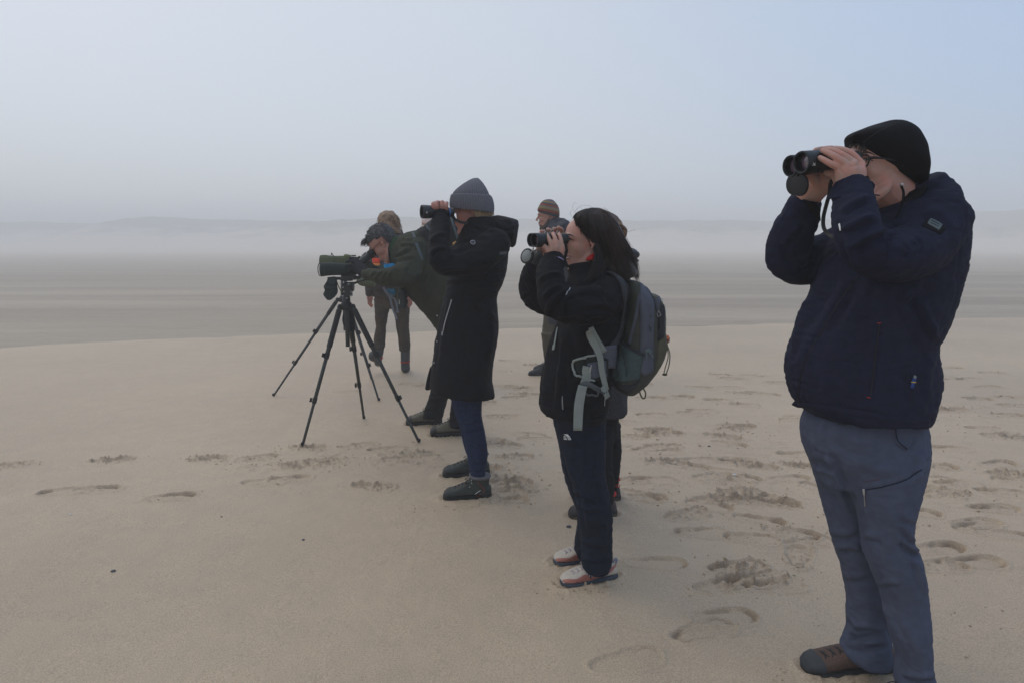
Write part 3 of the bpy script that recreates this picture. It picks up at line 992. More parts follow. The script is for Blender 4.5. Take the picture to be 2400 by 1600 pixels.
def eye(p, c, R, s, side, closed=False, brow=M['hair_dark'], lid=True):
    """eyeball, upper lid line and brow of one eye"""
    def T(v): return np.asarray(c) + (np.array(v) * s) @ R.T
    cw = p.snap([T((.092, side * .036, .003))], -.0028)[0]
    ax = np.array([.80, side * .60, 0]); Re = R @ np.stack([ax, np.array([-side * .6, .8, 0]) * 1.0, np.array([0, 0, 1.0])], 1)
    V, F = ell((0, 0, 0), (.0046 * s, .0100 * s, .0048 * s), Re, seg=16, rings=9)
    w = p.part('eyeball', (V + cw, F), M['eye_white'])
    V, F = ell((0, 0, 0), (.0030 * s, .0042 * s, .0044 * s), Re, seg=12, rings=7)
    p.part('iris', (V + cw + Re[:, 0] * .0024 * s, F), M['eye_dark'], parent=w)
    p.part('eyelashes', tube(p.snap([T((.070, side * .046, .005)), T((.080, side * .038, .0095)), T((.088, side * .030, .010)), T((.090, side * .022, .006))], .0006), [.0010, .0017, .0017, .001], seg=6, n=3), M['eye_dark'])
    p.part('eyebrow', tube(p.snap([T((.072, side * .052, .022)), T((.084, side * .042, .030)), T((.094, side * .030, .031)), T((.100, side * .018, .027))], .0008), [.0012, .0026, .0030, .0022], seg=6, n=3), brow)


def shoe(p, toe, heel, h, mats, high=0.0, name='boot', width=.095, sole_t=.026, voxel=.0035, seed=0, laces=True, zt=None):
    """toe and heel: ground points; h: instep height; high: height of the shaft"""
    toe, heel = np.asarray(toe, float), np.asarray(heel, float)
    L = np.linalg.norm((toe - heel)[:2])
    R = frame((toe - heel) * np.array([1, 1, 0]))
    base = heel.copy()
    z0 = (toe[2] + heel[2]) / 2
    base[2] = z0 - .005                        # pressed a little into the sand
    def T(v): return base + np.asarray(v, float) @ R.T
    def TT(VF): return np.asarray(VF[0]) @ R.T + base, VF[1]
    k = L / 0.29
    t = np.array([0.0, .02, .07, .13, .17, .21, .245, .27, .287, .295]) / .295 * L
    hw = np.array([.55, .78, .88, .84, .86, .98, 1.0, .86, .6, .25]) * width / 2
    if high:
        top = np.array([h * .8, h, h * 1.1, h * 1.1, h * 1.0, h * .82, h * .70, h * .60, h * .46, h * .24])
    else:
        top = np.array([h * .75, h * .95, h * .92, h * .98, h * 1.0, h * .84, h * .70, h * .60, h * .46, h * .24])
    C, A, B = [], [], []
    for a, w, tp in zip(t, hw, top):
        C.append((a, 0, (tp + sole_t) / 2)); A.append((0, w, 0)); B.append((0, 0, (tp - sole_t) / 2 + .004))
    parts = [TT(ringloft(C, A, B, 24, 2.5))]
    if high:
        parts.append(TT(ringloft([(.080 * k, 0, h * .5), (.078 * k, 0, h * .95), (.070 * k, 0, (h + high) / 2), (.066 * k, 0, high)],
                                 [(.068 * k, 0, 0), (.066 * k, 0, 0), (.062 * k, 0, 0), (.063 * k, 0, 0)], [(0, .044, 0), (0, .048, 0), (0, .050, 0), (0, .054, 0)], 24, 2.3)))
    V, F = remesh(parts, voxel, 3)
    V = rough_up(V, F, .0012, .02, seed)
    up = p.part(name, (V, F), mats['upper'])
    p.s[name] = Surf((V, F))
    # rand (rubber edge), midsole, lugged outsole
    C = [(a - .001, 0, sole_t * .62) for a in t]
    sole = ringloft(C, [(0, w * 1.06 + .002, 0) for w in hw], [(0, 0, sole_t * .48)] * len(t), 26, 4.0)
    p.part('sole', TT(sole), mats['sole'], smooth=40, parent=up)
    lugs = []
    for i in range(9):
        a = L * (.05 + i * .112)
        w = np.interp(a, t, hw)
        for s_ in (1, -1):
            lugs.append(box((a, s_ * w * .62, .006), (L * .036, w * .42, .0075)))
    p.part('tread', TT(join(lugs)), mats.get('tread', mats['sole']), smooth=False, parent=up)
    if 'cap' in mats:
        n = 7
        tc = np.linspace(L * .84, L * 1.0, n)
        C = [(a, 0, (np.interp(a, t, top) * 1.03 + sole_t * .8) / 2) for a in tc]
        cap_ = ringloft(C, [(0, np.interp(a, t, hw) * 1.05 + .0035, 0) for a in tc], [(0, 0, (np.interp(a, t, top) * 1.03 - sole_t * .8) / 2 + .005) for a in tc], 22, 2.5)
        p.part('toe_cap', TT(cap_), mats['cap'], smooth=50, parent=up)
        tc = np.linspace(-.002, L * .22, n)
        C = [(a, 0, (np.interp(a, t, top) * .62 + sole_t * .8) / 2) for a in tc]
        p.part('heel_counter', TT(ringloft(C, [(0, np.interp(a, t, hw) * 1.05 + .0035, 0) for a in tc], [(0, 0, (np.interp(a, t, top) * .62 - sole_t * .8) / 2 + .003) for a in tc], 22, 2.5)), mats['cap'], smooth=50, parent=up)
    if laces:
        lc = []
        x0, x1 = (.80, .50) if not high else (.76, .46)
        for i in range(5):
            a = L * (x0 + (x1 - x0) * i / 4)
            z = np.interp(a, t, top) + .006
            w = np.interp(a, t, hw) * .46
            for s_ in (1, -1):
                q = [(a, -s_ * w, z - .006), (a - L * .012, -s_ * w * .5, z - .001), (a - L * .03, s_ * w * .5, z + .001), (a - L * .05, s_ * w, z - .005)]
                lc.append(tube([T(v) for v in q], .0028, seg=6, n=3))
            if 'eyelet' in mats:
                for s_ in (1, -1):
                    V_, F_ = ell((0, 0, 0), (.006, .003, .006), seg=8, rings=5)
                    p.part('eyelet', (V_ @ R.T + T((a, s_ * w * 1.12, z - .010)), F_), mats['eyelet'], parent=up)
        a = L * (x1 - .05); z = np.interp(a, t, top) + .008
        for s_ in (1, -1):
            lc.append(tube([T((a, 0, z)), T((a + .02, s_ * .02, z + .012)), T((a + .035, s_ * .035, z - .004)), T((a + .012, s_ * .022, z - .002)), T((a, 0, z))], .0018, seg=6, n=4))
            lc.append(tube([T((a, 0, z)), T((a + .015, s_ * .03, z - .004)), T((a + .03, s_ * .048, z - .028))], .0018, seg=6, n=4))
        p.part('lace', join(lc), mats['lace'], parent=up)
    if high and 'collar' in mats:
        p.part('collar', TT(ringloft([(.066 * k, 0, high - .014), (.066 * k, 0, high - .006), (.066 * k, 0, high + .004), (.066 * k, 0, high + .003)],
                                     [(.060 * k, 0, 0), (.067 * k, 0, 0), (.064 * k, 0, .005), (.052 * k, 0, 0)], [(0, .053, 0), (0, .058, 0), (0, .057, 0), (0, .046, 0)], 26, 2.3)), mats['collar'], parent=up)
    return up, T, R

def finger(pts, r, seg=10):
    """(px,py,Y) joints, r in metres at the root and at the tip"""
    p = PP(pts)
    return tube(p, np.linspace(r[0], r[1], len(p)), seg=seg, n=4)

def nail(p, c, r, R, m, name='fingernail'):
    V, F = ell((0, 0, 0), r, R, seg=10, rings=6)
    p.part(name, (V + np.asarray(c), F), m)

def binocular(name, a0, a1, b0, b1, label, mtl, ro=.030, lens=True, eyecup=.019, group=None, body_r=None):
    """a0->a1: near barrel from objective to eyepiece; b0->b1 the far one"""
    a0, a1, b0, b1 = map(np.asarray, (a0, a1, b0, b1))
    e = empty(name, (a0 + b1) / 2, label, 'binoculars', group)
    for p0, p1 in ((a0, a1), (b0, b1)):
        L = np.linalg.norm(p1 - p0)
        br = body_r or ro * .88
        prof = [(.012, ro * .80), (.0005, ro * .86), (0, ro * .97), (.003, ro), (L * .20, ro * .99), (L * .215, ro * .95), (L * .23, ro * .99), (L * .26, ro * .97), (L * .42, br), (L * .66, br), (L * .78, br * .93), (L * .82, br * .80),
                (L * .83, eyecup * 1.05), (L * .90, eyecup * 1.08), (L * .905, eyecup * 1.0), (L * .92, eyecup * 1.06), (L * .99, eyecup * 1.10), (L, eyecup * .98), (L - .004, eyecup * .7)]
        b = obj('barrel', lathe(p0, p1, prof, 36, (0, 1)), mtl, e, smooth=45)
        obj('objective_tube', lathe(p0, p1, [(.026, ro * .70), (.010, ro * .80), (.001, ro * .87)], 32, (1, 0)), M['bore'], b)
        d = (p1 - p0) / L
        obj('objective_lens', lathe(p0, p1, [(.016, ro * .02), (.0165, ro * .35), (.018, ro * .60), (.021, ro * .77)], 30, (0, 0)), M['lens'], b)
    # bridge, hinge and focus wheel between the barrels
    La = np.linalg.norm(a1 - a0)
    da = (a1 - a0) / La
    side = (b0 - a0); side = side - da * side.dot(da)
    W_ = np.linalg.norm(side); side /= W_
    upv = np.cross(da, side); upv *= np.sign(upv[2] + 1e-9)
    for t_, h_ in ((.34, .020), (.66, .020)):
        c = a0 + da * La * t_ + side * W_ / 2
        obj('bridge', box(c, (h_, W_ / 2, .014), np.stack([da, side, upv], 1)), mtl, e, smooth=False)
    c0 = a0 + da * La * .30 + side * W_ / 2 + upv * .006
    obj('hinge', lathe(c0, c0 + da * La * .42, [(0, .008), (.002, .0095), (La * .42 - .002, .0095), (La * .42, .008)], 18), mtl, e, smooth=40)
    c1 = a0 + da * La * .60 + side * W_ / 2 + upv * .010
    obj('focus_wheel', lathe(c1, c1 + da * .032, [(0, .013), (.002, .0145), (.030, .0145), (.032, .013)], 22), M['rubber'], e, smooth=40)
    return e, da, side, upv

def hair_locks(guides, n, r0, jitter, seg=5, seed=0, npts=9, taper=0.25, fine=2):
    """locks blended between neighbouring guide curves"""
    rg = np.random.default_rng(seed)
    Gd = []
    for g in guides:
        c = catmull(np.asarray(g, float), 5)
        d = np.concatenate([[0], np.cumsum(np.linalg.norm(np.diff(c, axis=0), axis=1))])
        t = np.linspace(0, d[-1], npts)
        Gd.append(np.stack([np.interp(t, d, c[:, k]) for k in range(3)], 1))
    Gd = np.array(Gd)
    out = []
    for _ in range(n):
        u = rg.uniform(0, len(Gd) - 1.001)
        i, f = int(u), u - int(u)
        p = Gd[i] * (1 - f) + Gd[i + 1] * f
        w = np.linspace(0.3, 1, npts)[:, None]
        p = p + rg.normal(0, jitter, (1, 3)) * (.25 + .75 * np.linspace(0, 1, npts)[:, None] ** .5) + w * rg.normal(0, jitter * .7, (npts, 3)).cumsum(0) * .35
        k = rg.uniform(.55, 1.0)
        m_ = max(3, int(npts * k))
        r = r0 * rg.uniform(.5, 1.3)
        rr = r * (1 - (1 - taper) * np.linspace(0, 1, m_) ** 2) * np.clip((np.arange(m_) + .4) / 2, 0, 1)
        out.append(tube(p[:m_], rr, seg=seg, n=fine, round_=True))
    return join(out)

def cords(list_of_pts, r, seg=5, n=5):
    return join([tube(q, r, seg=seg, n=n) for q in list_of_pts])

def lettering(p, text, surf, x, y, size_px, mtl, name='lettering', ang=0.0, parent=None, Y=3.0, lift=.0015, right=None, up=None, center=None):
    """real raised letters on a surface"""
    cu = bpy.data.curves.new(name, 'FONT')
    cu.body = text
    cu.size = 1.0
    cu.extrude = 0.02
    cu.align_x = 'CENTER'; cu.align_y = 'CENTER'
    ob = bpy.data.objects.new('tmp', cu)
    COL.objects.link(ob)
    dg = bpy.context.evaluated_depsgraph_get()
    me = ob.evaluated_get(dg).to_mesh()
    V = np.array([v.co[:] for v in me.vertices]); F = [tuple(q.vertices) for q in me.polygons]
    ob.evaluated_get(dg).to_mesh_clear()
    bpy.data.objects.remove(ob)
    out = []
    if center is not None:
        k = size_px
        out = np.asarray(center) + V[:, :1] * k * np.asarray(right) + V[:, 1:2] * k * np.asarray(up) + V[:, 2:3] * .02 * np.cross(right, up)
        return obj(name, (out, F), mtl, parent, smooth=False)
    ca, sa = math.cos(ang), math.sin(ang)
    for v in V:
        a, b = v[0] * size_px, -v[1] * size_px
        q, _ = surf.at(x + a * ca - b * sa, y + a * sa + b * ca, lift + (0.0004 if v[2] > 0 else 0), Y)
        out.append(q)
    return obj(name, (np.array(out), F), mtl, parent or p.e, smooth=False)
# ================================================================== MAN IN NAVY JACKET (nearest, right)
YA = 2.08
A = Person(G(2060, 1602) * np.array([1, 1, 0]), 'tall man in navy softshell jacket and black hood looking through binoculars, nearest at the right')
# -- jacket
torso = [(425, 2150, 2215, 2.10, .10), (455, 2085, 2245, 2.10, .16), (500, 2000, 2262, 2.10, .20), (545, 1960, 2272, 2.10, .215), (600, 1935, 2270, 2.10, .21), (665, 1909, 2253, 2.10, .20), (750, 1878, 2222, 2.10, .195),
         (804, 1853, 2198, 2.10, .19), (855, 1840, 2204, 2.10, .195), (900, 1843, 2203, 2.10, .20), (940, 1858, 2194, 2.10, .205), (966, 1880, 2185, 2.10, .205)]
near_arm = [(2205, 520, 1.98, 58, .085), (2165, 575, 1.93, 66, .088), (2095, 600, 1.86, 62, .080), (2030, 585, 1.81, 52, .072), (2008, 535, 1.82, 51, .064), (2003, 485, 1.86, 48, .056), (1996, 448, 1.90, 44, .050)]
far_arm = [(2060, 520, 2.24, 62, .075), (1985, 575, 2.26, 55, .070), (1890, 615, 2.25, 52, .070), (1846, 605, 2.23, 50, .066), (1853, 560, 2.20, 50, .062), (1872, 515, 2.15, 46, .056), (1884, 482, 2.12, 38, .050)]
collar = slant([(2050, 500, 2235, 465, 2.10, .135), (2070, 478, 2232, 432, 2.10, .125), (2095, 455, 2222, 408, 2.10, .110), (2120, 438, 2208, 396, 2.10, .085)])
jk = [rows(torso, 36, 4), limb(near_arm, 20), limb(far_arm, 20), collar,
      slant([(1862, 934, 2186, 968, 2.10, .205), (1872, 946, 2184, 981, 2.10, .205)], 32)]
hem = [(1872, 939), (1900, 943), (1973, 954), (2069, 972), (2132, 986), (2180, 990)]
stA = [([(2097, 538), (2083, 560), (2090, 600)], 7, -9), ([(2112, 572), (2124, 590), (2118, 606)], 5, -8), ([(2143, 556), (2156, 578), (2150, 600)], 6, -7),
       ([(1968, 500), (2003, 476), (2040, 458)], 7, 6), ([(1972, 545), (2010, 520), (2058, 505)], 9, 8), ([(1990, 588), (2030, 556), (2092, 532)], 9, 9), 
       ([(2060, 545), (2110, 520), (2190, 515)], 11, 4), ([(1985, 560), (1995, 600), (2020, 640)], 8, 5),
       ([(2221, 471), (2252, 482), (2263, 515), (2252, 580), (2243, 640)], 3, 3.0, 'groove'), ([(2243, 640), (2240, 700), (2225, 735)], 3, 2.5, 'groove'),
       ([(1845, 560), (1858, 600), (1900, 625)], 9, 6), ([(1825, 590), (1845, 560), (1880, 520)], 9, 5), ([(1860, 640), (1890, 600), (1900, 570)], 8, 5), ([(1850, 490), (1832, 520), (1812, 560)], 2.5, 2, 'groove'),
       ([(1945, 590), (1930, 650), (1885, 745), (1858, 830)], 16, 9), ([(1990, 640), (1960, 700), (1905, 790), (1875, 860)], 15, 7), ([(2040, 655), (2010, 720), (1965, 800)], 14, 4),
       ([(2011, 648), (1973, 699), (1925, 778), (1893, 833), (1876, 887), (1871, 947)], 3.0, 3.0, 'groove'), ([(2020, 690), (1985, 740), (1945, 800)], 10, 3),
       ([(2061, 757), (2054, 830), (2040, 928)], 4, 3.0, 'groove'), ([(2050, 757), (2043, 830), (2028, 925)], 7, 3, 'ridge'), ([(2150, 690), (2170, 740), (2195, 800)], 10, 8), ([(2110, 680), (2140, 740), (2165, 830)], 12, 4),
       ([(2190, 830), (2170, 880), (2175, 950)], 12, 6), ([(2140, 860), (2150, 920), (2160, 975)], 12, 5), ([(2128, 905), (2122, 985)], 2.2, 1.8, 'groove'), (hem, 3.5, 3.0, 'groove'),
       ([(2180, 660), (2150, 700), (2110, 720)], 14, -6), ([(1900, 690), (1880, 760), (1852, 840)], 9, 6), ([(2080, 500), (2130, 478), (2195, 462), (2222, 470)], 3, 3, 'groove'),
       ([(2100, 470), (2150, 440), (2195, 420)], 7, 6), ([(2150, 500), (2200, 500), (2240, 540)], 10, 4), ([(1950, 470), (1985, 452), (2030, 448)], 3.0, 2.5, 'groove')]
jacket = A.cloth('jacket', jk, M['navy_softshell'], .0055, stA, 5, .003, .10, 3, sag=.0022)
JS = A.s['jacket']
zz, _ = JS.line([(2011, 648), (1973, 699), (1925, 778), (1893, 833), (1876, 887), (1871, 945)], .0012, 10)
A.part('zip', tube(zz, .0012, seg=6, n=1), M['rubber'], parent=jacket)
A.part('pocket_zip', JS.cord([(2060, 760), (2052, 830), (2040, 925)], .0018, .001), M['rubber'], parent=jacket)
A.part('stitch', JS.ribbon([(2056, 757), (2065, 757)], .0022, .001, .0006), M['red'], parent=jacket)
A.part('stitch', JS.ribbon([(2031, 929), (2040, 932)], .0022, .001, .0006), M['red'], parent=jacket)
A.part('hem_band', JS.ribbon([(1860, 944), (1873, 949), (1900, 950), (1973, 961), (2069, 976), (2132, 985), (2178, 988)], .016, .0015, .003, 10), M['navy_softshell'], parent=jacket)
# sleeve badge: grey-green rubber plate with two lines of small raised print
bd = A.part('badge_patch', JS.patch([(2170, 516), (2218, 536)], [(2160, 530), (2205, 551)], .0016, .001, 6, 4), M['black_fabric'], parent=jacket)
A.part('badge', JS.patch([(2181, 513), (2209, 527)], [(2173, 525), (2200, 540)], .003, .0015, 6, 4), mat('badge_rubber', (.10, .13, .135), .5, .4, var=.05, vscale=100), parent=jacket)
A.part('badge_print', join([JS.ribbon([(2182, 520), (2199, 529)], .0028, .0045, .0004), JS.ribbon([(2180, 525), (2198, 534)], .0022, .0045, .0004)]), M['black_fabric'], parent=jacket)
# flag tag at the side seam: blue with a yellow cross bar, white end with print
tagc = mat('tag_blue', (.012, .05, .22), .6, .3, var=.05)
ft = A.part('flag_tag', JS.ribbon([(2142, 886), (2137, 908)], .0088, .003, .001), tagc, parent=jacket)
A.part('flag_cross', join([JS.ribbon([(2135.5, 894), (2144.5, 895)], .0025, .0046, .0004)]), mat('tag_yellow', (.62, .42, .03), .6, .3, var=.03), parent=jacket)
A.part('tag_end', JS.ribbon([(2143, 880.5), (2142, 885)], .0088, .003, .001), M['grey_print'], parent=jacket)
A.part('chest_tag', JS.ribbon([(1968, 525), (1971, 540)], .005, .002, .001), M['white_print'], parent=jacket)
# cuffs
A.part('cuff', slant([(1939, 468, 2042, 452, 1.885, .056), (1946, 447, 2041, 430, 1.90, .053), (1957, 431, 2037, 418, 1.912, .048)]), M['navy_softshell'], parent=jacket)
A.part('cuff_lining', slant([(1955, 433, 2038, 421, 1.912, .046), (1960, 424, 2034, 413, 1.914, .043)]), M['black_fabric'], parent=jacket)
A.part('cuff_tab', join([tube(PP([(2030, 424, 1.89), (2043, 436, 1.89), (2036, 452, 1.89)]), [.006, .009, .006], seg=8, n=3)]), M['navy_softshell'], parent=jacket)
A.part('cuff', slant([(1848, 497, 1922, 520, 2.14, .054), (1858, 478, 1920, 504, 2.12, .050), (1868, 466, 1918, 490, 2.105, .044)]), M['black_fabric'], parent=jacket)
# fleece worn underneath and its drawcord
A.part('inner_collar', slant([(2048, 520, 2150, 478, 2.08, .105), (2060, 488, 2160, 448, 2.08, .10), (2085, 462, 2165, 428, 2.08, .09)]), M['black_fabric'])
A.part('drawcord', tube(PP([(2112, 435, 1.98), (2118, 455, 1.975), (2112, 485, 1.96), (2100, 510, 1.94)]), .0035, seg=8, n=5), M['black_fabric'])
A.part('drawcord_eyelet', lathe(P(2114, 433, 1.975), P(2114, 433, 1.965), [(0, .0035), (.001, .0045), (.004, .0045), (.005, .0035)], 12), M['metal'])
# -- trousers
tr = [rows([(960, 1895, 2165, 2.10, .17), (1000, 1877, 2176, 2.10, .175), (1050, 1882, 2179, 2.09, .175), (1090, 1899, 2172, 2.09, .165), (1125, 1912, 2166, 2.09, .14)], 32),
      rows([(1060, 1888, 2070, 2.17, .10), (1110, 1906, 2060, 2.17, .098), (1165, 1922, 2070, 2.165, .095), (1218, 1934, 2075, 2.16, .09), (1287, 1953, 2070, 2.15, .082), (1329, 1968, 2078, 2.15, .078), (1400, 1981, 2085, 2.14, .075),
            (1475, 1982, 2090, 2.13, .076), (1500, 1974, 2092, 2.12, .080), (1525, 1968, 2095, 2.11, .083), (1546, 1985, 2093, 2.10, .083)], 28),
      rows([(1040, 1950, 2180, 2.03, .11), (1090, 1968, 2172, 2.01, .11), (1135, 1982, 2164, 2.00, .105), (1184, 1999, 2152, 1.99, .10), (1255, 2014, 2143, 1.98, .088), (1292, 2020, 2160, 1.97, .085), (1344, 2040, 2171, 1.96, .082),
            (1402, 2062, 2182, 1.95, .078), (1480, 2078, 2186, 1.93, .076), (1547, 2096, 2190, 1.92, .076), (1600, 2092, 2208, 1.91, .085), (1630, 2098, 2212, 1.905, .088)], 28)]
stT = [([(1944, 1058), (1965, 1100), (1990, 1160)], 8, -7), ([(1900, 1080), (1935, 1092), (1962, 1100)], 8, -6), ([(2099, 1000), (2105, 1035), (2128, 1052)], 4, 4), ([(2148, 1010), (2140, 1040), (2126, 1056)], 4, -4),
       ([(2026, 1148), (2068, 1141), (2121, 1124), (2163, 1098)], 2.5, 3, 'groove'), ([(2028, 1140), (2075, 1132), (2130, 1112)], 6, 2.5, 'ridge'), ([(2018, 1260), (2040, 1250), (2075, 1262)], 8, 5),
       ([(2118, 1262), (2132, 1280), (2162, 1294)], 7, 10), ([(2120, 1230), (2134, 1258), (2150, 1268)], 7, 7), ([(2110, 1200), (2130, 1215), (2148, 1216)], 8, 4), ([(2125, 1340), (2138, 1400), (2160, 1470), (2180, 1540)], 2.2, 1.8, 'groove'),
       ([(2050, 1370), (2085, 1362), (2110, 1368)], 8, 4), ([(2060, 1400), (2100, 1470), (2130, 1530)], 11, 6), ([(2100, 1420), (2130, 1480), (2160, 1540)], 10, 4), ([(2140, 1300), (2160, 1350), (2175, 1400)], 8, 5),
       ([(1955, 1285), (1990, 1278), (2020, 1288)], 9, 6), ([(1945, 1240), (1980, 1250), (2015, 1236)], 9, 5), ([(1982, 1400), (1992, 1440), (2015, 1470)], 9, 6), ([(1984, 1488), (2010, 1494), (2060, 1492)], 6, -9),
       ([(1978, 1505), (2020, 1512), (2075, 1500)], 8, 6), ([(1990, 1470), (2030, 1465), (2065, 1475)], 8, 5), ([(1930, 1170), (1945, 1230), (1952, 1280)], 7, 4), ([(1925, 1120), (1960, 1150), (1995, 1200)], 9, 4),
       ([(1950, 1000), (1990, 1030), (2040, 1040)], 16, 3), ([(2020, 1080), (2060, 1100), (2110, 1100)], 14, 3), ([(2030, 1190), (2038, 1240), (2046, 1300)], 9, 4), ([(2150, 1060), (2158, 1090), (2150, 1130)], 8, 5),
       ([(1900, 1060), (1915, 1100), (1935, 1160)], 7, 3), ([(2110, 1575), (2150, 1585), (2190, 1580)], 8, 6), ([(2100, 1600), (2140, 1610), (2200, 1602)], 8, 5), ([(1962, 1340), (2000, 1350), (2040, 1340)], 9, 4)]
trs = A.cloth('trousers', tr, M['grey_blue_trousers'], .0055, stT, 5, .003, .12, 11, sag=.0016)
TS = A.s['trousers']
A.part('thigh_zip', TS.cord([(2028, 1147), (2068, 1140), (2121, 1124), (2160, 1099)], .0016, .0008), M['navy_trousers'], parent=trs)
A.part('zip_pull', join([tube(np.array([TS.at(2026, 1146, .004)[0], TS.at(2028, 1157, .006)[0]]), [.004, .003], seg=8), TS.cord([(2027, 1158), (2029, 1184)], .0014, .003)]), M['metal'], parent=trs)
A.part('thigh_print', join([TS.ribbon([(2028 + i * 5, 1128 - i * .9), (2031.5 + i * 5, 1127.4 - i * .9)], .0034, .0008, .0003) for i in range(7)]), mat('print_red', (.07, .035, .045), .7, .2, var=.05), parent=trs)
A.part('pocket_seam', TS.cord([(2099, 1000), (2104, 1030), (2126, 1051)], .0014, .0006), M['navy_trousers'], parent=trs)
A.part('belt_end', TS.ribbon([(1976, 958), (1977, 980), (1974, 996)], .026, .006, .0015), mat('belt_web', (.045, .055, .062), .8, .2, var=.1), parent=trs)
# -- shoes
bm = {'upper': mat('brown_mesh', (.085, .052, .040), .8, .3, var=.35, vscale=300, bump=.5, bscale=700), 'sole': mat('sole_dark', (.030, .032, .032), .8, .2, var=.2),
      'cap': mat('rand_dark', (.030, .035, .040), .6, .3, var=.15), 'lace': M['rubber'], 'tread': mat('sandy_tread', (.20, .17, .12), .95, .1, var=.4, vscale=120), 'eyelet': M['red']}
shoe(A, G(1880, 1572), G(2100, 1560), .080, bm, name='shoe', width=.108, seed=1)
shoe(A, G(2000, 1690), G(2205, 1652), .080, bm, name='shoe', width=.108, seed=2)
# -- body, head, hands
cA = P(2054, 389, 2.06)
RA = frame((-math.cos(math.radians(22)), -math.sin(math.radians(22)), .04))
sA = .90
A.coarse += [rows([(q[0], q[1], q[2], q[3], q[4]) for q in torso[2:]], 24, 2, .82), limb(near_arm, 12, 3, .72), limb(far_arm, 12, 3, .72)]
A.coarse += [rows([(985, 1890, 2170, 2.10, .15), (1090, 1910, 2165, 2.10, .14)], 20, 2, .85),
             rows([(1060, 1895, 2060, 2.17, .085), (1287, 1962, 2060, 2.15, .065), (1530, 2010, 2080, 2.11, .04)], 16, 2, .6), rows([(1060, 1960, 2170, 2.02, .095), (1292, 2030, 2150, 1.98, .065), (1600, 2115, 2185, 1.91, .04)], 16, 2, .6)]
A.fine += place(head_parts(ears=False), cA, RA, sA)
A.fine.append(neck_part(cA, RA, sA, P(2140, 500, 2.10), .062))
# near (left) hand on the near barrel
A.fine += [limb([(2000, 455, 1.905, 36, .026), (1995, 425, 1.905, 35, .025), (1994, 405, 1.905, 37, .024)], 16),
           finger([(2001, 425, 1.905), (2013, 400, 1.905), (2018, 386, 1.915)], (.017, .0125)), finger([(1990, 425, 1.897), (1998, 400, 1.890), (2000, 386, 1.892)], (.018, .0125)),
           finger([(1980, 425, 1.897), (1982, 402, 1.890), (1982, 389, 1.890)], (.017, .012)), finger([(1972, 425, 1.905), (1968, 404, 1.898), (1966, 393, 1.898)], (.016, .0115)),
           finger([(2018, 385, 1.915), (1996, 362, 1.922), (1975, 352, 1.935), (1958, 349, 1.950)], (.0115, .0085)),
           finger([(2002, 383, 1.898), (1978, 367, 1.905), (1955, 355, 1.920), (1940, 351, 1.935)], (.0115, .0085)),
           finger([(1984, 388, 1.890), (1962, 371, 1.893), (1942, 360, 1.908), (1929, 353.5, 1.922)], (.0110, .0080)),
           finger([(1966, 394, 1.896), (1948, 385, 1.892), (1934, 377, 1.899), (1922, 370.5, 1.912)], (.0100, .0075)),
           finger([(1965, 425, 1.93), (1955, 410, 1.95), (1938, 404, 1.965)], (.0135, .010))]
# far (right) hand holds the far barrel from below
A.fine += [limb([(1884, 480, 2.11, 28, .030), (1903, 452, 2.09, 30, .028), (1925, 428, 2.06, 31, .027), (1938, 412, 2.045, 30, .026)], 16),
           finger([(1925, 440, 2.055), (1905, 418, 2.03), (1890, 404, 2.02), (1882, 398, 2.015)], (.015, .011)),
           finger([(1940, 425, 2.06), (1958, 405, 2.07), (1955, 372, 2.07), (1932, 352, 2.05), (1912, 353, 2.035)], (.013, .0085)),
           finger([(1935, 430, 2.06), (1944, 400, 2.08), (1942, 368, 2.075), (1925, 354, 2.055), (1905, 360, 2.04)], (.013, .0085)),
           finger([(1945, 420, 2.06), (1968, 400, 2.07), (1972, 372, 2.07), (1955, 351, 2.055), (1936, 349, 2.04)], (.013, .0085))]
stH = [([(2024, 388), (2010, 388), (1990, 392)], 3, 2, 'groove'), ([(2010, 392), (2008, 410), (2004, 425)], 3.5, 1.5, 'ridge'), ([(1995, 392), (1993, 410), (1990, 425)], 3.5, 1.5, 'ridge'), ([(1966, 398), (1974, 404), (1978, 412)], 3, -2, 'ridge'),
       ([(1974, 362), (1978, 358)], 3, 1.5, 'ridge'), ([(1960, 368), (1964, 364)], 3, 1.2, 'ridge')]
A.body(M['skin_fair'], .0026, .010, stH)
# hood, hair, glasses
hoodr = [(1983, 328, 2004, 309, 2.045, .030), (1992, 344, 2030, 292, 2.055, .078), (2004, 378, 2066, 279, 2.065, .108), (2030, 396, 2098, 273, 2.07, .120), (2058, 412, 2126, 286, 2.075, .120), (2088, 422, 2146, 316, 2.08, .110), (2108, 430, 2156, 356, 2.085, .098), (2122, 440, 2158, 398, 2.09, .080), (2134, 452, 2156, 428, 2.09, .060)]
hd = []
V, F = slant(hoodr, 40, 5, 2.1)
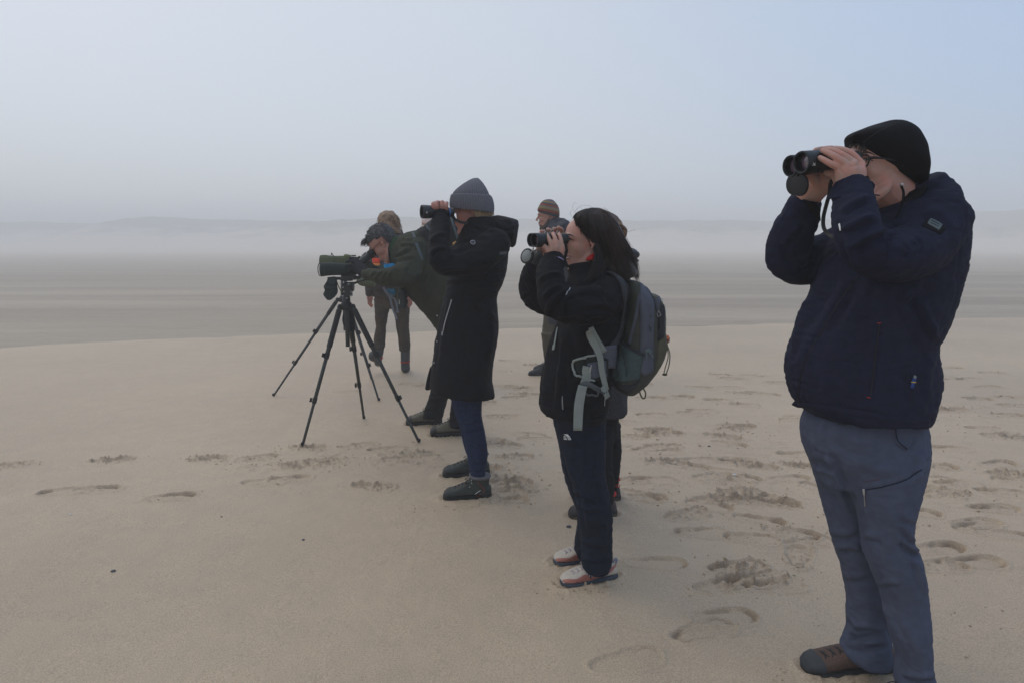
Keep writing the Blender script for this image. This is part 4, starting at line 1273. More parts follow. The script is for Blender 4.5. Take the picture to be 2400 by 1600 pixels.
# open the hood round the face: shell with a thickness, cut by the plane of its front edge
def hood_shell():
    a = remesh([(V, F)], .0055, 3)
    Vh, Fh = a
    x, y = proj(Vh)
    c = cA
    loc = (Vh - c) @ RA                       # forward, left, up
    # rim: points in front of the slanted rim plane are pulled back inside to form the opening
    sf = Surf((Vh, [tuple(f) for f in Fh]))
    keep = ~face_opening(Vh, c, RA, [(1880, 334), (1976, 333), (1990, 328), (2003, 328), (2018, 338), (2030, 354), (2040, 370), (2051, 391), (2068, 408), (2090, 421), (2112, 432), (2112, 540), (1880, 540)])
    fm = keep[Fh].all(1)
    Fk = Fh[fm]
    used = np.unique(Fk)
    mp_ = -np.ones(len(Vh), int); mp_[used] = np.arange(len(used))
    Vk, Fk = Vh[used], mp_[Fk]
    N = vnormals(Vh, Fh)[used]
    if ((Vk - Vh.mean(0)) * N).sum() < 0: N = -N
    rimw = np.array([sf.at(px, py, .001)[0] for px, py in ((1992, 329), (2004, 328), (2018, 338), (2030, 354), (2040, 370), (2051, 391), (2068, 408), (2090, 421), (2110, 431))])
    return Vk, Fk, N, rimw
Vk, Fk, Nk, rimw = hood_shell()
Vk = Vk + Nk * (fbm(Vk / .07, 2, 8) * .003)[:, None]
hood = A.part('hood', thicken(Vk, [tuple(f) for f in Fk], Nk, .004), M['black_fabric'])
A.part('hood_binding', tube(rimw, .0045, seg=10, n=4), M['black_fabric'], parent=hood)
HS = Surf((Vk, [tuple(f) for f in Fk]))
A.part('hood_seam', HS.cord([(2024, 334), (2052, 313), (2078, 300), (2095, 295)], .0009, .0005), M['rubber'], parent=hood)
def TA(v): return cA + (np.array(v) * sA) @ RA.T
fc = Surf(A.skinsurf)
def HA(pts, l=.004): return [fc.at(x, y, l)[0] for x, y in pts]
hg = [HA([(2000, 336), (1994, 342), (1992, 350), (1996, 356)]), HA([(2006, 336), (2000, 344), (1998, 352)]), HA([(2014, 338), (2010, 346), (2014, 352)]), HA([(2024, 344), (2026, 352), (2020, 360), (2014, 358)]),
      HA([(2030, 345), (2030, 360), (2036, 370), (2046, 366)])]
A.part('hair', hair_locks(hg, 46, .0013, .0022, seed=3, taper=.2), M['hair_curly'])
eye(A, cA, RA, sA, 1, brow=M['hair_curly']); eye(A, cA, RA, sA, -1, brow=M['hair_curly'])
# glasses: rims and temple
def ring_pts(cy, w, h, x0):
    return [TA((x0 - .25 * abs(math.cos(a) * w + cy - .0) * .5, cy + np.sign(math.cos(a)) * abs(math.cos(a)) ** .6 * w, .002 + np.sign(math.sin(a)) * abs(math.sin(a)) ** .6 * h)) for a in np.linspace(0, 2 * math.pi, 17)]
gl = [tube(ring_pts(.034, .027, .019, .112), .0022, seg=6, n=2), tube(ring_pts(-.034, .027, .019, .112), .0022, seg=6, n=2), tube([TA((.108, -.01, .008)), TA((.112, 0, .011)), TA((.108, .01, .008))], .0018, seg=6)]
for s_ in (1, -1):
    gl.append(tube([TA((.100, s_ * .061, .010)), TA((.090, s_ * .074, .010)), TA((.05, s_ * .078, .009)), TA((.0, s_ * .081, .006)), TA((-.02, s_ * .083, -.006))], [.004, .0035, .0022, .002, .002], seg=6))
A.part('glasses', join(gl), M['rubber'])
# binoculars
a0, a1 = P(1877, 381, 1.930), P(2008, 371, 2.000)
b0, b1 = P(1851, 390, 1.992), P(1985, 378, 2.062)
BA, da, sdv, upv = binocular('binoculars', a0, a1, b0, b1, 'dark binoculars held up by the tall man in the navy jacket, lens caps hanging', M['optic_black'], ro=.0305)
# small pale hawk-like mark on the near barrel
ss = Surf(lathe(a0, a1, [(0, .0305), (.05, .0302)], 36))
obj('barrel_mark', join([ss.ribbon([(1903.5, 387.5), (1909, 388), (1911.5, 387.3)], .0011, .0008, .0003), ss.ribbon([(1905.5, 382), (1907.2, 386.8)], .0010, .0008, .0003), ss.ribbon([(1911.3, 382), (1909, 384.5), (1909.5, 387)], .0012, .0008, .0003), ss.ribbon([(1907, 384), (1909.5, 387)], .0011, .0008, .0003)]), M['white_print'], BA)
cc = P(1874, 434, 1.958)
dd = da * np.array([1, 1, 1])
obj('lens_cap', lathe(cc - da * .004 , cc + da * .006, [(0, .0285), (.0006, .0305), (.008, .0310), (.010, .0290)], 36), M['rubber'], BA, smooth=40)
obj('lens_cap', lathe(cc + np.array([.006, .05, .006]) - da * .004, cc + np.array([.006, .05, .006]) + da * .006, [(0, .0285), (.0006, .0305), (.008, .0310), (.010, .0290)], 36), M['rubber'], BA, smooth=40)
obj('cap_tether', tube([P(1872, 406, 1.95), P(1868, 410, 1.955), P(1872, 414, 1.96)], .0025, seg=6), M['rubber'], BA)
obj('neck_strap', strap(catmull(PP([(1965, 410, 1.99), (1948, 428, 1.99), (1944, 455, 2.0), (1937, 480, 2.01), (1930, 510, 2.01), (1931, 535, 2.0), (1945, 552, 1.97), (1962, 556, 1.93)]), 6), .011, .0012, face=(-.3, -.95, 0)), M['rubber'], BA)
obj('neck_strap', strap(catmull(PP([(2035, 448, 1.905), (2050, 457, 1.94), (2060, 458, 1.97)]), 5), .008, .0015, face=(0, -.5, .85)), M['rubber'], BA)
# ================================================================== WOMAN WITH LONG DARK HAIR AND BACKPACK
B = Person(G(1375, 1352) * np.array([1, 1, 0]), 'smiling woman with long loose dark hair, red scarf and black coat, holding up binoculars')
YB = 2.75
torsoB = [(628, 1340, 1440, 2.76, .10), (650, 1332, 1462, 2.76, .15), (690, 1325, 1466, 2.76, .19), (740, 1312, 1462, 2.76, .20), (800, 1290, 1452, 2.76, .19), (850, 1277, 1440, 2.76, .185), (900, 1266, 1432, 2.76, .19), (950, 1262, 1426, 2.76, .195)]
near_armB = [(1428, 690, 2.62, 44, .085), (1400, 712, 2.56, 46, .085), (1350, 716, 2.50, 46, .076), (1308, 706, 2.46, 42, .066), (1293, 668, 2.48, 35, .058), (1290, 636, 2.52, 33, .052), (1297, 614, 2.56, 28, .046)]
far_armB = [(1380, 690, 2.90, 44, .08), (1310, 705, 2.96, 40, .075), (1256, 690, 2.96, 36, .07), (1248, 650, 2.92, 29, .055), (1262, 612, 2.86, 24, .046)]
stB = [([(1282, 752), (1290, 715), (1310, 690), (1330, 675)], 6, 8), ([(1275, 700), (1290, 680), (1318, 668)], 5, 6), ([(1318, 745), (1314, 720), (1325, 700), (1345, 690)], 5, 9), ([(1262, 660), (1285, 645), (1318, 640)], 5, 5),
       ([(1345, 690), (1380, 680), (1430, 688)], 7, 6), ([(1350, 720), (1395, 715), (1440, 720)], 7, 5), ([(1370, 745), (1400, 738), (1440, 740)], 7, 5), ([(1300, 740), (1340, 735), (1360, 745)], 6, 5),
       ([(1320, 770), (1318, 830), (1310, 900), (1308, 955)], 8, 6), ([(1350, 770), (1362, 830), (1360, 900)], 10, 5), ([(1290, 800), (1280, 870), (1272, 950)], 7, 6), ([(1320, 860), (1326, 890), (1318, 930)], 6, -6),
       ([(1222, 640), (1235, 660), (1250, 690)], 6, 6), ([(1225, 690), (1240, 690), (1262, 700)], 6, 6), ([(1228, 710), (1245, 705), (1262, 715)], 5, 5), ([(1232, 610), (1240, 640), (1255, 660)], 5, 5),
       ([(1410, 655), (1425, 690), (1430, 720)], 8, -4), ([(1380, 790), (1385, 850), (1375, 940)], 9, 4), ([(1264, 948), (1320, 958), (1380, 966), (1420, 972)], 3, 2.5, 'groove')]
coatB = [rows(torsoB, 32), slant([(1262, 945, 1424, 962, 2.76, .195), (1264, 955, 1420, 978, 2.76, .195)], 30), limb(near_armB, 20), limb(far_armB, 18),
         slant([(1330, 640, 1420, 640, 2.76, .115), (1328, 618, 1415, 612, 2.76, .085)], 26)]
cB = B.cloth('coat', coatB, M['black_coat'], .006, stB, 4, .003, .11, 21, sag=.002)
BS = B.s['coat']
B.part('cuff', slant([(1268, 634, 1325, 626, 2.53, .052), (1270, 615, 1326, 609, 2.555, .050)]), M['black_coat'], parent=cB)
B.part('inner_cuff', slant([(1282, 612, 1323, 607, 2.565, .040), (1284, 602, 1323, 599, 2.575, .037)]), M['black_fabric'], parent=cB)
lav = mat('lavender', (.46, .38, .66), .8, .2, var=.05)
cfs = Surf(slant([(1268, 634, 1325, 626, 2.53, .052), (1270, 615, 1326, 609, 2.555, .050), (1271, 603, 1326, 599, 2.56, .049)]))
B.part('wrist_band', cfs.ribbon([(1275.5, 610), (1284, 607), (1294, 605.5), (1303, 606)], .0135, .0015, .0008), lav, parent=cB)
B.part('wrist_piping', tube(PP([(1308, 603, 2.515), (1316, 606, 2.52), (1322, 612, 2.53)]), .0018, seg=6), lav, parent=cB)
B.part('zip', BS.cord([(1284, 815), (1275, 880), (1270, 946)], .0018, .001), M['rubber'], parent=cB)
B.part('zip_pull', tube(PP([(1318, 928, 2.555), (1318, 940, 2.555), (1319, 958, 2.555)]), [.0015, .0022, .0022], seg=6), M['grey_print'], parent=cB)
B.part('chest_zip_pull', tube(np.array([BS.at(1328, 682, .004)[0], BS.at(1324, 690, .006)[0], BS.at(1335, 677, .004)[0]]), .0018, seg=6), M['metal'], parent=cB)
# trousers
trB = [rows([(940, 1285, 1425, 2.77, .15), (985, 1297, 1420, 2.77, .155), (1030, 1307, 1420, 2.77, .145), (1060, 1314, 1418, 2.76, .13)], 28),
       rows([(1010, 1304, 1395, 2.84, .09), (1060, 1312, 1395, 2.84, .088), (1117, 1323, 1400, 2.84, .082), (1160, 1338, 1405, 2.835, .075), (1200, 1352, 1410, 2.83, .07), (1250, 1350, 1410, 2.88, .068), (1290, 1345, 1408, 2.91, .068), (1302, 1352, 1405, 2.91, .066)], 24),
       rows([(1010, 1318, 1420, 2.70, .095), (1060, 1320, 1418, 2.70, .09), (1110, 1330, 1419, 2.69, .085), (1155, 1345, 1427, 2.68, .08), (1200, 1355, 1434, 2.675, .075), (1245, 1360, 1436, 2.70, .072), (1290, 1361, 1436, 2.72, .072), (1320, 1362, 1433, 2.73, .074), (1333, 1370, 1428, 2.73, .073)], 26)]
stBt = [([(1305, 1000), (1330, 1030), (1370, 1040)], 8, 4), ([(1340, 1150), (1370, 1160), (1400, 1180)], 7, 6), ([(1345, 1175), (1375, 1190), (1420, 1190)], 6, 6), ([(1400, 1090), (1405, 1140), (1420, 1190)], 7, 5), ([(1365, 1120), (1372, 1180), (1385, 1240)], 8, 5),
        ([(1362, 1260), (1390, 1275), (1430, 1270)], 6, 5), ([(1364, 1300), (1395, 1312), (1432, 1300)], 5, 6), ([(1415, 1200), (1418, 1260), (1412, 1310)], 5, 4), ([(1330, 1080), (1345, 1120), (1362, 1150)], 6, 4), ([(1385, 1000), (1392, 1060), (1390, 1100)], 9, 3)]
tB = B.cloth('trousers', trB, M['navy_trousers'], .006, stBt, 4, .003, .11, 27, sag=.002)
TB = B.s['trousers']
# quarter dome print and three short word lines on the thigh
lg = [TB.ribbon([(1322 + k * 3.2 + 0, 1017 - k * .2), (1329 + k * 2.6, 1020 + k * .6), (1333 + k * 2.7, 1030)], .0026, .0008, .0003) for k in range(3)]
wl = [TB.ribbon([(1321.5, 1021 + k * 3.2), (1326.5 + k * 1.5, 1022.5 + k * 3.2)], .0026, .0008, .0003) for k in range(3)]
B.part('thigh_print', join(lg + wl), M['white_print'], parent=tB)
# trainers
coral = mat('coral_overlay', (.36, .14, .11), .6, .3, var=.08)
cream = mat('cream_mesh', (.50, .45, .38), .85, .2, var=.08, vscale=200, bump=.4, bscale=900)
navyr = mat('navy_midsole', (.042, .055, .075), .6, .3, var=.1)
tanr = mat('tan_outsole', (.30, .22, .15), .9, .2, var=.3, vscale=150)
lil = mat('lilac_lace', (.36, .31, .33), .85, .2, var=.05)
tm = {'upper': cream, 'sole': navyr, 'lace': lil, 'tread': tanr}
for (toe, heel, near) in ((G(1314, 1371), G(1441, 1349), 1), (G(1298, 1321), G(1420, 1303), 0)):
    up, T, R = shoe(B, toe, heel, .070, tm, name='shoe', width=.088, seed=5 + near)
    sf = B.s['shoe']; L = np.linalg.norm((toe - heel)[:2])
    x0, y0 = proj(np.array([T((.235, .0, .03))]))[0][0], proj(np.array([T((.235, 0, .03))]))[1][0]
    # overlays follow the near side of the shoe
    def sp(t_, h_): 
        w_ = .044 * np.interp(t_ / L, [0, .07, .24, .58, .83, .93, 1.0], [.55, .88, .84, .98, 1.0, .78, .25]) * np.interp(h_, [.03, .07], [.98, .78])
        q = T((t_, w_, h_)); a, b_ = proj(np.array([q])); return (a[0], b_[0])
    B.part('mudguard', sf.patch([sp(L * .99, .036), sp(L * .93, .046), sp(L * .78, .045), sp(L * .62, .056), sp(L * .48, .034)], [sp(L * .985, .029), sp(L * .93, .029), sp(L * .78, .029), sp(L * .60, .029), sp(L * .48, .029)], .0016, .001, 26, 6), coral, parent=up)
    B.part('side_stripe', sf.patch([sp(L * .52, .040), sp(L * .32, .048), sp(L * .12, .066), sp(L * .03, .076)], [sp(L * .52, .029), sp(L * .32, .034), sp(L * .14, .048), sp(L * .03, .064)], .0022, .001, 18, 4), coral, parent=up)
    z = []
    for k in range(4):
        t_ = L * (.60 - k * .10)
        z.append(sf.patch([sp(t_, .066), sp(t_ - L * .035, .066)], [sp(t_ - L * .06, .036), sp(t_ - L * .095, .038)], .0018, .001, 4, 5))
        z.append(sf.patch([sp(t_ - L * .04, .050), sp(t_ - L * .06, .042)], [sp(t_ - L * .10, .066), sp(t_ - L * .125, .064)], .0019, .001, 4, 4))
    B.part('zigzag', join(z), mat('navy_zigzag', (.025, .040, .075), .7, .3, var=.05) if near else M['navy_trousers'], parent=up)
    B.part('heel_loop', tube([T((.010, 0, .070)), T((.000, 0, .084)), T((-.007, 0, .080)), T((-.004, 0, .064))], [.004, .005, .005, .004], seg=8), mat('loop_blue', (.25, .27, .36), .8, .2, var=.05) if near else lil, parent=up)
# body
cB_ = P(1373, 566, 2.75)
RB = frame((-.96, -.22, -.02))
sB = .90
B.coarse += [rows(torsoB[1:], 24, 2, .82), limb(near_armB, 12, 3, .72), limb(far_armB, 12, 3, .72), rows([(950, 1290, 1420, 2.77, .14), (1060, 1318, 1412, 2.76, .12)], 20, 2, .9),
             rows([(1010, 1308, 1390, 2.84, .08), (1160, 1342, 1400, 2.835, .06), (1290, 1358, 1400, 2.91, .04)], 16, 2, .6), rows([(1010, 1322, 1415, 2.70, .085), (1160, 1350, 1424, 2.68, .065), (1320, 1376, 1422, 2.73, .045)], 16, 2, .6)]
B.fine += place(head_parts(fem=True), cB_, RB, sB)
B.fine.append(neck_part(cB_, RB, sB, P(1395, 655, 2.76), .048))
B.fine += [limb([(1300, 618, 2.565, 22, .024), (1302, 600, 2.575, 20.5, .022), (1300, 588, 2.57, 21, .019)], 14),
           finger([(1312, 600, 2.565), (1316, 588, 2.56), (1317, 579, 2.56)], (.014, .0105)), finger([(1303, 600, 2.56), (1304, 588, 2.555), (1305, 580, 2.55)], (.014, .0105)),
           finger([(1296, 600, 2.56), (1294, 590, 2.555), (1293, 583, 2.552)], (.014, .0105)), finger([(1290, 602, 2.565), (1287, 592, 2.56), (1283, 585, 2.56)], (.013, .010)),
           finger([(1317, 580, 2.56), (1315, 566, 2.562), (1312, 554, 2.575), (1307.5, 545.5, 2.60)], (.0098, .0072)), finger([(1306, 580, 2.55), (1303, 566, 2.553), (1299, 554, 2.566), (1294, 544.5, 2.595)], (.0100, .0073)),
           finger([(1294, 582, 2.552), (1290, 568, 2.553), (1284, 556, 2.566), (1279.5, 547.5, 2.592)], (.0098, .0072)), finger([(1284, 585, 2.56), (1277, 577, 2.56), (1270, 568.5, 2.572)], (.0092, .0066)),
           # far hand
           limb([(1268, 612, 2.85, 17, .022), (1272, 596, 2.83, 19, .022), (1276, 582, 2.81, 19, .020)], 14),
           finger([(1284, 585, 2.80), (1296, 565, 2.82), (1296, 545, 2.80), (1284, 538, 2.76)], (.010, .0075)), finger([(1290, 582, 2.80), (1306, 560, 2.82), (1307, 542, 2.80), (1298, 536.5, 2.76)], (.010, .0075)),
           finger([(1294, 582, 2.80), (1316, 560, 2.82), (1317, 540, 2.80), (1309, 533.5, 2.765)], (.010, .0075)), finger([(1268, 590, 2.79), (1264, 576, 2.76), (1270, 570, 2.74)], (.011, .009)),
           finger([(1280, 585, 2.80), (1284, 560, 2.82), (1275, 545, 2.78), (1268, 543, 2.75)], (.010, .0075))]
stBh = [([(1330, 594), (1336, 590), (1341, 584)], 2.2, -2.0, 'ridge')]
B.body(M['skin_fair'], .0027, .012, stBh)
SBk = Surf(B.skinsurf)
eye(B, cB_, RB, sB, 1); eye(B, cB_, RB, sB, -1)
def TB_(v): return cB_ + (np.array(v) * sB) @ RB.T
B.part('lips', join([tube(B.snap([TB_((.078, .029, -.062)), TB_((.0935, .014, -.0625)), TB_((.0965, 0, -.061)), TB_((.0935, -.014, -.0625))], .0003), [.0015, .0030, .0030, .0026], seg=8), tube(B.snap([TB_((.078, .029, -.066)), TB_((.091, .014, -.076)), TB_((.093, 0, -.077)), TB_((.091, -.014, -.076))], .0003), [.0015, .0034, .0036, .003], seg=8)]), mat('lips', (.30, .11, .10), .45, .4, var=.05))
B.part('teeth', tube(B.snap([TB_((.082, .024, -.0665)), TB_((.0900, .013, -.069)), TB_((.092, 0, -.0695)), TB_((.0900, -.013, -.069))], .0006), [.001, .0026, .0026, .002], seg=8), mat('teeth', (.60, .58, .54), .3, .5, var=.02))
B.part('earring', join([ell(SBk.at(1391.5, 585, .002)[0], .0026), ell(SBk.at(1392, 589, .003)[0], .002)]), M['metal'])
nm = mat('nail_polish', (.012, .014, .020), .2, .6, var=.02, coat=1)
for (x, y, Y, rx, rz, an) in ((1279.6, 547.6, 2.584, .0055, .0078, .3), (1294, 543.6, 2.588, .0055, .0078, .3), (1307.6, 545, 2.592, .0045, .006, .3), (1269.5, 568, 2.566, .0062, .0058, -.8)):
    ca, sa = math.cos(an), math.sin(an)
    Rn = np.array([[ca, 0, sa], [0, 1, 0], [-sa, 0, ca]])
    nail(B, P(x, y, Y - .004), (rx, .0028, rz), Rn, nm)
# hair
hb = [slant([(1345, 520, 1352, 500, 2.72, .050), (1358, 545, 1372, 491, 2.74, .082), (1376, 562, 1400, 489, 2.75, .096), (1395, 590, 1436, 508, 2.76, .105), (1398, 625, 1462, 550, 2.77, .115), (1400, 652, 1484, 598, 2.78, .125), (1425, 668, 1496, 640, 2.78, .10)], 34, 5)]
V, F = remesh(hb, .006, 4)
loc = (V - cB_) @ RB
# the hairline: from the brow back over the temple, round the ear and down behind the jaw
keep = ~face_opening(V, cB_, RB, [(1250, 530), (1325, 524), (1343, 515), (1352, 527), (1362, 544), (1374, 560), (1386, 566), (1395, 574), (1399, 600), (1401, 640), (1401, 760), (1250, 760)])
Fk = F[keep[F].all(1)]
used = np.unique(Fk); mp_ = -np.ones(len(V), int); mp_[used] = np.arange(len(used))
Nn = vnormals(V, F)
if ((V - V.mean(0)) * Nn).sum() < 0: Nn = -Nn
V = V + Nn * (fbm(V * np.array([18, 60, 18]) , 2, 5) * .003)[:, None]
hair = B.part('hair', thicken(V[used], [tuple(f) for f in mp_[Fk]], Nn[used], .002), M['hair_dark'])
HB = Surf((V[used], [tuple(f) for f in mp_[Fk]]))
def HL(pts, lift=.004):
    return [HB.at(x, y, lift)[0] for x, y in pts]
gd = [HL([(1372, 493), (1352, 502), (1346, 520), (1356, 535)]),
      HL([(1385, 491), (1366, 505), (1362, 530), (1374, 556), (1386, 564)]),
      HL([(1395, 491), (1385, 515), (1392, 550), (1405, 590), (1412, 640)]),
      HL([(1405, 492), (1410, 520), (1425, 565), (1440, 615), (1452, 665)]),
      HL([(1412, 495), (1435, 530), (1455, 580), (1475, 625), (1486, 660)]),
      HL([(1418, 498), (1448, 540), (1468, 585), (1487, 620), (1497, 668)])]
B.part('hair_lock', hair_locks(gd[1:], 1500, .0014, .0050, seed=11, seg=4, fine=1), M['hair_dark'], parent=hair)
B.part('hair_lock', hair_locks(gd[3:], 380, .0011, .007, seed=12, taper=.1, seg=4, fine=1), M['hair_tips'], parent=hair)
B.part('hair_lock', hair_locks([HL([(1372, 493), (1352, 503), (1345, 516)]), HL([(1376, 492), (1358, 508), (1352, 524), (1364, 548)]), HL([(1382, 492), (1366, 512), (1366, 540), (1382, 562)])], 420, .0011, .0025, seed=13, seg=4, fine=1), M['hair_dark'], parent=hair)
B.part('hair_lock', hair_locks([[q + np.array([.004, -.004, 0]) for q in g_] for g_ in gd[2:]], 90, .0007, .016, seed=17, taper=.1, seg=4, fine=1), M['hair_tips'], parent=hair)
fr = [PP([(1396, 570, 2.655), (1398, 600, 2.64), (1390, 630, 2.62), (1372, 655, 2.60), (1350, 668, 2.575)]), PP([(1400, 575, 2.655), (1406, 610, 2.64), (1400, 640, 2.62), (1384, 660, 2.60)]), PP([(1402, 580, 2.66), (1414, 620, 2.65), (1418, 650, 2.63), (1410, 668, 2.62)])]
B.part('hair_lock', hair_locks(fr, 340, .0011, .0065, seed=14, taper=.15, seg=4, fine=1), M['hair_dark'], parent=hair)
fly = [PP([(1350, 502, 2.72), (1342, 488, 2.70), (1346, 476, 2.70), (1352, 478, 2.70)]), PP([(1356, 499, 2.72), (1352, 488, 2.7), (1366, 482, 2.69), (1386, 484, 2.69), (1390, 491, 2.69)]), PP([(1348, 504, 2.72), (1350, 492, 2.7), (1360, 487, 2.7), (1366, 492, 2.7)]),
       PP([(1340, 508, 2.72), (1336, 500, 2.72), (1340, 494, 2.72)]), PP([(1487, 620, 2.8), (1496, 640, 2.8), (1494, 668, 2.79), (1490, 684, 2.78)])]
for f_ in fly: B.part('hair_strand', tube(f_, .0003, seg=4, n=6), M['hair_dark'], parent=hair)
B.part('scarf', slant([(1362, 610, 1402, 606, 2.75, .078), (1368, 602, 1402, 594, 2.75, .072), (1382, 596, 1402, 588, 2.75, .066)], 22), M['red'])
# binoculars
a0, a1 = P(1252, 563.5, 2.555), P(1327, 560, 2.635)
b0, b1 = P(1243.5, 563, 2.620), P(1319, 559.5, 2.70)
BB, da, sdv, upv = binocular('binoculars', a0, a1, b0, b1, 'slim dark binoculars held by the long haired woman with dark nail polish', M['optic_black'], ro=.0262, body_r=.0245, eyecup=.0195)
for k, (x, y, Y) in enumerate(((1236, 601, 2.66), (1257, 603, 2.74))):
    c = P(x, y, Y)
    ax = np.array([-.62, -.70, .25]); ax /= np.linalg.norm(ax)
    cp = obj('lens_cap', lathe(c - ax * .005, c + ax * .006, [(0, .028), (.001, .030), (.010, .0305), (.011, .0285)], 32), M['rubber'], BB, smooth=40)
    obj('cap_face', lathe(c + ax * .0055, c + ax * .0065, [(0, .024), (.001, .0235)], 28), M['grey_print'] if k == 0 else M['rubber'], cp)
    obj('cap_tether', tube([P((1250, 1258)[k], 580, (2.58, 2.64)[k]), P((1249, 1260)[k], 586, (2.60, 2.66)[k]), P((1245, 1257)[k], 592, (2.62, 2.68)[k])], .0022, seg=6), M['metal'], BB)
obj('neck_strap', strap(catmull(PP([(1326, 572, 2.60), (1328, 590, 2.585), (1324, 606, 2.60), (1328, 622, 2.615), (1345, 628, 2.63)]), 5), .011, .0012, face=(-.5, -.8, 0)), M['rubber'], BB)

# ------------------------------------------------------------------ her backpack
K = empty('backpack', P(1470, 924, 2.78), 'grey and olive hiking backpack with mesh side pocket on the long haired woman', 'backpack')
olive = mat('pack_olive', (.050, .054, .044), .75, .3, var=.12, vscale=20, bump=.3, bscale=900)
greyb = mat('pack_grey_blue', (.085, .094, .125), .75, .3, var=.1, vscale=20, bump=.3, bscale=900)
greyd = mat('pack_dark_grey', (.026, .028, .034), .8, .3, var=.1, bump=.3, bscale=900)
oliv2 = mat('pack_olive_light', (.085, .088, .060), .75, .3, var=.12, vscale=20, bump=.3, bscale=900)
mesh_ = mat('pack_mesh', (.055, .095, .100), .8, .2, var=.1, vscale=60)
t = mesh_.node_tree; b_ = t.nodes['Principled BSDF']
vt = t.nodes.new('ShaderNodeTexVoronoi'); vt.inputs['Scale'].default_value = 420
tc_ = t.nodes.new('ShaderNodeTexCoord'); t.links.new(tc_.outputs['Object'], vt.inputs[0])
rp_ = t.nodes.new('ShaderNodeValToRGB'); rp_.color_ramp.elements[0].position = .25; rp_.color_ramp.elements[1].position = .5
rp_.color_ramp.elements[0].color = (.012, .016, .018, 1); rp_.color_ramp.elements[1].color = (.070, .105, .108, 1)
t.links.new(vt.outputs['Distance'], rp_.inputs[0]); t.links.new(rp_.outputs[0], b_.inputs['Base Color'])
bagp = [slant([(1462, 655, 1503, 662, 2.78, .10), (1458, 690, 1524, 690, 2.78, .135), (1454, 735, 1540, 735, 2.78, .145), (1448, 785, 1545, 785, 2.78, .148), (1436, 830, 1540, 835, 2.78, .150), (1420, 868, 1525, 880, 2.78, .150), (1432, 898, 1500, 905, 2.78, .140), (1452, 914, 1486, 916, 2.78, .10)], 34, 4, 2.7)]
stK = [([(1468, 665), (1462, 720), (1452, 790)], 5, 3), ([(1494, 700), (1478, 760), (1474, 800)], 4, -3, 'ridge'), ([(1450, 800), (1456, 850), (1458, 900)], 6, 4), ([(1470, 820), (1476, 860), (1474, 900)], 6, 4), ([(1430, 870), (1450, 860), (1470, 880)], 7, 4), ([(1500, 700), (1510, 760), (1508, 830)], 6, 4), ([(1440, 905), (1465, 900), (1490, 890)], 7, 3)]
V, F = remesh(bagp, .006, 4)
V = sculpt(V, F, stK); V = rough_up(V, F, .004, .09, 31)
bag = obj('bag', (V, F), olive, K)
KS = Surf((V, F))
obj('front_panel', KS.patch([(1500, 664), (1520, 676), (1532, 700)], [(1500, 872), (1512, 880), (1530, 868)], .004, .004, 10, 26), greyb, K)
fp2 = KS.patch([(1490, 690), (1500, 668)], [(1476, 800), (1500, 806)], .0035, .003, 6, 16)
obj('side_band', KS.ribbon([(1512, 672), (1500, 695), (1493, 730), (1486, 765), (1476, 806)], .014, .004, .0015, 6), greyb, K)
# outer front pocket bulging toward the right
fpk = [slant([(1512, 688, 1545, 692, 2.78, .10), (1514, 720, 1558, 722, 2.78, .115), (1516, 770, 1559, 772, 2.78, .12), (1512, 815, 1562, 812, 2.78, .12), (1506, 850, 1546, 852, 2.78, .115), (1502, 878, 1522, 884, 2.78, .10)], 30, 4, 2.7)]
V, F = remesh(fpk, .006, 4); V = rough_up(V, F, .004, .07, 33)
V = sculpt(V, F, [([(1536, 700), (1532, 760), (1530, 820)], 5, 4), ([(1548, 740), (1546, 790), (1540, 830)], 5, 4)])
fr_ = obj('front_pocket', (V, F), oliv2, K)
FS = Surf((V, F), )
obj('pocket_panel', FS.patch([(1516, 690), (1532, 690), (1548, 700)], [(1512, 826), (1524, 838), (1534, 812)], .003, .003, 9, 20), greyb, fr_)
obj('dark_panel', FS.patch([(1549, 712), (1557, 716)], [(1541, 800), (1556, 790)], .0035, .002, 5, 14), greyd, fr_)
obj('zip', FS.cord([(1520, 700), (1524, 740), (1526, 790), (1520, 830)], .002, .004), M['rubber'], fr_)
ALLK = Surf((V, F), (bag_v := np.array([v.co[:] for v in bag.data.vertices]) + origin_of(K), [tuple(p_.vertices) for p_ in bag.data.polygons]))
# mesh side pocket with bound edge
mv = ALLK.patch([(1451, 786), (1464, 808), (1482, 822), (1506, 834)], [(1424, 866), (1440, 884), (1462, 894), (1498, 886)], .010, .004, 16, 14)
mp2 = obj('mesh_pocket', mv, mesh_, K)
obj('pocket_binding', ALLK.ribbon([(1450, 781), (1462, 800), (1480, 817), (1506, 831)], .011, .014, .0015), greyd, mp2)
obj('bottom_panel', KS.patch([(1422, 872), (1450, 896), (1480, 902), (1500, 888)], [(1436, 894), (1455, 914), (1475, 918), (1490, 908)], .006, .004, 12, 6), greyd, K)
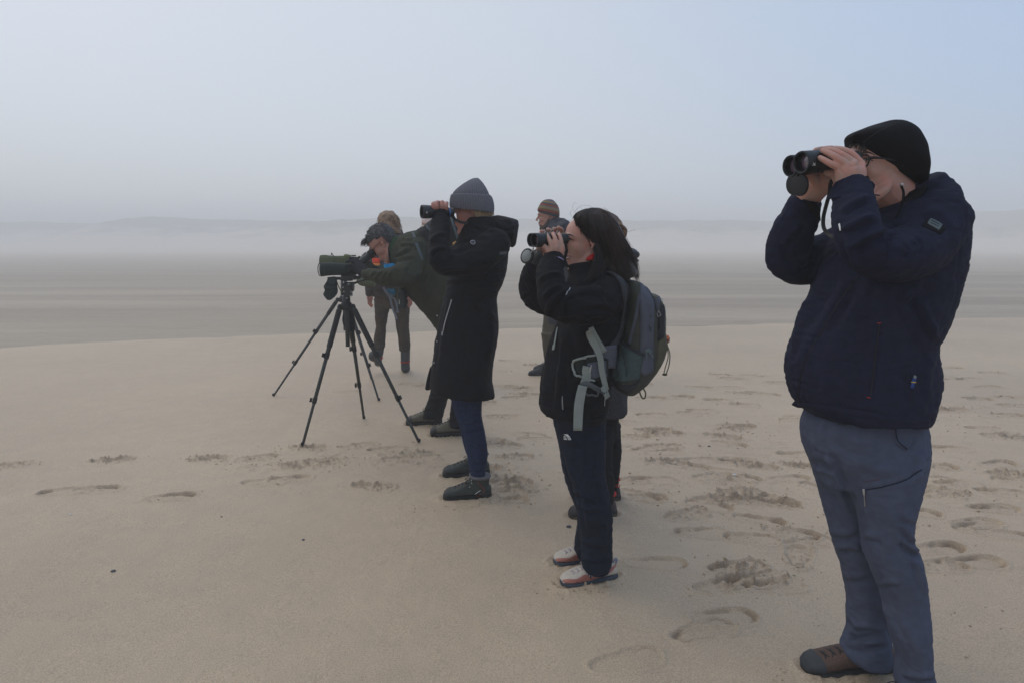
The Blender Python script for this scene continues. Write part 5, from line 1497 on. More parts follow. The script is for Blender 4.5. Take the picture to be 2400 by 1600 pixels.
# hip belt, padding and webbing across her coat
BK = Surf((np.array([v.co[:] for v in cB.data.vertices]) + origin_of(B.e), [tuple(p_.vertices) for p_ in cB.data.polygons]))
obj('hip_fin', BK.patch([(1390, 822), (1410, 812), (1440, 806)], [(1392, 862), (1410, 862), (1440, 862)], .012, .008, 10, 6), greyb, K)
obj('belt_pad', BK.patch([(1352, 845), (1362, 836), (1392, 832), (1420, 838)], [(1356, 870), (1368, 884), (1392, 890), (1418, 888)], .016, .010, 12, 8), mat('pad', (.020, .024, .022), .85, .2, var=.1), K)
obj('pad_binding', BK.cord([(1392, 831), (1366, 835), (1352, 848), (1352, 866), (1362, 882), (1386, 890)], .0045, .020, 5, 8), M['webbing'], K)
obj('belt_pocket', BK.patch([(1380, 846), (1412, 842)], [(1384, 884), (1414, 880)], .022, .008, 6, 6), greyb, K)
obj('pocket_zip_pull', tube(np.array([BK.at(1386, 852, .036)[0], BK.at(1383, 862, .038)[0]]), .002, seg=6), M['metal'], K)
obj('shoulder_webbing', BK.ribbon([(1374, 757), (1384, 790), (1396, 830), (1402, 870), (1408, 912)], [.027, .027, .026, .024, .024], .032, .001), M['webbing'], K)
obj('shoulder_webbing', BK.ribbon([(1384, 765), (1398, 795), (1412, 820)], .020, .020, .001), M['webbing'], K)
obj('webbing_end', BK.ribbon([(1400, 900), (1409, 926)], .026, .034, .0015), M['webbing'], K)
obj('lower_webbing', BK.ribbon([(1382, 858), (1366, 880), (1376, 905)], .034, .030, .001), M['webbing'], K)
lw = PP([(1366, 903, 2.525), (1360, 930, 2.52), (1356, 960, 2.515), (1354, 1008, 2.515)])
obj('hanging_strap', strap(catmull(lw, 5), [.034, .036, .036, .034], .001), M['webbing'], K)
bk = mat('buckle', (.045, .055, .062), .4, .5, var=.05)
obj('belt_buckle', join([BK.ribbon([(1368, 902), (1380, 900), (1390, 908)], .020, .036, .003), BK.cord([(1388, 908), (1398, 912), (1406, 914)], .004, .036), BK.cord([(1374, 916), (1384, 922), (1392, 916)], .004, .036), BK.cord([(1368, 910), (1376, 918)], .004, .036)]), bk, K)
obj('chest_webbing', BK.ribbon([(1308, 768), (1304, 790), (1300, 812)], .011, .004, .0008), M['webbing'], K)
obj('chest_buckle', BK.ribbon([(1301, 808), (1299, 820)], .015, .005, .002), M['webbing'], K)
obj('thin_cord', tube(PP([(1412, 892, 2.51), (1419, 910, 2.505), (1417, 950, 2.51)]), .0014, seg=5), M['webbing'], K)
obj('shoulder_strap', BK.ribbon([(1425, 640), (1452, 655), (1462, 690), (1458, 740), (1448, 790), (1428, 812)], .030, .006, .004), greyd, K)
obj('strap_adjuster', join([KS.ribbon([(1460, 692), (1465, 700)], .018, .010, .002), KS.ribbon([(1458, 718), (1461, 728)], .014, .010, .002)]), M['webbing_dark'], K)
obj('side_cord', KS.cord([(1463, 700), (1456, 740), (1451, 785)], .0025, .006), M['webbing_dark'], K)
obj('side_buckle', join([ALLK.ribbon([(1510, 822), (1518, 818), (1523, 824)], .014, .010, .003), ALLK.cord([(1512, 826), (1513, 838)], .003, .012), ALLK.cord([(1520, 824), (1526, 836)], .003, .012)]), mat('buckle_teal', (.10, .15, .16), .4, .5, var=.05), K)
for w_ in ([ALLK.ribbon([(1519, 764), (1528, 766)], .010, .010, .002), ALLK.ribbon([(1524, 768), (1525, 778)], .008, .010, .002), ALLK.ribbon([(1523, 738), (1524, 744)], .008, .010, .002)]): obj('webbing_loop', w_, M['webbing_dark'], K)
for w_ in ([ALLK.cord([(1545, 728), (1548, 736), (1546, 742), (1543, 736), (1545, 728)], .0012, .010), ALLK.cord([(1549, 702), (1553, 708)], .002, .006)]): obj('metal_zip_pull', w_, M['metal'], K)
obj('reflector', (lambda vf: (rough_up(*remesh([vf], .003, 1), .002, .01, 3), remesh([vf], .003, 1)[1]))(ell(P(1560, 795, 2.76), (.019, .014, .020))), mat('red_reflector', (.16, .008, .006), .2, .6, var=.3, vscale=60, coat=1), K)
obj('reflector_lens', ell(P(1563, 790, 2.745), (.011, .006, .009)), mat('orange_lens', (.75, .16, .03), .25, .6, var=.3, vscale=120, coat=1), K)
obj('reflector_cord', tube(PP([(1555, 772, 2.75), (1558, 780, 2.75), (1556, 790, 2.75)]), .0012, seg=5), M['webbing'], K)
obj('compression_cord', join([tube(PP([(1564, 808, 2.76), (1570, 830, 2.76), (1568, 855, 2.76), (1562, 874, 2.76)]), .0022, seg=6), tube(PP([(1564, 812, 2.755), (1566, 835, 2.755), (1560, 858, 2.755), (1556, 874, 2.755)]), .0020, seg=6), ell(P(1558, 877, 2.757), (.011, .006, .005))]), M['olive_cover'], K)
obj('web_loop', strap(catmull(PP([(1498, 890, 2.76), (1498, 912, 2.755), (1504, 930, 2.75), (1511, 932, 2.75), (1513, 920, 2.752), (1506, 906, 2.758), (1500, 892, 2.76)]), 5), .006, .001, face=(0, -1, 0)), M['olive_cover'], K)
# ================================================================== WOMAN IN GREY BEANIE
def ribbed(lst, nrib, amp, seg=288, n=6, e=2.1):
    L = catmull(np.array(lst, float), n)
    C, A_, B_ = [], [], []
    for x1, y1, x2, y2, Y, b in L:
        a, c = P(x1, y1, Y), P(x2, y2, Y)
        C.append((a + c) / 2); A_.append((c - a) / 2); B_.append(np.array([0, b, 0]))
    V, F = ringloft(C, A_, B_, seg, e)
    th = np.linspace(0, 2 * np.pi, seg, endpoint=False)
    k = 1 + amp * np.abs(np.cos(th * nrib / 2)) - amp / 2
    for i in range(len(C)):
        s_ = slice(i * seg, (i + 1) * seg)
        V[s_] = C[i] + (V[s_] - C[i]) * k[:, None]
    return V, F
C_ = Person(G(1098, 1165) * np.array([1, 1, 0]), 'woman in grey ribbed beanie and long black hooded coat raising binoculars, blue jeans and boots')
torC = [(530, 1086, 1186, 3.66, .10), (552, 1076, 1191, 3.66, .16), (580, 1064, 1190, 3.66, .20), (606, 1056, 1191, 3.66, .205), (640, 1050, 1186, 3.66, .20), (668, 1047, 1177, 3.66, .19), (695, 1041, 1165, 3.66, .18), (727, 1033, 1167, 3.66, .185), (783, 1024, 1168, 3.66, .195),
        (846, 1013, 1158, 3.66, .205), (888, 1009, 1154, 3.66, .21), (905, 1008, 1156, 3.66, .21)]
naC = [(1158, 574, 3.50, 38, .095), (1118, 604, 3.42, 40, .09), (1072, 615, 3.36, 33, .075), (1036, 612, 3.32, 30, .068), (1029, 575, 3.35, 25, .058), (1031, 540, 3.42, 23.5, .052), (1034, 508, 3.49, 20, .045)]
faC = [(1115, 580, 3.83, 36, .08), (1055, 612, 3.88, 28, .07), (1032, 590, 3.86, 24, .06), (1034, 540, 3.78, 20, .05), (1038, 508, 3.66, 17, .042)]
cC = [rows(torC, 34), slant([(1008, 896, 1156, 905, 3.66, .21), (1009, 908, 1161, 928, 3.66, .208)], 32), limb(naC, 20), limb(faC, 16),
      slant([(1078, 580, 1182, 575, 3.66, .13), (1082, 545, 1180, 535, 3.66, .115), (1090, 520, 1172, 515, 3.66, .10), (1094, 510, 1160, 508, 3.66, .085)], 28),
      slant([(1130, 514, 1158, 560, 3.66, .10), (1165, 504, 1178, 568, 3.66, .14), (1195, 510, 1192, 574, 3.66, .14), (1212, 515, 1200, 580, 3.66, .11), (1217, 522, 1208, 574, 3.66, .07)], 26)]
stC = [([(1010, 600), (1020, 585), (1047, 581)], 4, 8), ([(1006, 570), (1025, 552), (1052, 545)], 5, 6), ([(1048, 585), (1056, 600), (1050, 620)], 4, -7), ([(1062, 590), (1085, 580), (1120, 562)], 5, 6), ([(1085, 566), (1110, 556), (1150, 556)], 4, 5),
       ([(1030, 640), (1050, 630), (1100, 628)], 6, 5), ([(1020, 660), (1090, 655), (1180, 640)], 5, 6), ([(1120, 640), (1155, 632), (1188, 625)], 5, 8), ([(1120, 668), (1150, 662), (1178, 656)], 5, 8), ([(1130, 696), (1150, 688), (1166, 684)], 5, 8), ([(1110, 612), (1150, 605), (1191, 598)], 5, 6),
       ([(1100, 700), (1140, 735), (1166, 745)], 7, 5), ([(1150, 720), (1152, 780), (1145, 850)], 7, 5), ([(1059, 702), (1048, 740), (1037, 783)], 2.5, 4, 'groove'), ([(1050, 700), (1040, 780), (1028, 880)], 6, 4),
       ([(1100, 780), (1098, 840), (1090, 900)], 10, 3), ([(1186, 510), (1200, 530), (1196, 565)], 4, 6), ([(1160, 520), (1185, 535), (1210, 530)], 4, 5), ([(1100, 520), (1130, 535), (1165, 540)], 4, 6), ([(1187, 538), (1216, 536)], 1.6, 3, 'groove')]
coC = C_.cloth('coat', cC, M['black_coat'], .0065, stC, 3, .003, .12, 41, sag=.0018)
CS = C_.s['coat']
C_.part('pocket_zip', CS.cord([(1058.5, 703), (1052, 725), (1044, 752), (1038, 780)], .0028, .001), M['metal'], parent=coC, label='dull zip of the slanting side pocket')
C_.part('zip_pull', tube(np.array([CS.at(1038, 778, .004)[0], CS.at(1038, 786, .006)[0]]), .003, seg=6), M['metal'], parent=coC)
for x, y in ((1020.5, 740), (1021, 800), (1014, 850)):
    C_.part('snap_button', ell(CS.at(x + 4, y, .002)[0], (.004, .003, .004)), M['metal'], parent=coC)
q, nn = CS.at(1107.8, 569.7, .002)
bdg = C_.part('badge', lathe(q - nn * .002, q + nn * .003, [(0, .0165), (.003, .0165), (.005, .0150)], 32), M['black_coat'], parent=coC)
C_.part('badge_ring', (lambda: (lambda r_: tube([q + nn * .003 + (np.cos(a) * r_[0] + np.sin(a) * r_[1]) * .0130 for a in np.linspace(0, 2 * np.pi, 25)], .0014, seg=6, n=1))((np.cross(nn, (0, 0, 1.)), np.cross(nn, np.cross(nn, (0, 0, 1.))))))(), mat('badge_silver', (.48, .48, .52), .5, .4, var=.03), parent=bdg)
C_.part('badge_mark', join([CS.ribbon([(1105.5, 571.5), (1107, 568), (1109.5, 568.5)], .0014, .0065, .0003), CS.ribbon([(1106.5, 572.5), (1109, 570.5), (1110, 572)], .0014, .0065, .0003)]), mat('badge_mark_grey', (.30, .30, .33), .5, .4, var=.03), parent=bdg)
C_.part('cuff', slant([(1006, 512, 1055, 508, 3.485, .050), (1012, 497, 1053, 494, 3.50, .047)], 26), M['black_fabric'], parent=coC)
C_.part('coat_flap', slant([(1008, 860, 1012, 862, 3.72, .05), (1001, 885, 1012, 888, 3.73, .07), (997, 905, 1012, 908, 3.74, .08)], 20), M['black_coat'], parent=coC)
C_.part('reflective_tab', CS.ribbon([(1170, 595), (1186, 592)], .014, .002, .001), mat('tab_grey', (.045, .05, .055), .5, .4, var=.1), parent=coC)
# jeans
jC = [rows([(905, 1050, 1140, 3.70, .14), (930, 1054, 1130, 3.70, .13)], 24),
      rows([(915, 1056, 1130, 3.62, .085), (966, 1071, 1129, 3.62, .078), (985, 1079, 1131, 3.63, .072), (1001, 1085, 1134, 3.64, .068), (1046, 1092, 1142, 3.65, .062), (1080, 1097, 1141, 3.66, .055), (1105, 1102, 1138, 3.67, .048), (1122, 1105, 1136, 3.67, .046)], 26),
      rows([(915, 1052, 1125, 3.80, .085), (966, 1066, 1122, 3.88, .075), (1001, 1078, 1122, 3.95, .065), (1040, 1086, 1128, 4.02, .058), (1068, 1096, 1128, 4.04, .046)], 22)]
stCj = [([(1075, 985), (1100, 988), (1130, 982)], 4, 5), ([(1085, 1003), (1105, 1006), (1134, 1000)], 4, 4), ([(1078, 950), (1100, 955), (1128, 948)], 5, 3), ([(1094, 1000), (1098, 1050), (1104, 1105)], 2, 1.5, 'groove'), ([(1095, 1075), (1115, 1082), (1140, 1078)], 4, 3), ([(1100, 1095), (1118, 1100), (1138, 1095)], 4, 3)]
C_.cloth('jeans', jC, M['jeans'], .0055, stCj, 4, .002, .08, 47, sag=.001)
# boots
bg = {'upper': mat('boot_green', (.028, .037, .034), .6, .35, var=.15, vscale=60, bump=.3, bscale=500), 'sole': mat('boot_sole', (.018, .019, .019), .8, .2, var=.2), 'cap': mat('boot_rand', (.018, .021, .022), .6, .3, var=.15), 'lace': mat('boot_lace', (.014, .013, .016), .8, .2, var=.1),
      'tread': mat('boot_tread', (.09, .08, .055), .95, .1, var=.5, vscale=120), 'eyelet': mat('eyelet_red', (.30, .035, .025), .6, .3, var=.05), 'collar': mat('boot_collar', (.13, .125, .135), .85, .2, var=.08)}
for k, (toe, heel) in enumerate(((G(1038, 1169), G(1151, 1166)), (G(1037, 1115), G(1146, 1109)))):
    up, T, R = shoe(C_, toe, heel, .092, bg, high=.142, name='boot', width=.098, seed=20 + k)
    bs = C_.s['boot']
    if k == 0:
        C_.part('trim_line', bs.cord([(1119, 1128), (1126, 1136), (1134, 1145), (1133, 1152), (1118, 1163)], .0016, .0008), bg['eyelet'], parent=up)
        C_.part('logo_line', bs.ribbon([(1113.5, 1157), (1119, 1152.5), (1126, 1148)], .0035, .001, .0003), M['white_print'], parent=up)
        for x, y in ((1105.5, 1124.5), (1105.8, 1131), (1101, 1140)):
            C_.part('lace_hook', ell(bs.at(x, y, .002)[0], .0035), M['metal'], parent=up)
# body
cc_ = P(1106, 494, 3.66)
RC = frame((-1, -.06, 0))
sC = .95
C_.coarse += [rows(torC[2:], 22, 2, .8), limb(naC, 12, 3, .7), limb(faC, 12, 3, .7), rows([(880, 1055, 1135, 3.70, .13), (940, 1060, 1130, 3.70, .12)], 18, 2, .9),
              rows([(915, 1060, 1126, 3.62, .075), (1001, 1090, 1130, 3.61, .055), (1130, 1110, 1130, 3.67, .030)], 16, 2, .6), rows([(915, 1056, 1121, 3.79, .075), (1001, 1083, 1118, 3.95, .05), (1075, 1100, 1122, 4.04, .030)], 16, 2, .6)]
C_.fine += place(head_parts(fem=True), cc_, RC, sC)
C_.fine.append(neck_part(cc_, RC, sC, P(1140, 570, 3.66), .050))
C_.fine += [limb([(1034, 512, 3.49, 16, .024), (1033, 498, 3.505, 17.5, .020), (1032, 489, 3.50, 18.5, .018)], 12)]
for i, (x, t_) in enumerate(((1014, 478.5), (1024, 475.5), (1035.5, 475), (1046, 477.5))):
    C_.fine.append(finger([(x + 5 - i * 1.5, 494, 3.485), (x + 1, 485, 3.470), (x, t_, 3.478), (x + 1.5, t_ - 1.5, 3.505), (x + 2, t_ + 2, 3.53)], (.0100, .0082)))
C_.fine.append(finger([(1040, 498, 3.51), (1030, 508, 3.51), (1018, 508, 3.50)], (.011, .009)))
C_.fine += [limb([(1040, 512, 3.66, 14, .022), (1038, 500, 3.62, 15, .02), (1036, 490, 3.60, 15, .018)], 10)]
for i, (x, t_) in enumerate(((1016, 480), (1019, 476), (1030, 474.5), (1040, 476))):
    C_.fine.append(finger([(x + 4, 490, 3.61), (x + 1, 480, 3.62), (x, t_, 3.60), (x - 1, t_ - .5, 3.575)], (.0095, .0078)))
C_.body(M['skin_red'], .0034, .012)
eye(C_, cc_, RC, sC, 1); eye(C_, cc_, RC, sC, -1)
def TC(v): return cc_ + (np.array(v) * sC) @ RC.T
# hair below the beanie
g1 = [[TC((-.005, .074, .035)), TC((-.012, .082, .0)), TC((-.022, .080, -.035)), TC((-.045, .074, -.070))], [TC((-.035, .070, .040)), TC((-.055, .076, .0)), TC((-.065, .070, -.035)), TC((-.08, .06, -.07))], [TC((-.065, .055, .040)), TC((-.090, .055, .0)), TC((-.098, .045, -.03)), TC((-.10, .04, -.06))],
      [TC((-.075, .02, .04)), TC((-.11, .02, .0)), TC((-.112, .015, -.03)), TC((-.11, .01, -.06))], [TC((-.065, -.055, .040)), TC((-.090, -.055, .0)), TC((-.098, -.045, -.03)), TC((-.10, -.04, -.06))]]
C_.part('hair', join([hair_locks(g1, 260, .0032, .004, seed=6), ell(TC((-.05, 0, -.005)), (.058, .070, .05))]), M['hair_blonde'])
bn = C_.part('beanie', ribbed([(1064, 462, 1147, 464, 3.66, .094), (1062, 455, 1146, 457, 3.66, .094), (1066, 448, 1142, 447, 3.66, .088), (1077, 438, 1136, 436, 3.66, .072), (1091, 428, 1129, 426, 3.66, .050), (1105, 420, 1122, 419, 3.66, .024), (1112, 418, 1119, 417.5, 3.66, .008)], 54, .05), M['grey_knit'])
C_.part('cuff_band', ribbed([(1066, 487, 1149, 498, 3.66, .095), (1058, 489, 1155, 500, 3.66, .106), (1055, 484, 1157, 495, 3.66, .110), (1055, 472, 1157, 480, 3.66, .111), (1057, 460, 1153, 464, 3.66, .107), (1060, 456, 1148, 458, 3.66, .100), (1066, 457, 1143, 458, 3.66, .092)], 58, .05), M['grey_knit'], parent=bn)
a0, a1 = P(988, 497, 3.47), P(1062, 499, 3.54)
b0, b1 = P(988, 496, 3.54), P(1060, 498, 3.61)
BC, da, sdv, upv = binocular('binoculars', a0, a1, b0, b1, 'black binoculars held up by the woman in the grey beanie, pale mark on barrel', M['optic_black'], ro=.0335, body_r=.029, eyecup=.022)
obj('blue_ring', lathe(P(1050, 498.6, 3.528), P(1054, 498.7, 3.532), [(0, .020), (0, .0245), (.006, .0245), (.006, .020)], 28), mat('blue_ring', (.05, .16, .50), .3, .5, var=.03), BC)
ss = Surf(lathe(a0, a1, [(0, .0335), (.06, .0325)], 36))
obj('barrel_mark', join([ss.ribbon([(998, 499.5), (1002, 499.8)], .0016, .001, .0003), ss.ribbon([(998.5, 496.5), (1000, 499.4)], .0014, .001, .0003), ss.ribbon([(1002, 496.5), (1000.5, 498.4)], .0014, .001, .0003)]), M['white_print'], BC)
obj('neck_strap', strap(catmull(PP([(1058, 506, 3.54), (1064, 512, 3.53), (1074, 519, 3.54), (1084, 522, 3.55), (1096, 523, 3.56)]), 5), .014, .0015, face=(0, -1, .3)), M['rubber'], BC)
# ================================================================== TRIPODS AND SPOTTING SCOPES
def cylr(a, b, r0, r1=None, seg=18):
    a, b = np.asarray(a, float), np.asarray(b, float)
    L = np.linalg.norm(b - a)
    r1 = r0 if r1 is None else r1
    return lathe(a, b, [(0, r0 * .92), (.0015, r0), (L - .0015, r1), (L, r1 * .92)], seg)
def tripod(feet, apex, hub_r, label, mtl, r=.0155, secs=((0, .36), (.36, .68), (.68, 1.0)), sleeve=.30, column=.30):
    hub = np.asarray(apex, float)
    e = empty('tripod', (hub[0], hub[1], 0), label, 'tripod')
    obj('hub', lathe(hub - np.array([0, 0, .035]), hub + np.array([0, 0, .03]), [(0, hub_r * .6), (.005, hub_r), (.03, hub_r * 1.1), (.05, hub_r * .9), (.065, hub_r * .6)], 20), M['rubber'], e, smooth=40)
    for i, f in enumerate(feet):
        f = np.asarray(f, float)
        o = f - hub; oh = o * np.array([1, 1, 0]); oh /= np.linalg.norm(oh)
        top = hub + oh * hub_r * 1.15
        d = f - top; L = np.linalg.norm(d)
        lg = obj('leg', cylr(top, top + d * secs[0][1], r, r * .97), mtl, e, smooth=40)
        if sleeve: obj('foam_sleeve', cylr(top + d * .03, top + d * sleeve, r * 1.22, r * 1.2), M['rubber'], lg, smooth=40)
        obj('leg_hinge', ell(top + d * .012, (r * 1.15, r * 1.15, r * 1.5)), M['rubber'], lg)
        for k in (1, 2):
            rr = r * (1 - .19 * k)
            obj('leg_section', cylr(top + d * secs[k][0], top + d * secs[k][1], rr, rr * .97), mtl, lg, smooth=40)
            c = top + d * secs[k][0]
            obj('leg_clamp', cylr(c - d / L * .022, c + d / L * .022, r * 1.25 * (1 - .12 * k), None), M['rubber'], lg, smooth=40)
            sd_ = np.cross(d / L, (0, 1, 0)); sd_ /= np.linalg.norm(sd_)
            obj('clamp_lever', box(c + sd_ * r * 1.5 * (1 if i % 2 else -1) + np.array([0, -r * .6, 0]), (r * .38, r * .7, .015), frame(sd_, d / L)), M['rubber'], lg, smooth=False)
        obj('foot', ell(f + np.array([0, 0, .012]), (.013, .013, .015)), M['rubber'], lg)
    obj('centre_column', cylr(hub - np.array([0, 0, column]), hub + np.array([0, 0, .07]), r * .95), mtl, e, smooth=40)
    return e
f1 = [G(709, 1043), G(982, 1035), G(853, 980)]
ap1 = P(812, 716, 4.93)
T1 = tripod(f1, ap1, .042, 'near dark carbon tripod carrying the dark green spotting scope', M['carbon'], r=.0165)
f2 = [G(641, 927), G(888, 938), G(884, 905)]
f2 = [G(641, 927), G(888, 938), G(866, 888) + np.array([.02, 0, 0])]
ap2 = P(806, 700, 6.38)
T2 = tripod(f2, ap2, .045, 'far dark tripod behind the near one, carrying the olive covered scope', mat('carbon_blue', (.022, .026, .030), .45, .4, var=.1), r=.0150, sleeve=.16, secs=((0, .34), (.34, .66), (.66, 1.0)))
# shoulder strap / bag hanging inside the near tripod
obj('stone_bag', (lambda vf: vf)(remesh([slant([(808, 720, 826, 722, 5.0, .03), (802, 745, 832, 750, 5.0, .04), (806, 765, 832, 770, 5.0, .035), (818, 776, 830, 780, 5.0, .02)], 18)], .006, 3)), M['glove'], T1)
obj('cord_loop', tube(PP([(817, 770, 4.98), (814, 776, 4.97), (818, 784, 4.97), (823, 786, 4.98)]), .002, seg=6), M['rubber'], T1)
# pan head on the near tripod
z0 = ap1 + np.array([0, 0, .03])
pb = mat('panhead', (.010, .011, .012), .35, .5, var=.1)
pt = P(814, 656, 4.93)
hd1 = obj('tripod_head', join([cylr(z0, z0 + (pt - z0) * .22, .030, .026), cylr(z0 + (pt - z0) * .20, z0 + (pt - z0) * .36, .024, .030), ]), pb, T1, smooth=40)
obj('tilt_drum', cylr(P(803, 672, 4.93), P(829, 672, 4.93), .034), pb, hd1, smooth=40)
obj('yoke', join([box(P(814, 680, 4.93), (.030, .034, .045)), ]), pb, hd1, smooth=False)
obj('top_plate', box(P(812, 652.5, 4.93), (.072, .030, .010)), pb, hd1, smooth=False)
obj('plate_disc', cylr(P(812, 658, 4.93), P(812, 654, 4.93), .045, .050, 28), pb, hd1, smooth=40)
obj('tension_knob', cylr(P(817, 666, 4.885), P(817, 666, 4.862), .015, .013), pb, hd1, smooth=40)
obj('knob_cap', cylr(P(817, 666, 4.862), P(817, 666, 4.858), .0065), mat('knob_pale', (.22, .28, .33), .4, .4, var=.05), hd1)
for x, y, r_ in ((805, 662, .006), (804, 674, .004), (806, 684, .004), (823, 684, .004), (798, 664, .006)):
    obj('knob', ell(P(x, y, 4.885), (r_, .004, r_ * 1.4)), M['metal'], hd1)
obj('pan_handle', tube(PP([(830, 664, 4.93), (852, 657, 4.90), (872, 651, 4.88)]), [.008, .008, .013], seg=10), pb, hd1)
for x, y in ((803, 694), (822, 694), (813, 699)):
    obj('hub_bolt', ell(P(x, y, 4.885), (.009, .004, .003)), M['metal'], hd1)
# near scope in dark green cover
s1 = empty('spotting_scope', P(800, 632, 4.93), 'dark green spotting scope on the near tripod, its objective flap hanging down', 'spotting scope')
rings_ = [(753, 619, 755, 646, 4.93, .044), (751, 617, 754, 649, 4.93, .050), (757, 616, 760, 648, 4.93, .049), (775, 615.5, 776, 646, 4.93, .046), (806, 617.5, 806, 645, 4.93, .042), (822, 620, 822, 644, 4.93, .038), (838, 622, 838, 644, 4.93, .036), (858, 624, 858, 644, 4.93, .034), (864, 627, 864, 641, 4.93, .026)]
V, F = remesh([slant(rings_, 32, 4, 2.2)], .004, 2)
V = rough_up(V, F, .0012, .05, 61)
sb = obj('scope_body', (V, F), M['green_cover'], s1)
SS = Surf((V, F))
obj('cover_seam', SS.cord([(757, 633), (780, 632), (806, 631), (826, 631)], .0016, .001), M['rubber'], sb)
obj('cover_seam', SS.cord([(759, 617), (760.5, 632), (761, 648)], .0016, .001), M['rubber'], sb)
obj('objective_ring', lathe(P(752.5, 632, 4.93), P(750, 632, 4.925), [(0, .0475), (.006, .050), (.007, .047), (.002, .044)], 36, (0, 0)), M['rubber'], sb)
obj('objective_glass', lathe(P(752.5, 632, 4.93), P(750.5, 632, 4.93), [(0, .046), (.001, .02), (.0012, .001)], 30), M['bore'], sb)
obj('eyepiece', lathe(P(846, 617, 4.93), P(878, 588, 4.93), [(0, .030), (.04, .031), (.05, .026), (.085, .025), (.09, .029), (.122, .030), (.124, .026), (.120, .022)], 30), M['optic_green'], s1, smooth=40)
obj('eyecup', lathe(P(866, 599, 4.93), P(876, 590, 4.93), [(0, .029), (.002, .0315), (.036, .0315), (.038, .027)], 30), M['rubber'], s1, smooth=40)
obj('mount_foot', box(P(817, 648, 4.93), (.050, .018, .012)), M['rubber'], s1, smooth=False)
fl = [slant([(767, 650, 786, 648, 4.89, .010), (766, 658, 790, 656, 4.89, .014), (758, 672, 791, 670, 4.89, .014), (761, 680, 792, 680, 4.89, .018), (757, 690, 791, 688, 4.89, .014), (762, 698, 784, 697, 4.89, .012), (767, 704, 775, 704, 4.89, .006)], 22)]
V, F = remesh(fl, .004, 2); V = sculpt(V, F, [([(760, 674), (775, 678), (790, 674)], 3, 4), ([(764, 662), (778, 666), (790, 660)], 3, 4), ([(770, 685), (780, 692), (786, 696)], 3, 3)])
obj('objective_flap', (V, F), M['green_cover'], s1)
obj('flap_cord', tube(PP([(786, 650, 4.9), (792, 668, 4.9), (800, 684, 4.9), (803, 690, 4.9)]), .004, seg=6), M['olive_cover'], s1)
# far scope, olive cover
s2 = empty('spotting_scope', P(800, 606, 6.38), 'olive covered spotting scope on the far tripod, partly behind the green scope', 'spotting scope')
V, F = remesh([slant([(751, 600, 752, 622, 6.38, .040), (751, 598.5, 753, 626, 6.38, .052), (765, 598, 765, 626, 6.38, .052), (782, 600, 782, 624, 6.38, .048), (806, 600, 806, 622, 6.38, .046), (830, 602, 830, 622, 6.38, .042), (856, 603, 855, 620, 6.38, .036)], 30, 4, 2.2)], .005, 2)
ob2 = obj('scope_body', (rough_up(V, F, .002, .05, 63), F), M['olive_cover'], s2)
S2 = Surf((V, F))
obj('cover_seam', S2.cord([(783, 601), (784, 612), (783, 620)], .003, .001), mat('olive_dark', (.04, .048, .025), .8, .2), ob2)
obj('focus_pad', remesh([slant([(806, 597, 808, 604, 6.36, .02), (812, 596, 814, 605, 6.36, .026), (822, 598, 822, 605, 6.36, .024)], 16)], .004, 2), mat('olive_bright', (.11, .13, .06), .85, .2), s2)
obj('cover_toggle', join([tube(PP([(776, 599, 6.34), (777.5, 593, 6.34), (779, 598, 6.34)]), .003, seg=6), tube(PP([(777, 595, 6.34), (782, 600, 6.34)]), .0035, seg=6)]), M['rubber'], s2)
obj('top_buckle', box(P(829, 599.5, 6.36), (.020, .010, .006)), mat('olive_grey', (.06, .065, .06), .6, .3), s2, smooth=False)
obj('eyepiece', lathe(P(850, 606, 6.38), P(862, 594, 6.38), [(0, .024), (.03, .026), (.06, .024), (.062, .015)], 24), M['optic_green'], s2, smooth=40)
V, F = remesh([slant([(836, 652, 838, 664, 6.33, .03), (842, 651, 846, 670, 6.33, .05), (860, 652, 862, 672, 6.33, .05), (878, 655, 880, 672, 6.33, .04)], 20)], .006, 2)
obj('hanging_cover', (V, F), M['olive_cover'], s2)
hd2 = obj('tripod_head', cylr(ap2 + np.array([0, 0, .03]), P(806, 626, 6.38), .030, .026), pb, T2, smooth=40)
obj('top_plate', box(P(806, 628, 6.38), (.06, .03, .010)), pb, hd2, smooth=False)
# ================================================================== MAN BENT OVER THE SCOPE
D = Person(G(1030, 1000) * np.array([1, 1, 0]), 'grey haired man in olive jacket bending to look through the green spotting scope')
YD = 4.95
trunk = [(926, 562, 920, 622, 4.95, .10), (945, 548, 935, 650, 4.95, .16), (970, 541, 952, 684, 4.95, .215), (1000, 543, 975, 712, 4.95, .225), (1035, 560, 1000, 742, 4.95, .21), (1070, 600, 1022, 770, 4.95, .20), (1105, 660, 1035, 790, 4.95, .19), (1120, 710, 1060, 812, 4.95, .18)]
naD = [(968, 585, 4.76, 34, .085), (960, 622, 4.66, 32, .08), (944, 645, 4.58, 29, .072), (908, 650, 4.57, 22, .062), (878, 645, 4.62, 15.5, .050), (860, 642, 4.68, 12.5, .042)]
faD = [(955, 585, 5.14, 30, .08), (930, 630, 5.28, 27, .07), (890, 640, 5.2, 17, .055), (862, 630, 5.08, 13, .045)]
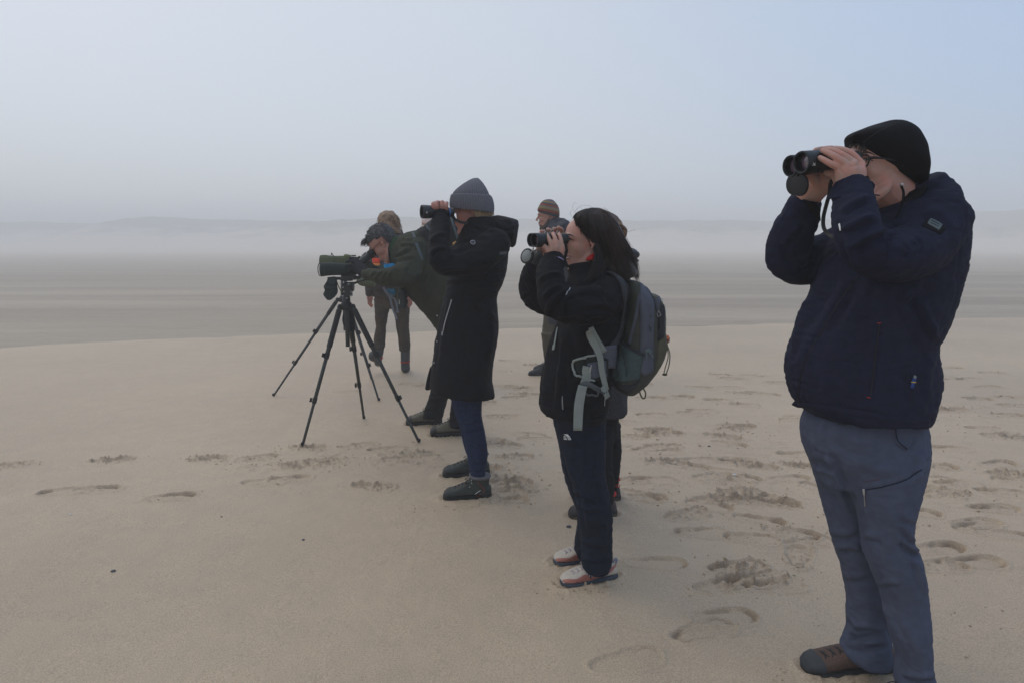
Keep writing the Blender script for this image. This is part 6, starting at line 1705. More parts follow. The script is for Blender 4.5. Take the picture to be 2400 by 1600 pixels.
stD = [([(926, 600), (945, 590), (965, 575)], 4, 8), ([(924, 612), (945, 605), (970, 600)], 4, 7), ([(935, 575), (950, 570), (975, 575)], 4, 6), ([(868, 650), (874, 640), (884, 636)], 3, 6), ([(878, 658), (884, 645), (896, 636)], 3, 7), ([(892, 662), (898, 648), (906, 636)], 3, 6), ([(912, 668), (910, 650), (918, 636)], 3, 5),
       ([(930, 665), (945, 640), (950, 620)], 5, 5), ([(960, 655), (985, 640), (1005, 640)], 5, 6), ([(985, 690), (998, 660), (1005, 640)], 5, 4), ([(975, 560), (990, 590), (995, 620)], 4, -4, 'ridge'), ([(990, 700), (1000, 690), (1012, 660)], 3, 5), ([(960, 690), (985, 725), (1012, 762)], 3, 3, 'groove'), ([(940, 556), (955, 560), (975, 552)], 4, 5)]
jD = D.cloth('jacket', [slant(trunk, 34, 4, 2.3), limb(naD, 18), limb(faD, 16)], M['olive_jacket'], .0075, stD, 3, .004, .11, 71, sag=.003)
DS = D.s['jacket']
D.part('collar', slant([(915, 566, 922, 622, 4.95, .078), (922, 556, 930, 624, 4.95, .088), (932, 552, 938, 620, 4.95, .09)], 24), mat('collar_green', (.025, .060, .030), .85, .2, var=.1))
D.part('inner_collar', slant([(910, 572, 918, 618, 4.95, .070), (920, 560, 926, 620, 4.95, .080)], 24), M['black_fabric'])
D.part('elbow_strap', DS.ribbon([(968, 545), (975, 570), (984, 595), (990, 610)], .022, .003, .0015), M['webbing_dark'], parent=jD, label='dark backpack strap over the shoulder')
# trousers and boots
D.cloth('trousers', [slant([(1050, 740, 1125, 700, 5.0, .17), (1022, 790, 1120, 770, 5.0, .17), (1016, 830, 1110, 830, 5.0, .16)], 24),
                     rows([(800, 1022, 1085, 5.10, .11), (850, 1018, 1075, 5.11, .10), (900, 1012, 1060, 5.18, .09), (935, 1004, 1050, 5.22, .082), (960, 994, 1042, 5.25, .078), (978, 990, 1038, 5.26, .076)], 22),
                     rows([(800, 1050, 1125, 4.90, .11), (850, 1055, 1122, 4.90, .10), (900, 1058, 1112, 4.90, .09), (940, 1058, 1098, 4.94, .08), (970, 1054, 1096, 4.96, .078), (1000, 1054, 1096, 4.97, .078)], 22)], M['black_trousers'], .0075,
        [([(995, 960), (1010, 955), (1035, 962)], 4, 6), ([(1005, 930), (1025, 935), (1048, 928)], 4, 5), ([(1056, 975), (1070, 985), (1090, 980)], 4, 6), ([(1058, 950), (1075, 955), (1094, 950)], 4, 5)], 3, .003, .1, 73, sag=.003)
tb = mat('boot_tan', (.125, .115, .085), .8, .25, var=.15, vscale=60, bump=.3, bscale=500)
bd_ = {'upper': tb, 'sole': M['rubber'], 'cap': mat('boot_black', (.016, .017, .019), .6, .3, var=.15), 'lace': M['rubber'], 'tread': mat('tread_dark', (.03, .03, .025), .95, .1, var=.4), 'eyelet': M['metal']}
shoe(D, G(951, 993), G(1036, 990), .095, bd_, high=.12, name='boot', width=.105, seed=31)
shoe(D, G(1008, 1018), G(1095, 1014), .095, bd_, high=.12, name='boot', width=.105, seed=32)
cD = P(897, 571, 4.95)
RD = frame((-.74, -.06, -.67), (-.67, 0, .74))
sD = 1.0
D.coarse += [slant(trunk, 22, 2, 2.2, .8), limb(naD, 12, 3, .7), limb(faD, 12, 3, .7), rows([(760, 1050, 1110, 5.0, .14), (840, 1040, 1100, 5.0, .13)], 16, 2),
             rows([(800, 1030, 1080, 5.10, .09), (970, 1000, 1030, 5.25, .04)], 14, 2, .9), rows([(800, 1060, 1115, 4.90, .09), (995, 1062, 1088, 4.97, .04)], 14, 2, .9)]
D.fine += place(head_parts(), cD, RD, sD)
D.fine.append(neck_part(cD, RD, sD, P(945, 600, 4.95), .058))
D.body(M['skin_face'], .0036, .014)
def TD(v): return cD + (np.array(v) * sD) @ RD.T
eye(D, cD, RD, sD, 1, brow=M['hair_grey']); eye(D, cD, RD, sD, -1, brow=M['hair_grey'])
# short grey hair: cap of locks over the scalp
def short_hair(p, T, R, s, mtl, lim, seed, cap=(.104, .083, .098), n=420, r=.0026, L=.028, sweep=(-.3, 0, .5)):
    hp = [(np.asarray(v), f) for v, f in [ell((-.020, 0, .036), cap), ell((.022, 0, .040), (.066, .070, .074))]]
    V, F = remesh(hp, .005, 2)
    keep = lim(V)
    Fk = F[keep[F].all(1)]
    used = np.unique(Fk); mp_ = -np.ones(len(V), int); mp_[used] = np.arange(len(used))
    N = vnormals(V, F)
    if ((V - V.mean(0)) * N).sum() < 0: N = -N
    V = V + N * (fbm(V / .012, 2, seed) * .003)[:, None]
    c = T((0, 0, 0))
    sh = thicken(V[used], [tuple(f) for f in mp_[Fk]], N[used], .002)
    o = p.part('hair', (sh[0] * s @ R.T + c, sh[1]), mtl)
    rg = np.random.default_rng(seed)
    lk = []
    for i in rg.choice(used, n):
        a = V[i]; nn_ = N[i]
        d = nn_ * .5 + np.array(sweep) + rg.normal(0, .25, 3)
        d /= np.linalg.norm(d)
        l = L * rg.uniform(.6, 1.2)
        q = [a - nn_ * .002, a + d * l * .5 + nn_ * .003, a + d * l + np.array([0, 0, -.15 * l])]
        lk.append(tube(np.array([T(v) for v in q]), [r, r * .8, r * .2], seg=4, n=2))
    p.part('hair_lock', join(lk), mtl, parent=o)
    return o
short_hair(D, TD, RD, sD, M['hair_grey'], lambda v: ((v[:, 2] > .056) & (v[:, 0] > .0) | (v[:, 2] > .036) & (v[:, 0] < .012) | (v[:, 2] > -.045) & (v[:, 0] < -.034)), 5, sweep=(.7, 0, .15), n=620, L=.019)
D.part('quiff', hair_locks([[TD((.060, y_, .100)), TD((.092, y_, .098)), TD((.112, y_ * 1.1, .086)), TD((.124, y_ * 1.2, .078))] for y_ in (-.05, -.02, .01, .04, .058)], 90, .0030, .006, seed=9, taper=.2), M['hair_grey'])
bs_ = mat('stubble', (.19, .13, .11), .8, .2, var=.5, vscale=300, col2=(.30, .22, .19))
D.part('glasses', join([tube([TD((.094 + .006 * math.cos(a), s_ * .034 + .024 * math.cos(a), .002 + .016 * math.sin(a))) for a in np.linspace(0, 2 * math.pi, 13)], .0018, seg=6, n=2) for s_ in (1, -1)] + [tube([TD((.094, s_ * .058, .008)), TD((.06, s_ * .076, .009)), TD((-.004, s_ * .084, .012))], .0020, seg=6) for s_ in (1, -1)] + [tube([TD((.098, -.01, .008)), TD((.099, .01, .008))], .0018, seg=6)]), M['rubber'])
# gloves: one on the scope, the other behind it
def glove(pts, fingers, thumb, vox=.0045):
    parts = [limb(pts, 14)] + [finger(f, (.0125, .0105)) for f in fingers] + [finger(thumb, (.0135, .0115))]
    V, F = remesh(parts, vox, 2)
    return rough_up(V, F, .0018, .03, 81), F
D.part('glove', glove([(872, 644, 4.66, 13.5, .044), (858, 640, 4.70, 14.5, .040), (846, 632, 4.74, 15, .034), (836, 626, 4.77, 14, .028)],
                      [[(836, 634, 4.78), (824, 634, 4.80), (816, 640, 4.84)], [(836, 627, 4.77), (822, 622, 4.79), (811, 625, 4.84)], [(838, 620, 4.77), (824, 612, 4.80), (812, 614, 4.85)], [(842, 615, 4.78), (830, 606, 4.82), (820, 606, 4.87)]],
                      [(850, 642, 4.72), (842, 650, 4.76), (832, 650, 4.80)]), M['glove'])
D.part('glove', glove([(866, 628, 5.10, 13, .042), (852, 620, 5.08, 14, .036), (842, 614, 5.06, 13, .03)], [[(842, 620, 5.05), (830, 614, 5.0), (824, 612, 4.98)], [(843, 612, 5.05), (832, 606, 5.0), (826, 605, 4.98)]], [(850, 612, 5.03), (842, 604, 5.0)]), M['glove'])
D.part('glove_cuff', slant([(862, 628, 869, 656, 4.67, .050), (852, 629, 858, 652, 4.70, .046)], 20), M['black_fabric'])
# scarf end hanging from his collar
bl = mat('scarf_blue', (.02, .20, .42), .85, .2, var=.2, vscale=60, bump=.5, bscale=300)
V, F = remesh([slant([(899, 622, 903, 632, 4.84, .02), (906, 619, 908, 636, 4.84, .035), (918, 617, 920, 636, 4.84, .035), (928, 616, 928, 630, 4.84, .02)], 16)], .005, 2)
D.part('scarf', (rough_up(V, F, .005, .02, 83), F), bl)
# his backpack
K2 = empty('backpack', P(1040, 540, 4.95), 'dark backpack with grey blue straps on the back of the bending man', 'backpack')
V, F = remesh([slant([(976, 541, 984, 566, 4.95, .10), (998, 526, 1008, 590, 4.95, .15), (1025, 508, 1035, 600, 4.95, .16), (1052, 497, 1065, 620, 4.95, .16), (1072, 516, 1085, 640, 4.95, .16), (1092, 545, 1110, 660, 4.95, .15), (1115, 590, 1125, 660, 4.95, .12)], 30, 4, 2.6)], .008, 3)
V = rough_up(V, F, .008, .10, 91); V = rough_up(V, F, .003, .04, 92)
b2 = obj('bag', (V, F), mat('pack_black', (.014, .015, .018), .8, .2, var=.15), K2)
S3 = Surf((V, F))
obj('strap', S3.ribbon([(1055, 508), (1062, 530), (1070, 552), (1078, 572)], .016, .006, .002), M['webbing_dark'], K2)
obj('strap', S3.ribbon([(1060, 502), (1070, 522), (1078, 545)], .012, .006, .002), M['webbing_dark'], K2)
obj('strap', S3.ribbon([(1000, 530), (1012, 545), (1020, 560)], .014, .006, .002), M['webbing_dark'], K2)
obj('lid_buckle', S3.ribbon([(990, 534), (996, 531)], .018, .010, .003), mat('pale_buckle', (.35, .34, .28), .5, .4), K2)
V, F = remesh([ell(P(1072, 573, 4.72), (.034, .03, .022))], .004, 1)
obj('tan_tassel', (rough_up(V, F, .006, .012, 95), F), mat('tan_fluff', (.42, .24, .10), .95, .1, var=.3, vscale=120), K2)
# binoculars hanging from his neck, with cords
a0, a1 = P(942, 722, 4.80), P(941, 672, 4.80)
b0, b1 = P(944, 721, 4.87), P(943, 671, 4.87)
BD, da, sdv, upv = binocular('binoculars', a0, a1, b0, b1, 'dark green binoculars hanging under the chest of the bending man', M['optic_green'], ro=.031, body_r=.029, eyecup=.02)
ss = Surf(lathe(a0, a1, [(0, .031), (.155, .029)], 30))
obj('vertical_print', join([ss.ribbon([(935.2, 703 + k * 1.8), (936.6, 703.8 + k * 1.8)], .0035, .001, .0003) for k in range(6)]), M['white_print'], BD)
obj('neck_cord', cords([PP([(930, 628, 4.72), (930, 650, 4.66), (930, 676, 4.70), (930, 700, 4.76)])], .0035), M['olive_cover'], BD)
wbl = mat('cord_grey', (.16, .18, .22), .8, .2, var=.1)
for pts_, r_ in (([(899, 674, 4.80), (905, 686, 4.78), (914, 698, 4.77), (920, 722, 4.77), (930, 748, 4.77)], .0075), ([(914, 696, 4.775), (924, 700, 4.77), (929, 712, 4.77), (932, 730, 4.77)], .006), ([(904, 680, 4.79), (912, 690, 4.78), (919, 694, 4.78)], .008)):
    obj('cord', tube(PP(pts_), r_, .003, seg=8), wbl, BD)
obj('cord_knot', ell(P(932, 731, 4.77), (.012, .008, .008)), wbl, BD)
V, F = remesh([slant([(908, 676, 910, 686, 4.82, .02), (916, 678, 917, 692, 4.82, .035), (928, 678, 928, 692, 4.82, .03)], 16)], .005, 2)
obj('blue_case', (rough_up(V, F, .004, .02, 84), F), mat('case_teal', (.015, .12, .20), .7, .3, var=.2), BD)

# ================================================================== WOMAN WALKING AWAY
YE = 7.4
E = Person(G(918, 866) * np.array([1, 1, 0]), 'woman with brown windblown hair seen from behind, brown jacket and trousers, dark boots')
jE = E.cloth('jacket', [rows([(546, 898, 936, YE, .09), (556, 882, 952, YE, .12), (580, 874, 960, YE, .13), (630, 870, 962, YE, .14), (680, 872, 962, YE, .14), (696, 876, 962, YE, .14)], 28),
                        limb([(884, 562, YE, 11, .06), (873, 610, YE - .02, 11, .055), (867, 655, YE - .04, 11, .052), (866, 688, YE - .05, 9.5, .045)], 14), limb([(950, 562, YE, 11, .06), (960, 610, YE, 11, .055), (964, 655, YE - .02, 10, .05), (963, 688, YE - .04, 9, .042)], 14),
                        slant([(888, 548, 946, 548, YE, .08), (893, 536, 941, 538, YE, .075)], 22)], M['brown_jacket'], .010, [([(858, 650), (866, 655), (876, 650)], 3, 8), ([(856, 675), (866, 680), (876, 676)], 3, 8)], 3, .005, .12, 101, sag=.003)
E.part('hood', remesh([slant([(900, 548, 936, 550, YE - .10, .05), (894, 556, 944, 558, YE - .13, .06), (900, 568, 938, 570, YE - .12, .04)], 20)], .008, 2), mat('hood_plum', (.045, .035, .045), .85, .2))
E.cloth('trousers', [rows([(680, 878, 960, YE, .13), (705, 879, 960, YE, .13), (722, 880, 958, YE, .11)], 24),
                     rows([(700, 877, 920, YE, .11), (725, 878, 912, YE, .105), (760, 880, 906, YE + .02, .09), (790, 877, 903, YE + .02, .08), (812, 876, 902, YE - .02, .07), (818, 880, 898, YE - .03, .06)], 22),
                     rows([(700, 918, 962, YE, .11), (725, 922, 960, YE, .105), (760, 928, 959, YE, .09), (795, 933, 961, YE, .08), (818, 935, 961, YE, .072), (822, 938, 958, YE, .06)], 22)], M['brown_trousers'], .009,
        [([(880, 790), (890, 794), (902, 790)], 3, 6), ([(879, 802), (890, 806), (902, 802)], 3, 6), ([(936, 800), (948, 804), (960, 799)], 3, 6), ([(936, 811), (948, 814), (960, 810)], 3, 6), ([(884, 740), (892, 745), (906, 742)], 4, 5)], 3, .005, .1, 103, sag=.003)
gum = mat('gumboot', (.045, .048, .050), .55, .35, var=.25, vscale=20)
def gumboot(pts, toe, label=None):
    V, F = remesh([limb(pts, 18)] + toe, .008, 2)
    return E.part('boot', (V, F), gum)
b_ = gumboot([(950, 812, YE, 11.5, .052), (950, 835, YE, 11, .050), (950, 852, YE, 10.5, .048), (950.5, 862, YE, 11, .05)], [tube([P(950.5, 862, YE), P(949, 863, YE + .17)], [.044, .04], [.05, .045], seg=14)])
E.part('boot_stripe', slant([(938.5, 846, 961.5, 846, YE, .053), (938.5, 848.5, 961.5, 848.5, YE, .053)], 24), M['red'], parent=b_)
b_ = gumboot([(890, 808, YE - .03, 11, .052), (888, 825, YE - .04, 11, .050), (884, 838, YE - .05, 11, .048)], [tube(PP([(884, 838, YE - .05), (874, 836, YE - .10), (873, 830, YE - .14)]), [.05, .048, .040], seg=14), tube(PP([(886, 845, YE - .05), (886, 850, YE)]), [.045, .04], seg=14)])
E.part('boot_stripe', slant([(877, 832, 898, 838, YE - .045, .055), (876.5, 834.5, 897.5, 840.5, YE - .045, .055)], 24), M['red'], parent=b_)
cE = P(911, 524, YE)
RE = frame((-.25, .97, 0))
E.coarse += [rows([(560, 890, 945, YE, .10), (700, 885, 955, YE, .11)], 16, 3), limb([(900, 700, YE, 13), (893, 760, YE + .01, 8), (889, 812, YE - .02, 5)], 10), limb([(940, 700, YE, 13), (944, 760, YE, 8), (949, 830, YE, 5)], 10),
             limb([(886, 562, YE, 8), (874, 610, YE - .02, 8), (867, 690, YE - .05, 6)], 10), limb([(948, 562, YE, 8), (961, 610, YE, 8), (963, 690, YE - .04, 6)], 10)]
E.fine += place(head_parts(fem=True), cE, RE, .95) + [neck_part(cE, RE, .95, P(914, 560, YE), .05)]
for (x, s_) in ((866, 1), (962, -1)):
    E.fine += [limb([(x, 690, YE - .05, 6.5, .022), (x + s_, 699, YE - .06, 7.5, .016), (x + s_ * 1, 704, YE - .06, 6.5, .014)], 10)]
    for k, (dx, dy) in enumerate(((-4, 15), (-1, 19), (2, 20), (4, 16))):
        E.fine.append(finger([(x + dx * .7, 703, YE - .06), (x + dx + s_, 703 + dy * .6, YE - .06), (x + dx + s_ * 4, 700 + dy, YE - .065)], (.0085, .007)))
    E.fine.append(finger([(x - s_ * 5, 697, YE - .08), (x - s_ * 3, 706, YE - .10), (x, 711, YE - .10)], (.010, .008)))
E.body(M['skin_red'], .0045, .015)
g_ = [PP([(905, 499, YE), (893, 503, YE - .03), (887, 518, YE - .05), (887, 540, YE - .06)]), PP([(908, 498, YE), (898, 505, YE - .09), (894, 522, YE - .12), (894, 548, YE - .12)]), PP([(912, 498, YE), (910, 508, YE - .11), (908, 528, YE - .13), (908, 552, YE - .13)]),
      PP([(915, 498, YE), (920, 508, YE - .10), (926, 526, YE - .12), (928, 552, YE - .12)]), PP([(917, 499, YE), (928, 508, YE - .06), (936, 526, YE - .09), (942, 545, YE - .09)]), PP([(919, 500, YE), (931, 512, YE), (938, 528, YE - .03), (948, 540, YE - .03)])]
V, F = remesh([slant([(898, 495, 920, 495, YE, .05), (889, 503, 930, 505, YE - .01, .105), (886, 520, 935, 522, YE - .02, .12), (886, 535, 939, 538, YE - .03, .115), (889, 546, 942, 548, YE - .05, .08)], 26)], .008, 3)
hE = E.part('hair', (rough_up(V, F, .006, .03, 107), F), M['hair_brown'])
E.part('hair_lock', hair_locks(g_, 320, .0042, .009, seed=21, taper=.2), M['hair_brown'], parent=hE)
K3 = empty('rucksack', P(900, 690, YE - .2), 'small rucksack with red, orange and blue panels on the woman walking away', 'rucksack')
V, F = remesh([rows([(590, 876, 938, YE - .19, .07), (620, 873, 942, YE - .20, .09), (660, 874, 942, YE - .20, .09), (678, 878, 938, YE - .19, .07)], 24, 3, 1, 3)], .008, 2)
bk3 = obj('bag', (V, F), mat('pack_brown', (.04, .032, .034), .85, .2, var=.1), K3)
S4 = Surf((V, F))
obj('red_panel', S4.patch([(875, 606), (891, 606)], [(875, 616), (891, 617)], .012, .004, 6, 4), mat('panel_red', (.62, .05, .02), .7, .2, var=.05), K3)
obj('orange_panel', S4.patch([(874.5, 617), (891, 617.5)], [(874, 635), (890.5, 635)], .010, .004, 6, 6), mat('panel_orange', (.62, .20, .03), .7, .2, var=.08, vscale=50), K3)
obj('blue_panel', S4.patch([(900, 616), (922, 614)], [(900, 650), (922, 650)], .010, .004, 6, 6), bl, K3)

# ================================================================== MAN IN STRIPED HAT
YG = 7.1
Gp = Person(G(1285, 876) * np.array([1, 1, 0]), 'bearded man in striped knitted beanie and dark slate jacket standing behind the long haired woman')
Gp.cloth('jacket', [rows([(512, 1292, 1325, YG, .10), (522, 1284, 1336, YG, .16), (545, 1276, 1346, YG, .21), (600, 1274, 1352, YG, .22), (680, 1276, 1350, YG, .20), (740, 1276, 1346, YG, .20), (756, 1278, 1344, YG, .20)], 26),
                    limb([(1322, 530, YG - .2, 16, .08), (1318, 600, YG - .25, 14, .07), (1300, 650, YG - .22, 12, .06), (1285, 690, YG - .15, 10, .05)], 14),
                    limb([(1300, 530, YG + .2, 14, .08), (1296, 600, YG + .25, 13, .07), (1286, 660, YG + .22, 11, .06)], 14)], M['slate_jacket'], .010, [([(1290, 540), (1310, 530), (1330, 526)], 4, 8), ([(1296, 520), (1310, 514), (1325, 514)], 3, 6)], 3, .005, .12, 111, sag=.003)
Gp.cloth('trousers', [rows([(735, 1274, 1334, YG, .16), (770, 1271, 1330, YG, .16), (800, 1272, 1322, YG, .15)], 22), rows([(780, 1270, 1312, YG - .12, .09), (815, 1276, 1312, YG - .05, .085), (850, 1278, 1306, YG + .05, .075), (868, 1276, 1304, YG + .10, .075)], 20),
                       rows([(780, 1268, 1308, YG + .12, .09), (815, 1272, 1304, YG + .2, .085), (850, 1276, 1300, YG + .32, .075), (859, 1276, 1300, YG + .36, .075)], 20)], mat('khaki', (.075, .068, .048), .85, .1, var=.1), .010, (), 3, .005, .1, 113)
gs = {'upper': mat('shoe_dark', (.022, .025, .030), .8, .25, var=.2), 'sole': M['rubber'], 'lace': M['rubber']}
shoe(Gp, G(1238, 880), G(1300, 878), .085, gs, name='shoe', width=.10, seed=51, voxel=.006)
shoe(Gp, G(1250, 869), G(1304, 867), .085, gs, name='shoe', width=.10, seed=52, voxel=.006)
cG = P(1283, 508, YG)
RG = frame((-1, .05, -.06))
Gp.coarse += [rows([(525, 1290, 1330, YG, .13), (745, 1284, 1336, YG, .14)], 16, 3), limb([(1322, 530, YG - .2, 12, .06), (1318, 600, YG - .25, 10, .05), (1285, 695, YG - .15, 7, .03)], 10), limb([(1300, 530, YG + .2, 12, .06), (1286, 670, YG + .22, 7, .04)], 10),
              rows([(740, 1280, 1328, YG, .13), (862, 1284, 1298, YG + .08, .03)], 12, 2), rows([(760, 1276, 1304, YG + .12, .07), (852, 1282, 1296, YG + .34, .03)], 12, 2)]
Gp.fine += place(head_parts(), cG, RG, 1.0) + [neck_part(cG, RG, 1.0, P(1302, 545, YG), .06)]
for Yh, x in ((YG - .15, 1283), (YG + .2, 1286)):
    Gp.fine += [limb([(x, 690, Yh, 7, .022), (x - 1, 700, Yh, 8, .018), (x - 2, 706, Yh, 7, .016)], 10)]
    for k in range(4):
        Gp.fine.append(finger([(x - 5 + k * 2.6, 705, Yh), (x - 6 + k * 2.4, 716, Yh), (x - 4 + k * 2, 722 - abs(k - 1.5), Yh - .01)], (.009, .0075)))
    Gp.fine.append(finger([(x - 7, 700, Yh - .02), (x - 9, 709, Yh - .03)], (.010, .008)))
Gp.body(M['skin_face'], .0045, .015)
def TG(v): return cG + np.array(v) @ RG.T
eye(Gp, cG, RG, 1.0, 1)
# short beard following the jaw
V, F = remesh([tube([TG((-.010, .055, -.035)), TG((.016, .055, -.085)), TG((.052, .030, -.113)), TG((.068, 0, -.118)), TG((.052, -.030, -.113)), TG((.016, -.055, -.085)), TG((-.010, -.055, -.035))], [.014, .021, .022, .022, .022, .021, .014], seg=10),
               tube([TG((.066, .028, -.085)), TG((.078, .012, -.090)), TG((.078, -.012, -.090)), TG((.066, -.028, -.085))], .010, seg=8), tube([TG((.076, .024, -.056)), TG((.088, .010, -.050)), TG((.088, -.010, -.050)), TG((.076, -.024, -.056))], .0058, seg=8)], .004, 2)
Gp.part('beard', (rough_up(V, F, .0025, .010, 117), F), mat('beard_brown', (.075, .055, .045), .9, .1, var=.4, vscale=300))
stripes = bpy.data.materials.new('striped_knit')
stripes.use_nodes = True
t = stripes.node_tree; b_ = t.nodes['Principled BSDF']; b_.inputs['Roughness'].default_value = .95; b_.inputs['Specular IOR Level'].default_value = .08
tc_ = t.nodes.new('ShaderNodeTexCoord'); sx_ = t.nodes.new('ShaderNodeSeparateXYZ'); t.links.new(tc_.outputs['Object'], sx_.inputs[0])
hz0 = P(1283, 510, YG)[2]; hz1 = P(1283, 468, YG)[2]
ma = t.nodes.new('ShaderNodeMath'); ma.operation = 'MULTIPLY_ADD'; t.links.new(sx_.outputs[0], ma.inputs[0]); ma.inputs[1].default_value = .20; t.links.new(sx_.outputs[2], ma.inputs[2])
mr_ = t.nodes.new('ShaderNodeMapRange'); t.links.new(ma.outputs[0], mr_.inputs[0])
mr_.inputs[1].default_value = hz0; mr_.inputs[2].default_value = hz1
cr_ = t.nodes.new('ShaderNodeValToRGB'); cr_.color_ramp.interpolation = 'CONSTANT'
cols = [(0, (.035, .070, .075)), (.20, (.12, .025, .03)), (.27, (.25, .07, .035)), (.34, (.06, .055, .07)), (.38, (.24, .17, .06)), (.45, (.19, .17, .13)), (.54, (.08, .075, .085)), (.58, (.32, .09, .05)), (.64, (.10, .045, .05)), (.69, (.10, .11, .12)), (.77, (.28, .20, .06)), (.82, (.17, .15, .14)), (.90, (.09, .085, .12)), (.96, (.22, .07, .05))]
el = cr_.color_ramp.elements
while len(el) < len(cols): el.new(.5)
for e_, (p_, c_) in zip(el, cols):
    e_.position = p_; e_.color = (*c_, 1)
t.links.new(mr_.outputs[0], cr_.inputs[0]); t.links.new(cr_.outputs[0], b_.inputs['Base Color'])
hatV, hatF = ribbed([(1264, 499, 1309, 511, YG, .098), (1260, 494, 1311, 507, YG, .105), (1262, 486, 1311, 495, YG, .106), (1267, 477, 1308, 484, YG, .098), (1274, 470, 1302, 475, YG, .075), (1281, 468, 1295, 469, YG, .040), (1286, 467.5, 1290, 468, YG, .010)], 50, .02, seg=144)
Gp.e.location = tuple(np.array(Gp.e.location))
ht = Gp.part('beanie', (hatV, hatF), stripes)
# the stripes are laid in the hat's own coordinates: base height of the person's origin is the ground
V, F = remesh([slant([(1290, 516, 1312, 510, YG, .075), (1287, 530, 1316, 518, YG, .085), (1280, 541, 1318, 530, YG, .09)], 20)], .007, 2)
Gp.part('scarf', (rough_up(V, F, .006, .03, 119), F), mat('scarf_maroon', (.10, .028, .022), .9, .1, var=.4, vscale=60))

# ================================================================== WOMAN WITH HAIR BUN
YH = 3.48
Hp = Person(G(1400, 1195) * np.array([1, 1, 0]), 'woman with auburn hair bun standing mostly hidden behind the backpack, black trousers and brown boots')
Hp.cloth('jacket', [rows([(606, 1395, 1450, YH, .10), (622, 1378, 1470, YH, .17), (660, 1370, 1478, YH, .20), (740, 1368, 1474, YH, .20), (830, 1372, 1468, YH, .19), (900, 1374, 1468, YH, .20), (950, 1376, 1470, YH, .20), (962, 1378, 1468, YH, .20)], 28),
                    limb([(1440, 650, YH - .2, 28, .08), (1430, 720, YH - .24, 26, .07), (1400, 770, YH - .2, 22, .06), (1380, 790, YH - .12, 18, .05)], 14), limb([(1410, 650, YH + .2, 26, .08), (1400, 720, YH + .22, 24, .07), (1385, 780, YH + .15, 20, .06)], 14)],
         M['grey_wool'], .008, (), 3, .004, .1, 121)
V, F = remesh([slant([(1440, 590, 1470, 620, YH, .10), (1462, 582, 1482, 612, YH, .10), (1484, 582, 1492, 606, YH - .02, .07), (1495, 590, 1496, 601, YH - .03, .035)], 22), tube(PP([(1458, 578, YH - .05), (1466, 580, YH - .05), (1474, 588, YH - .05)]), .012, seg=8)], .006, 2)
Hp.part('hood', (rough_up(V, F, .004, .04, 123), F), mat('hood_black', (.012, .014, .018), .45, .4, var=.1))
Hp.part('hood_cord', tube(PP([(1484, 604, YH - .09), (1490, 606, YH - .09), (1496, 612, YH - .08)]), .004, seg=6), M['rubber'])
Hp.cloth('trousers', [rows([(940, 1380, 1452, YH, .15), (985, 1380, 1450, YH, .15), (1020, 1382, 1450, YH, .13)], 22), rows([(990, 1378, 1440, YH - .10, .085), (1060, 1384, 1436, YH - .11, .078), (1130, 1392, 1440, YH - .08, .07), (1175, 1398, 1440, YH - .05, .062)], 20),
                       rows([(990, 1400, 1454, YH + .12, .085), (1053, 1410, 1456, YH + .13, .075), (1104, 1414, 1451, YH + .16, .065), (1135, 1418, 1448, YH + .17, .058), (1148, 1420, 1447, YH + .17, .055)], 20)], M['black_trousers'], .007,
         [([(1430, 1095), (1442, 1100), (1450, 1098)], 3, 6), ([(1428, 1115), (1440, 1120), (1449, 1117)], 3, 6), ([(1436, 1040), (1446, 1046), (1455, 1044)], 4, 5)], 3, .004, .1, 125, sag=.003)
hbm = {'upper': mat('boot_brown', (.042, .028, .030), .6, .3, var=.2, vscale=60), 'sole': mat('sole_khaki', (.07, .065, .045), .9, .2, var=.3), 'cap': mat('boot_cap_dark', (.018, .016, .018), .55, .35, var=.1), 'lace': M['red'], 'collar': M['red']}
shoe(Hp, G(1333, 1213), G(1442, 1206), .09, hbm, high=.135, name='boot', width=.098, seed=61)
shoe(Hp, G(1345, 1172), G(1452, 1170), .09, hbm, high=.135, name='boot', width=.098, seed=62)
Hp.part('lace_loop', tube(PP([(1443, 1138, YH + .05), (1448, 1134, YH + .04), (1453, 1137, YH + .04), (1449, 1141, YH + .04), (1443, 1139, YH + .05)]), .0022, seg=6), M['red'])
cH = P(1402, 556, YH)
RH = frame((-1, .1, 0))
Hp.coarse += [rows([(630, 1385, 1460, YH, .13), (960, 1388, 1450, YH, .13)], 16, 3), limb([(1440, 650, YH - .2, 20, .06), (1380, 795, YH - .12, 12, .035)], 10), limb([(1410, 650, YH + .2, 20, .06), (1385, 790, YH + .15, 14, .04)], 10),
              rows([(1000, 1390, 1430, YH - .09, .05), (1170, 1404, 1432, YH - .06, .035)], 12, 2), rows([(1000, 1410, 1444, YH + .12, .05), (1140, 1426, 1442, YH + .16, .030)], 12, 2)]
Hp.fine += place(head_parts(fem=True), cH, RH, .95) + [neck_part(cH, RH, .95, P(1420, 640, YH), .05)]
Hp.body(M['skin_fair'], .0045, .014)
V, F = remesh([ell(cH + np.array([.022, 0, .032]), (.105, .083, .098)), ell(P(1450, 546, YH - .02), (.040, .036, .042))], .006, 2)
hs_ = Surf((V, F))
hH = Hp.part('hair', (rough_up(V, F, .004, .02, 127), F), mat('hair_auburn', (.085, .042, .026), .5, .3, var=.3, vscale=40))
bnl = []
rg = np.random.default_rng(5)
for k in range(90):
    a = rg.uniform(0, 6.28); r_ = rg.uniform(.020, .040)
    c = P(1450, 546, YH - .03)
    q = [c + np.array([math.cos(a + t_) * r_ * .95, -.030 + .012 * math.sin(t_ * 2), math.sin(a + t_) * r_]) for t_ in (0, .5, 1.0, 1.5)]
    bnl.append(tube(q, [.003, .0035, .003, .001], seg=4, n=2))
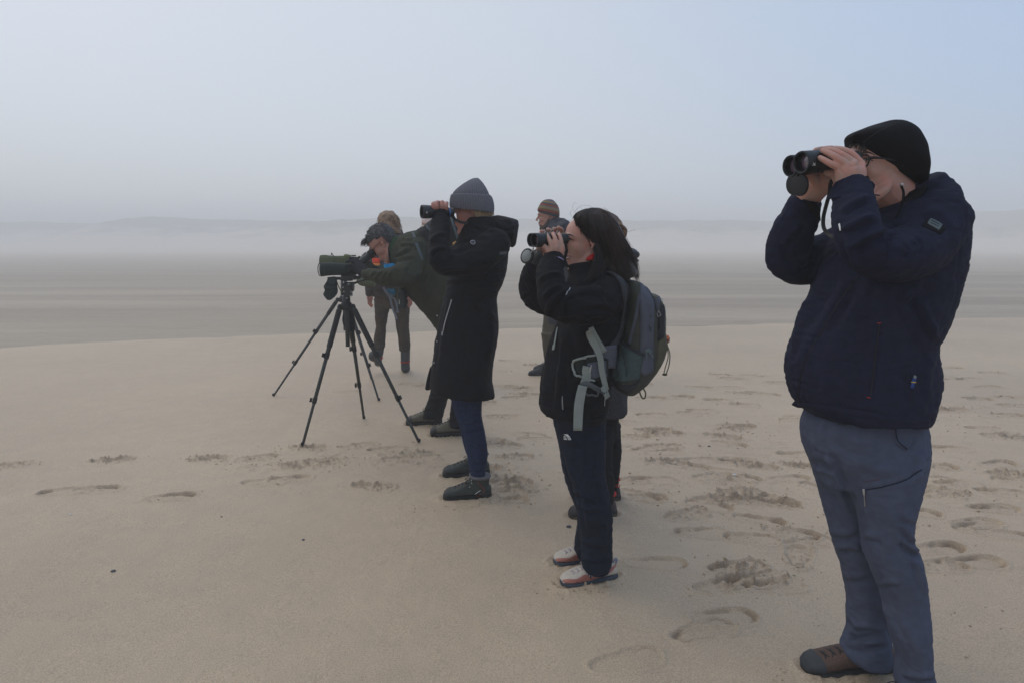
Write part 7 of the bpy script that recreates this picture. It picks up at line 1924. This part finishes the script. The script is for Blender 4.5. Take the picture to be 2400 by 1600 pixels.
Hp.part('hair_lock', join(bnl), M['hair_brown'], parent=hH)
Hp.part('hair_wisp', join([tube(PP([(1442, 532, YH - .04), (1440 + k * 5, 524, YH - .05), (1436 + k * 7, 514 + abs(k - 1) * 3, YH - .05)]), [.006, .004, .001], seg=5) for k in range(4)]), M['hair_blonde'], parent=hH)
Hp.part('hair_claw', join([tube(PP([(1446, 530, YH - .07), (1452, 536, YH - .08), (1450, 544, YH - .08)]), .0055, seg=6), tube(PP([(1444, 536, YH - .07), (1448, 542, YH - .075)]), .005, seg=6)]), M['rubber'], parent=hH)
Hp.part('hair_strand', tube(PP([(1466, 546, YH), (1478, 542, YH), (1489, 538, YH)]), .0006, seg=4), M['hair_brown'], parent=hH)

# ================================================================== FAR PERSON IN PALE HAT
YF = 6.7
Fp = Person(G(1062, 895) * np.array([1, 1, 0]), 'far person in pale pink hat glimpsed between the bending man and the grey beanie woman')
Fp.cloth('coat', [rows([(546, 1020, 1070, YF, .12), (560, 1018, 1086, YF, .18), (620, 1026, 1092, YF, .2), (720, 1032, 1092, YF, .18), (780, 1034, 1090, YF, .18)], 22), limb([(1052, 560, YF - .18, 16, .07), (1060, 640, YF - .2, 14, .06), (1056, 710, YF - .16, 11, .05)], 12), limb([(1045, 560, YF + .18, 16, .07), (1052, 640, YF + .2, 14, .06), (1050, 710, YF + .16, 11, .05)], 12)], M['slate_jacket'], .012, (), 3, .004, .1, 131)
Fp.cloth('trousers', [rows([(770, 1040, 1086, YF, .14), (800, 1042, 1084, YF, .14)], 18), rows([(790, 1042, 1080, YF - .1, .08), (888, 1056, 1080, YF + .17, .06)], 16), rows([(790, 1044, 1082, YF + .1, .08), (876, 1060, 1084, YF + .45, .06)], 16)], M['black_trousers'], .012, (), 3, .003, .1, 133)
shoe(Fp, G(1030, 896), G(1084, 894), .08, gs, name='shoe', width=.10, seed=71, voxel=.006)
shoe(Fp, G(1034, 884), G(1086, 882), .08, gs, name='shoe', width=.10, seed=72, voxel=.006)
cF = P(1012, 530, YF)
RF = frame((-1, -.1, 0))
Fp.coarse += [rows([(560, 1030, 1074, YF, .13), (790, 1046, 1080, YF, .12)], 14, 3), rows([(790, 1050, 1076, YF - .1, .06), (880, 1060, 1074, YF + .14, .03)], 12, 2), rows([(790, 1052, 1078, YF + .1, .06), (868, 1064, 1078, YF + .4, .03)], 12, 2), limb([(1052, 560, YF - .18, 12), (1056, 720, YF - .16, 8)], 10), limb([(1045, 560, YF + .18, 12), (1050, 720, YF + .16, 8)], 10)]
Fp.fine += place(head_parts(fem=True), cF, RF, .97) + [neck_part(cF, RF, .97, P(1034, 566, YF), .055)]
for Yh in (YF - .16, YF + .16):
    Fp.fine += [limb([(1055, 715, Yh, 7, .022), (1054, 726, Yh, 8, .018)], 10)] + [finger([(1050 + k * 2.6, 728, Yh), (1049 + k * 2.4, 738, Yh), (1050 + k * 2, 744, Yh - .01)], (.009, .0075)) for k in range(4)] + [finger([(1048, 722, Yh - .02), (1046, 731, Yh - .03)], (.010, .008))]
Fp.body(M['skin_fair'], .005, .015)
eye(Fp, cF, RF, .97, 1, brow=M['hair_brown'])
Fp.part('hat', ribbed([(992, 525, 1036, 527, YF, .098), (989, 522, 1039, 524, YF, .105), (989, 514, 1039, 514, YF, .105), (993, 506, 1035, 505, YF, .092), (1002, 500, 1026, 499, YF, .06), (1012, 498, 1018, 498, YF, .012)], 46, .03, seg=144), M['pale_knit'])
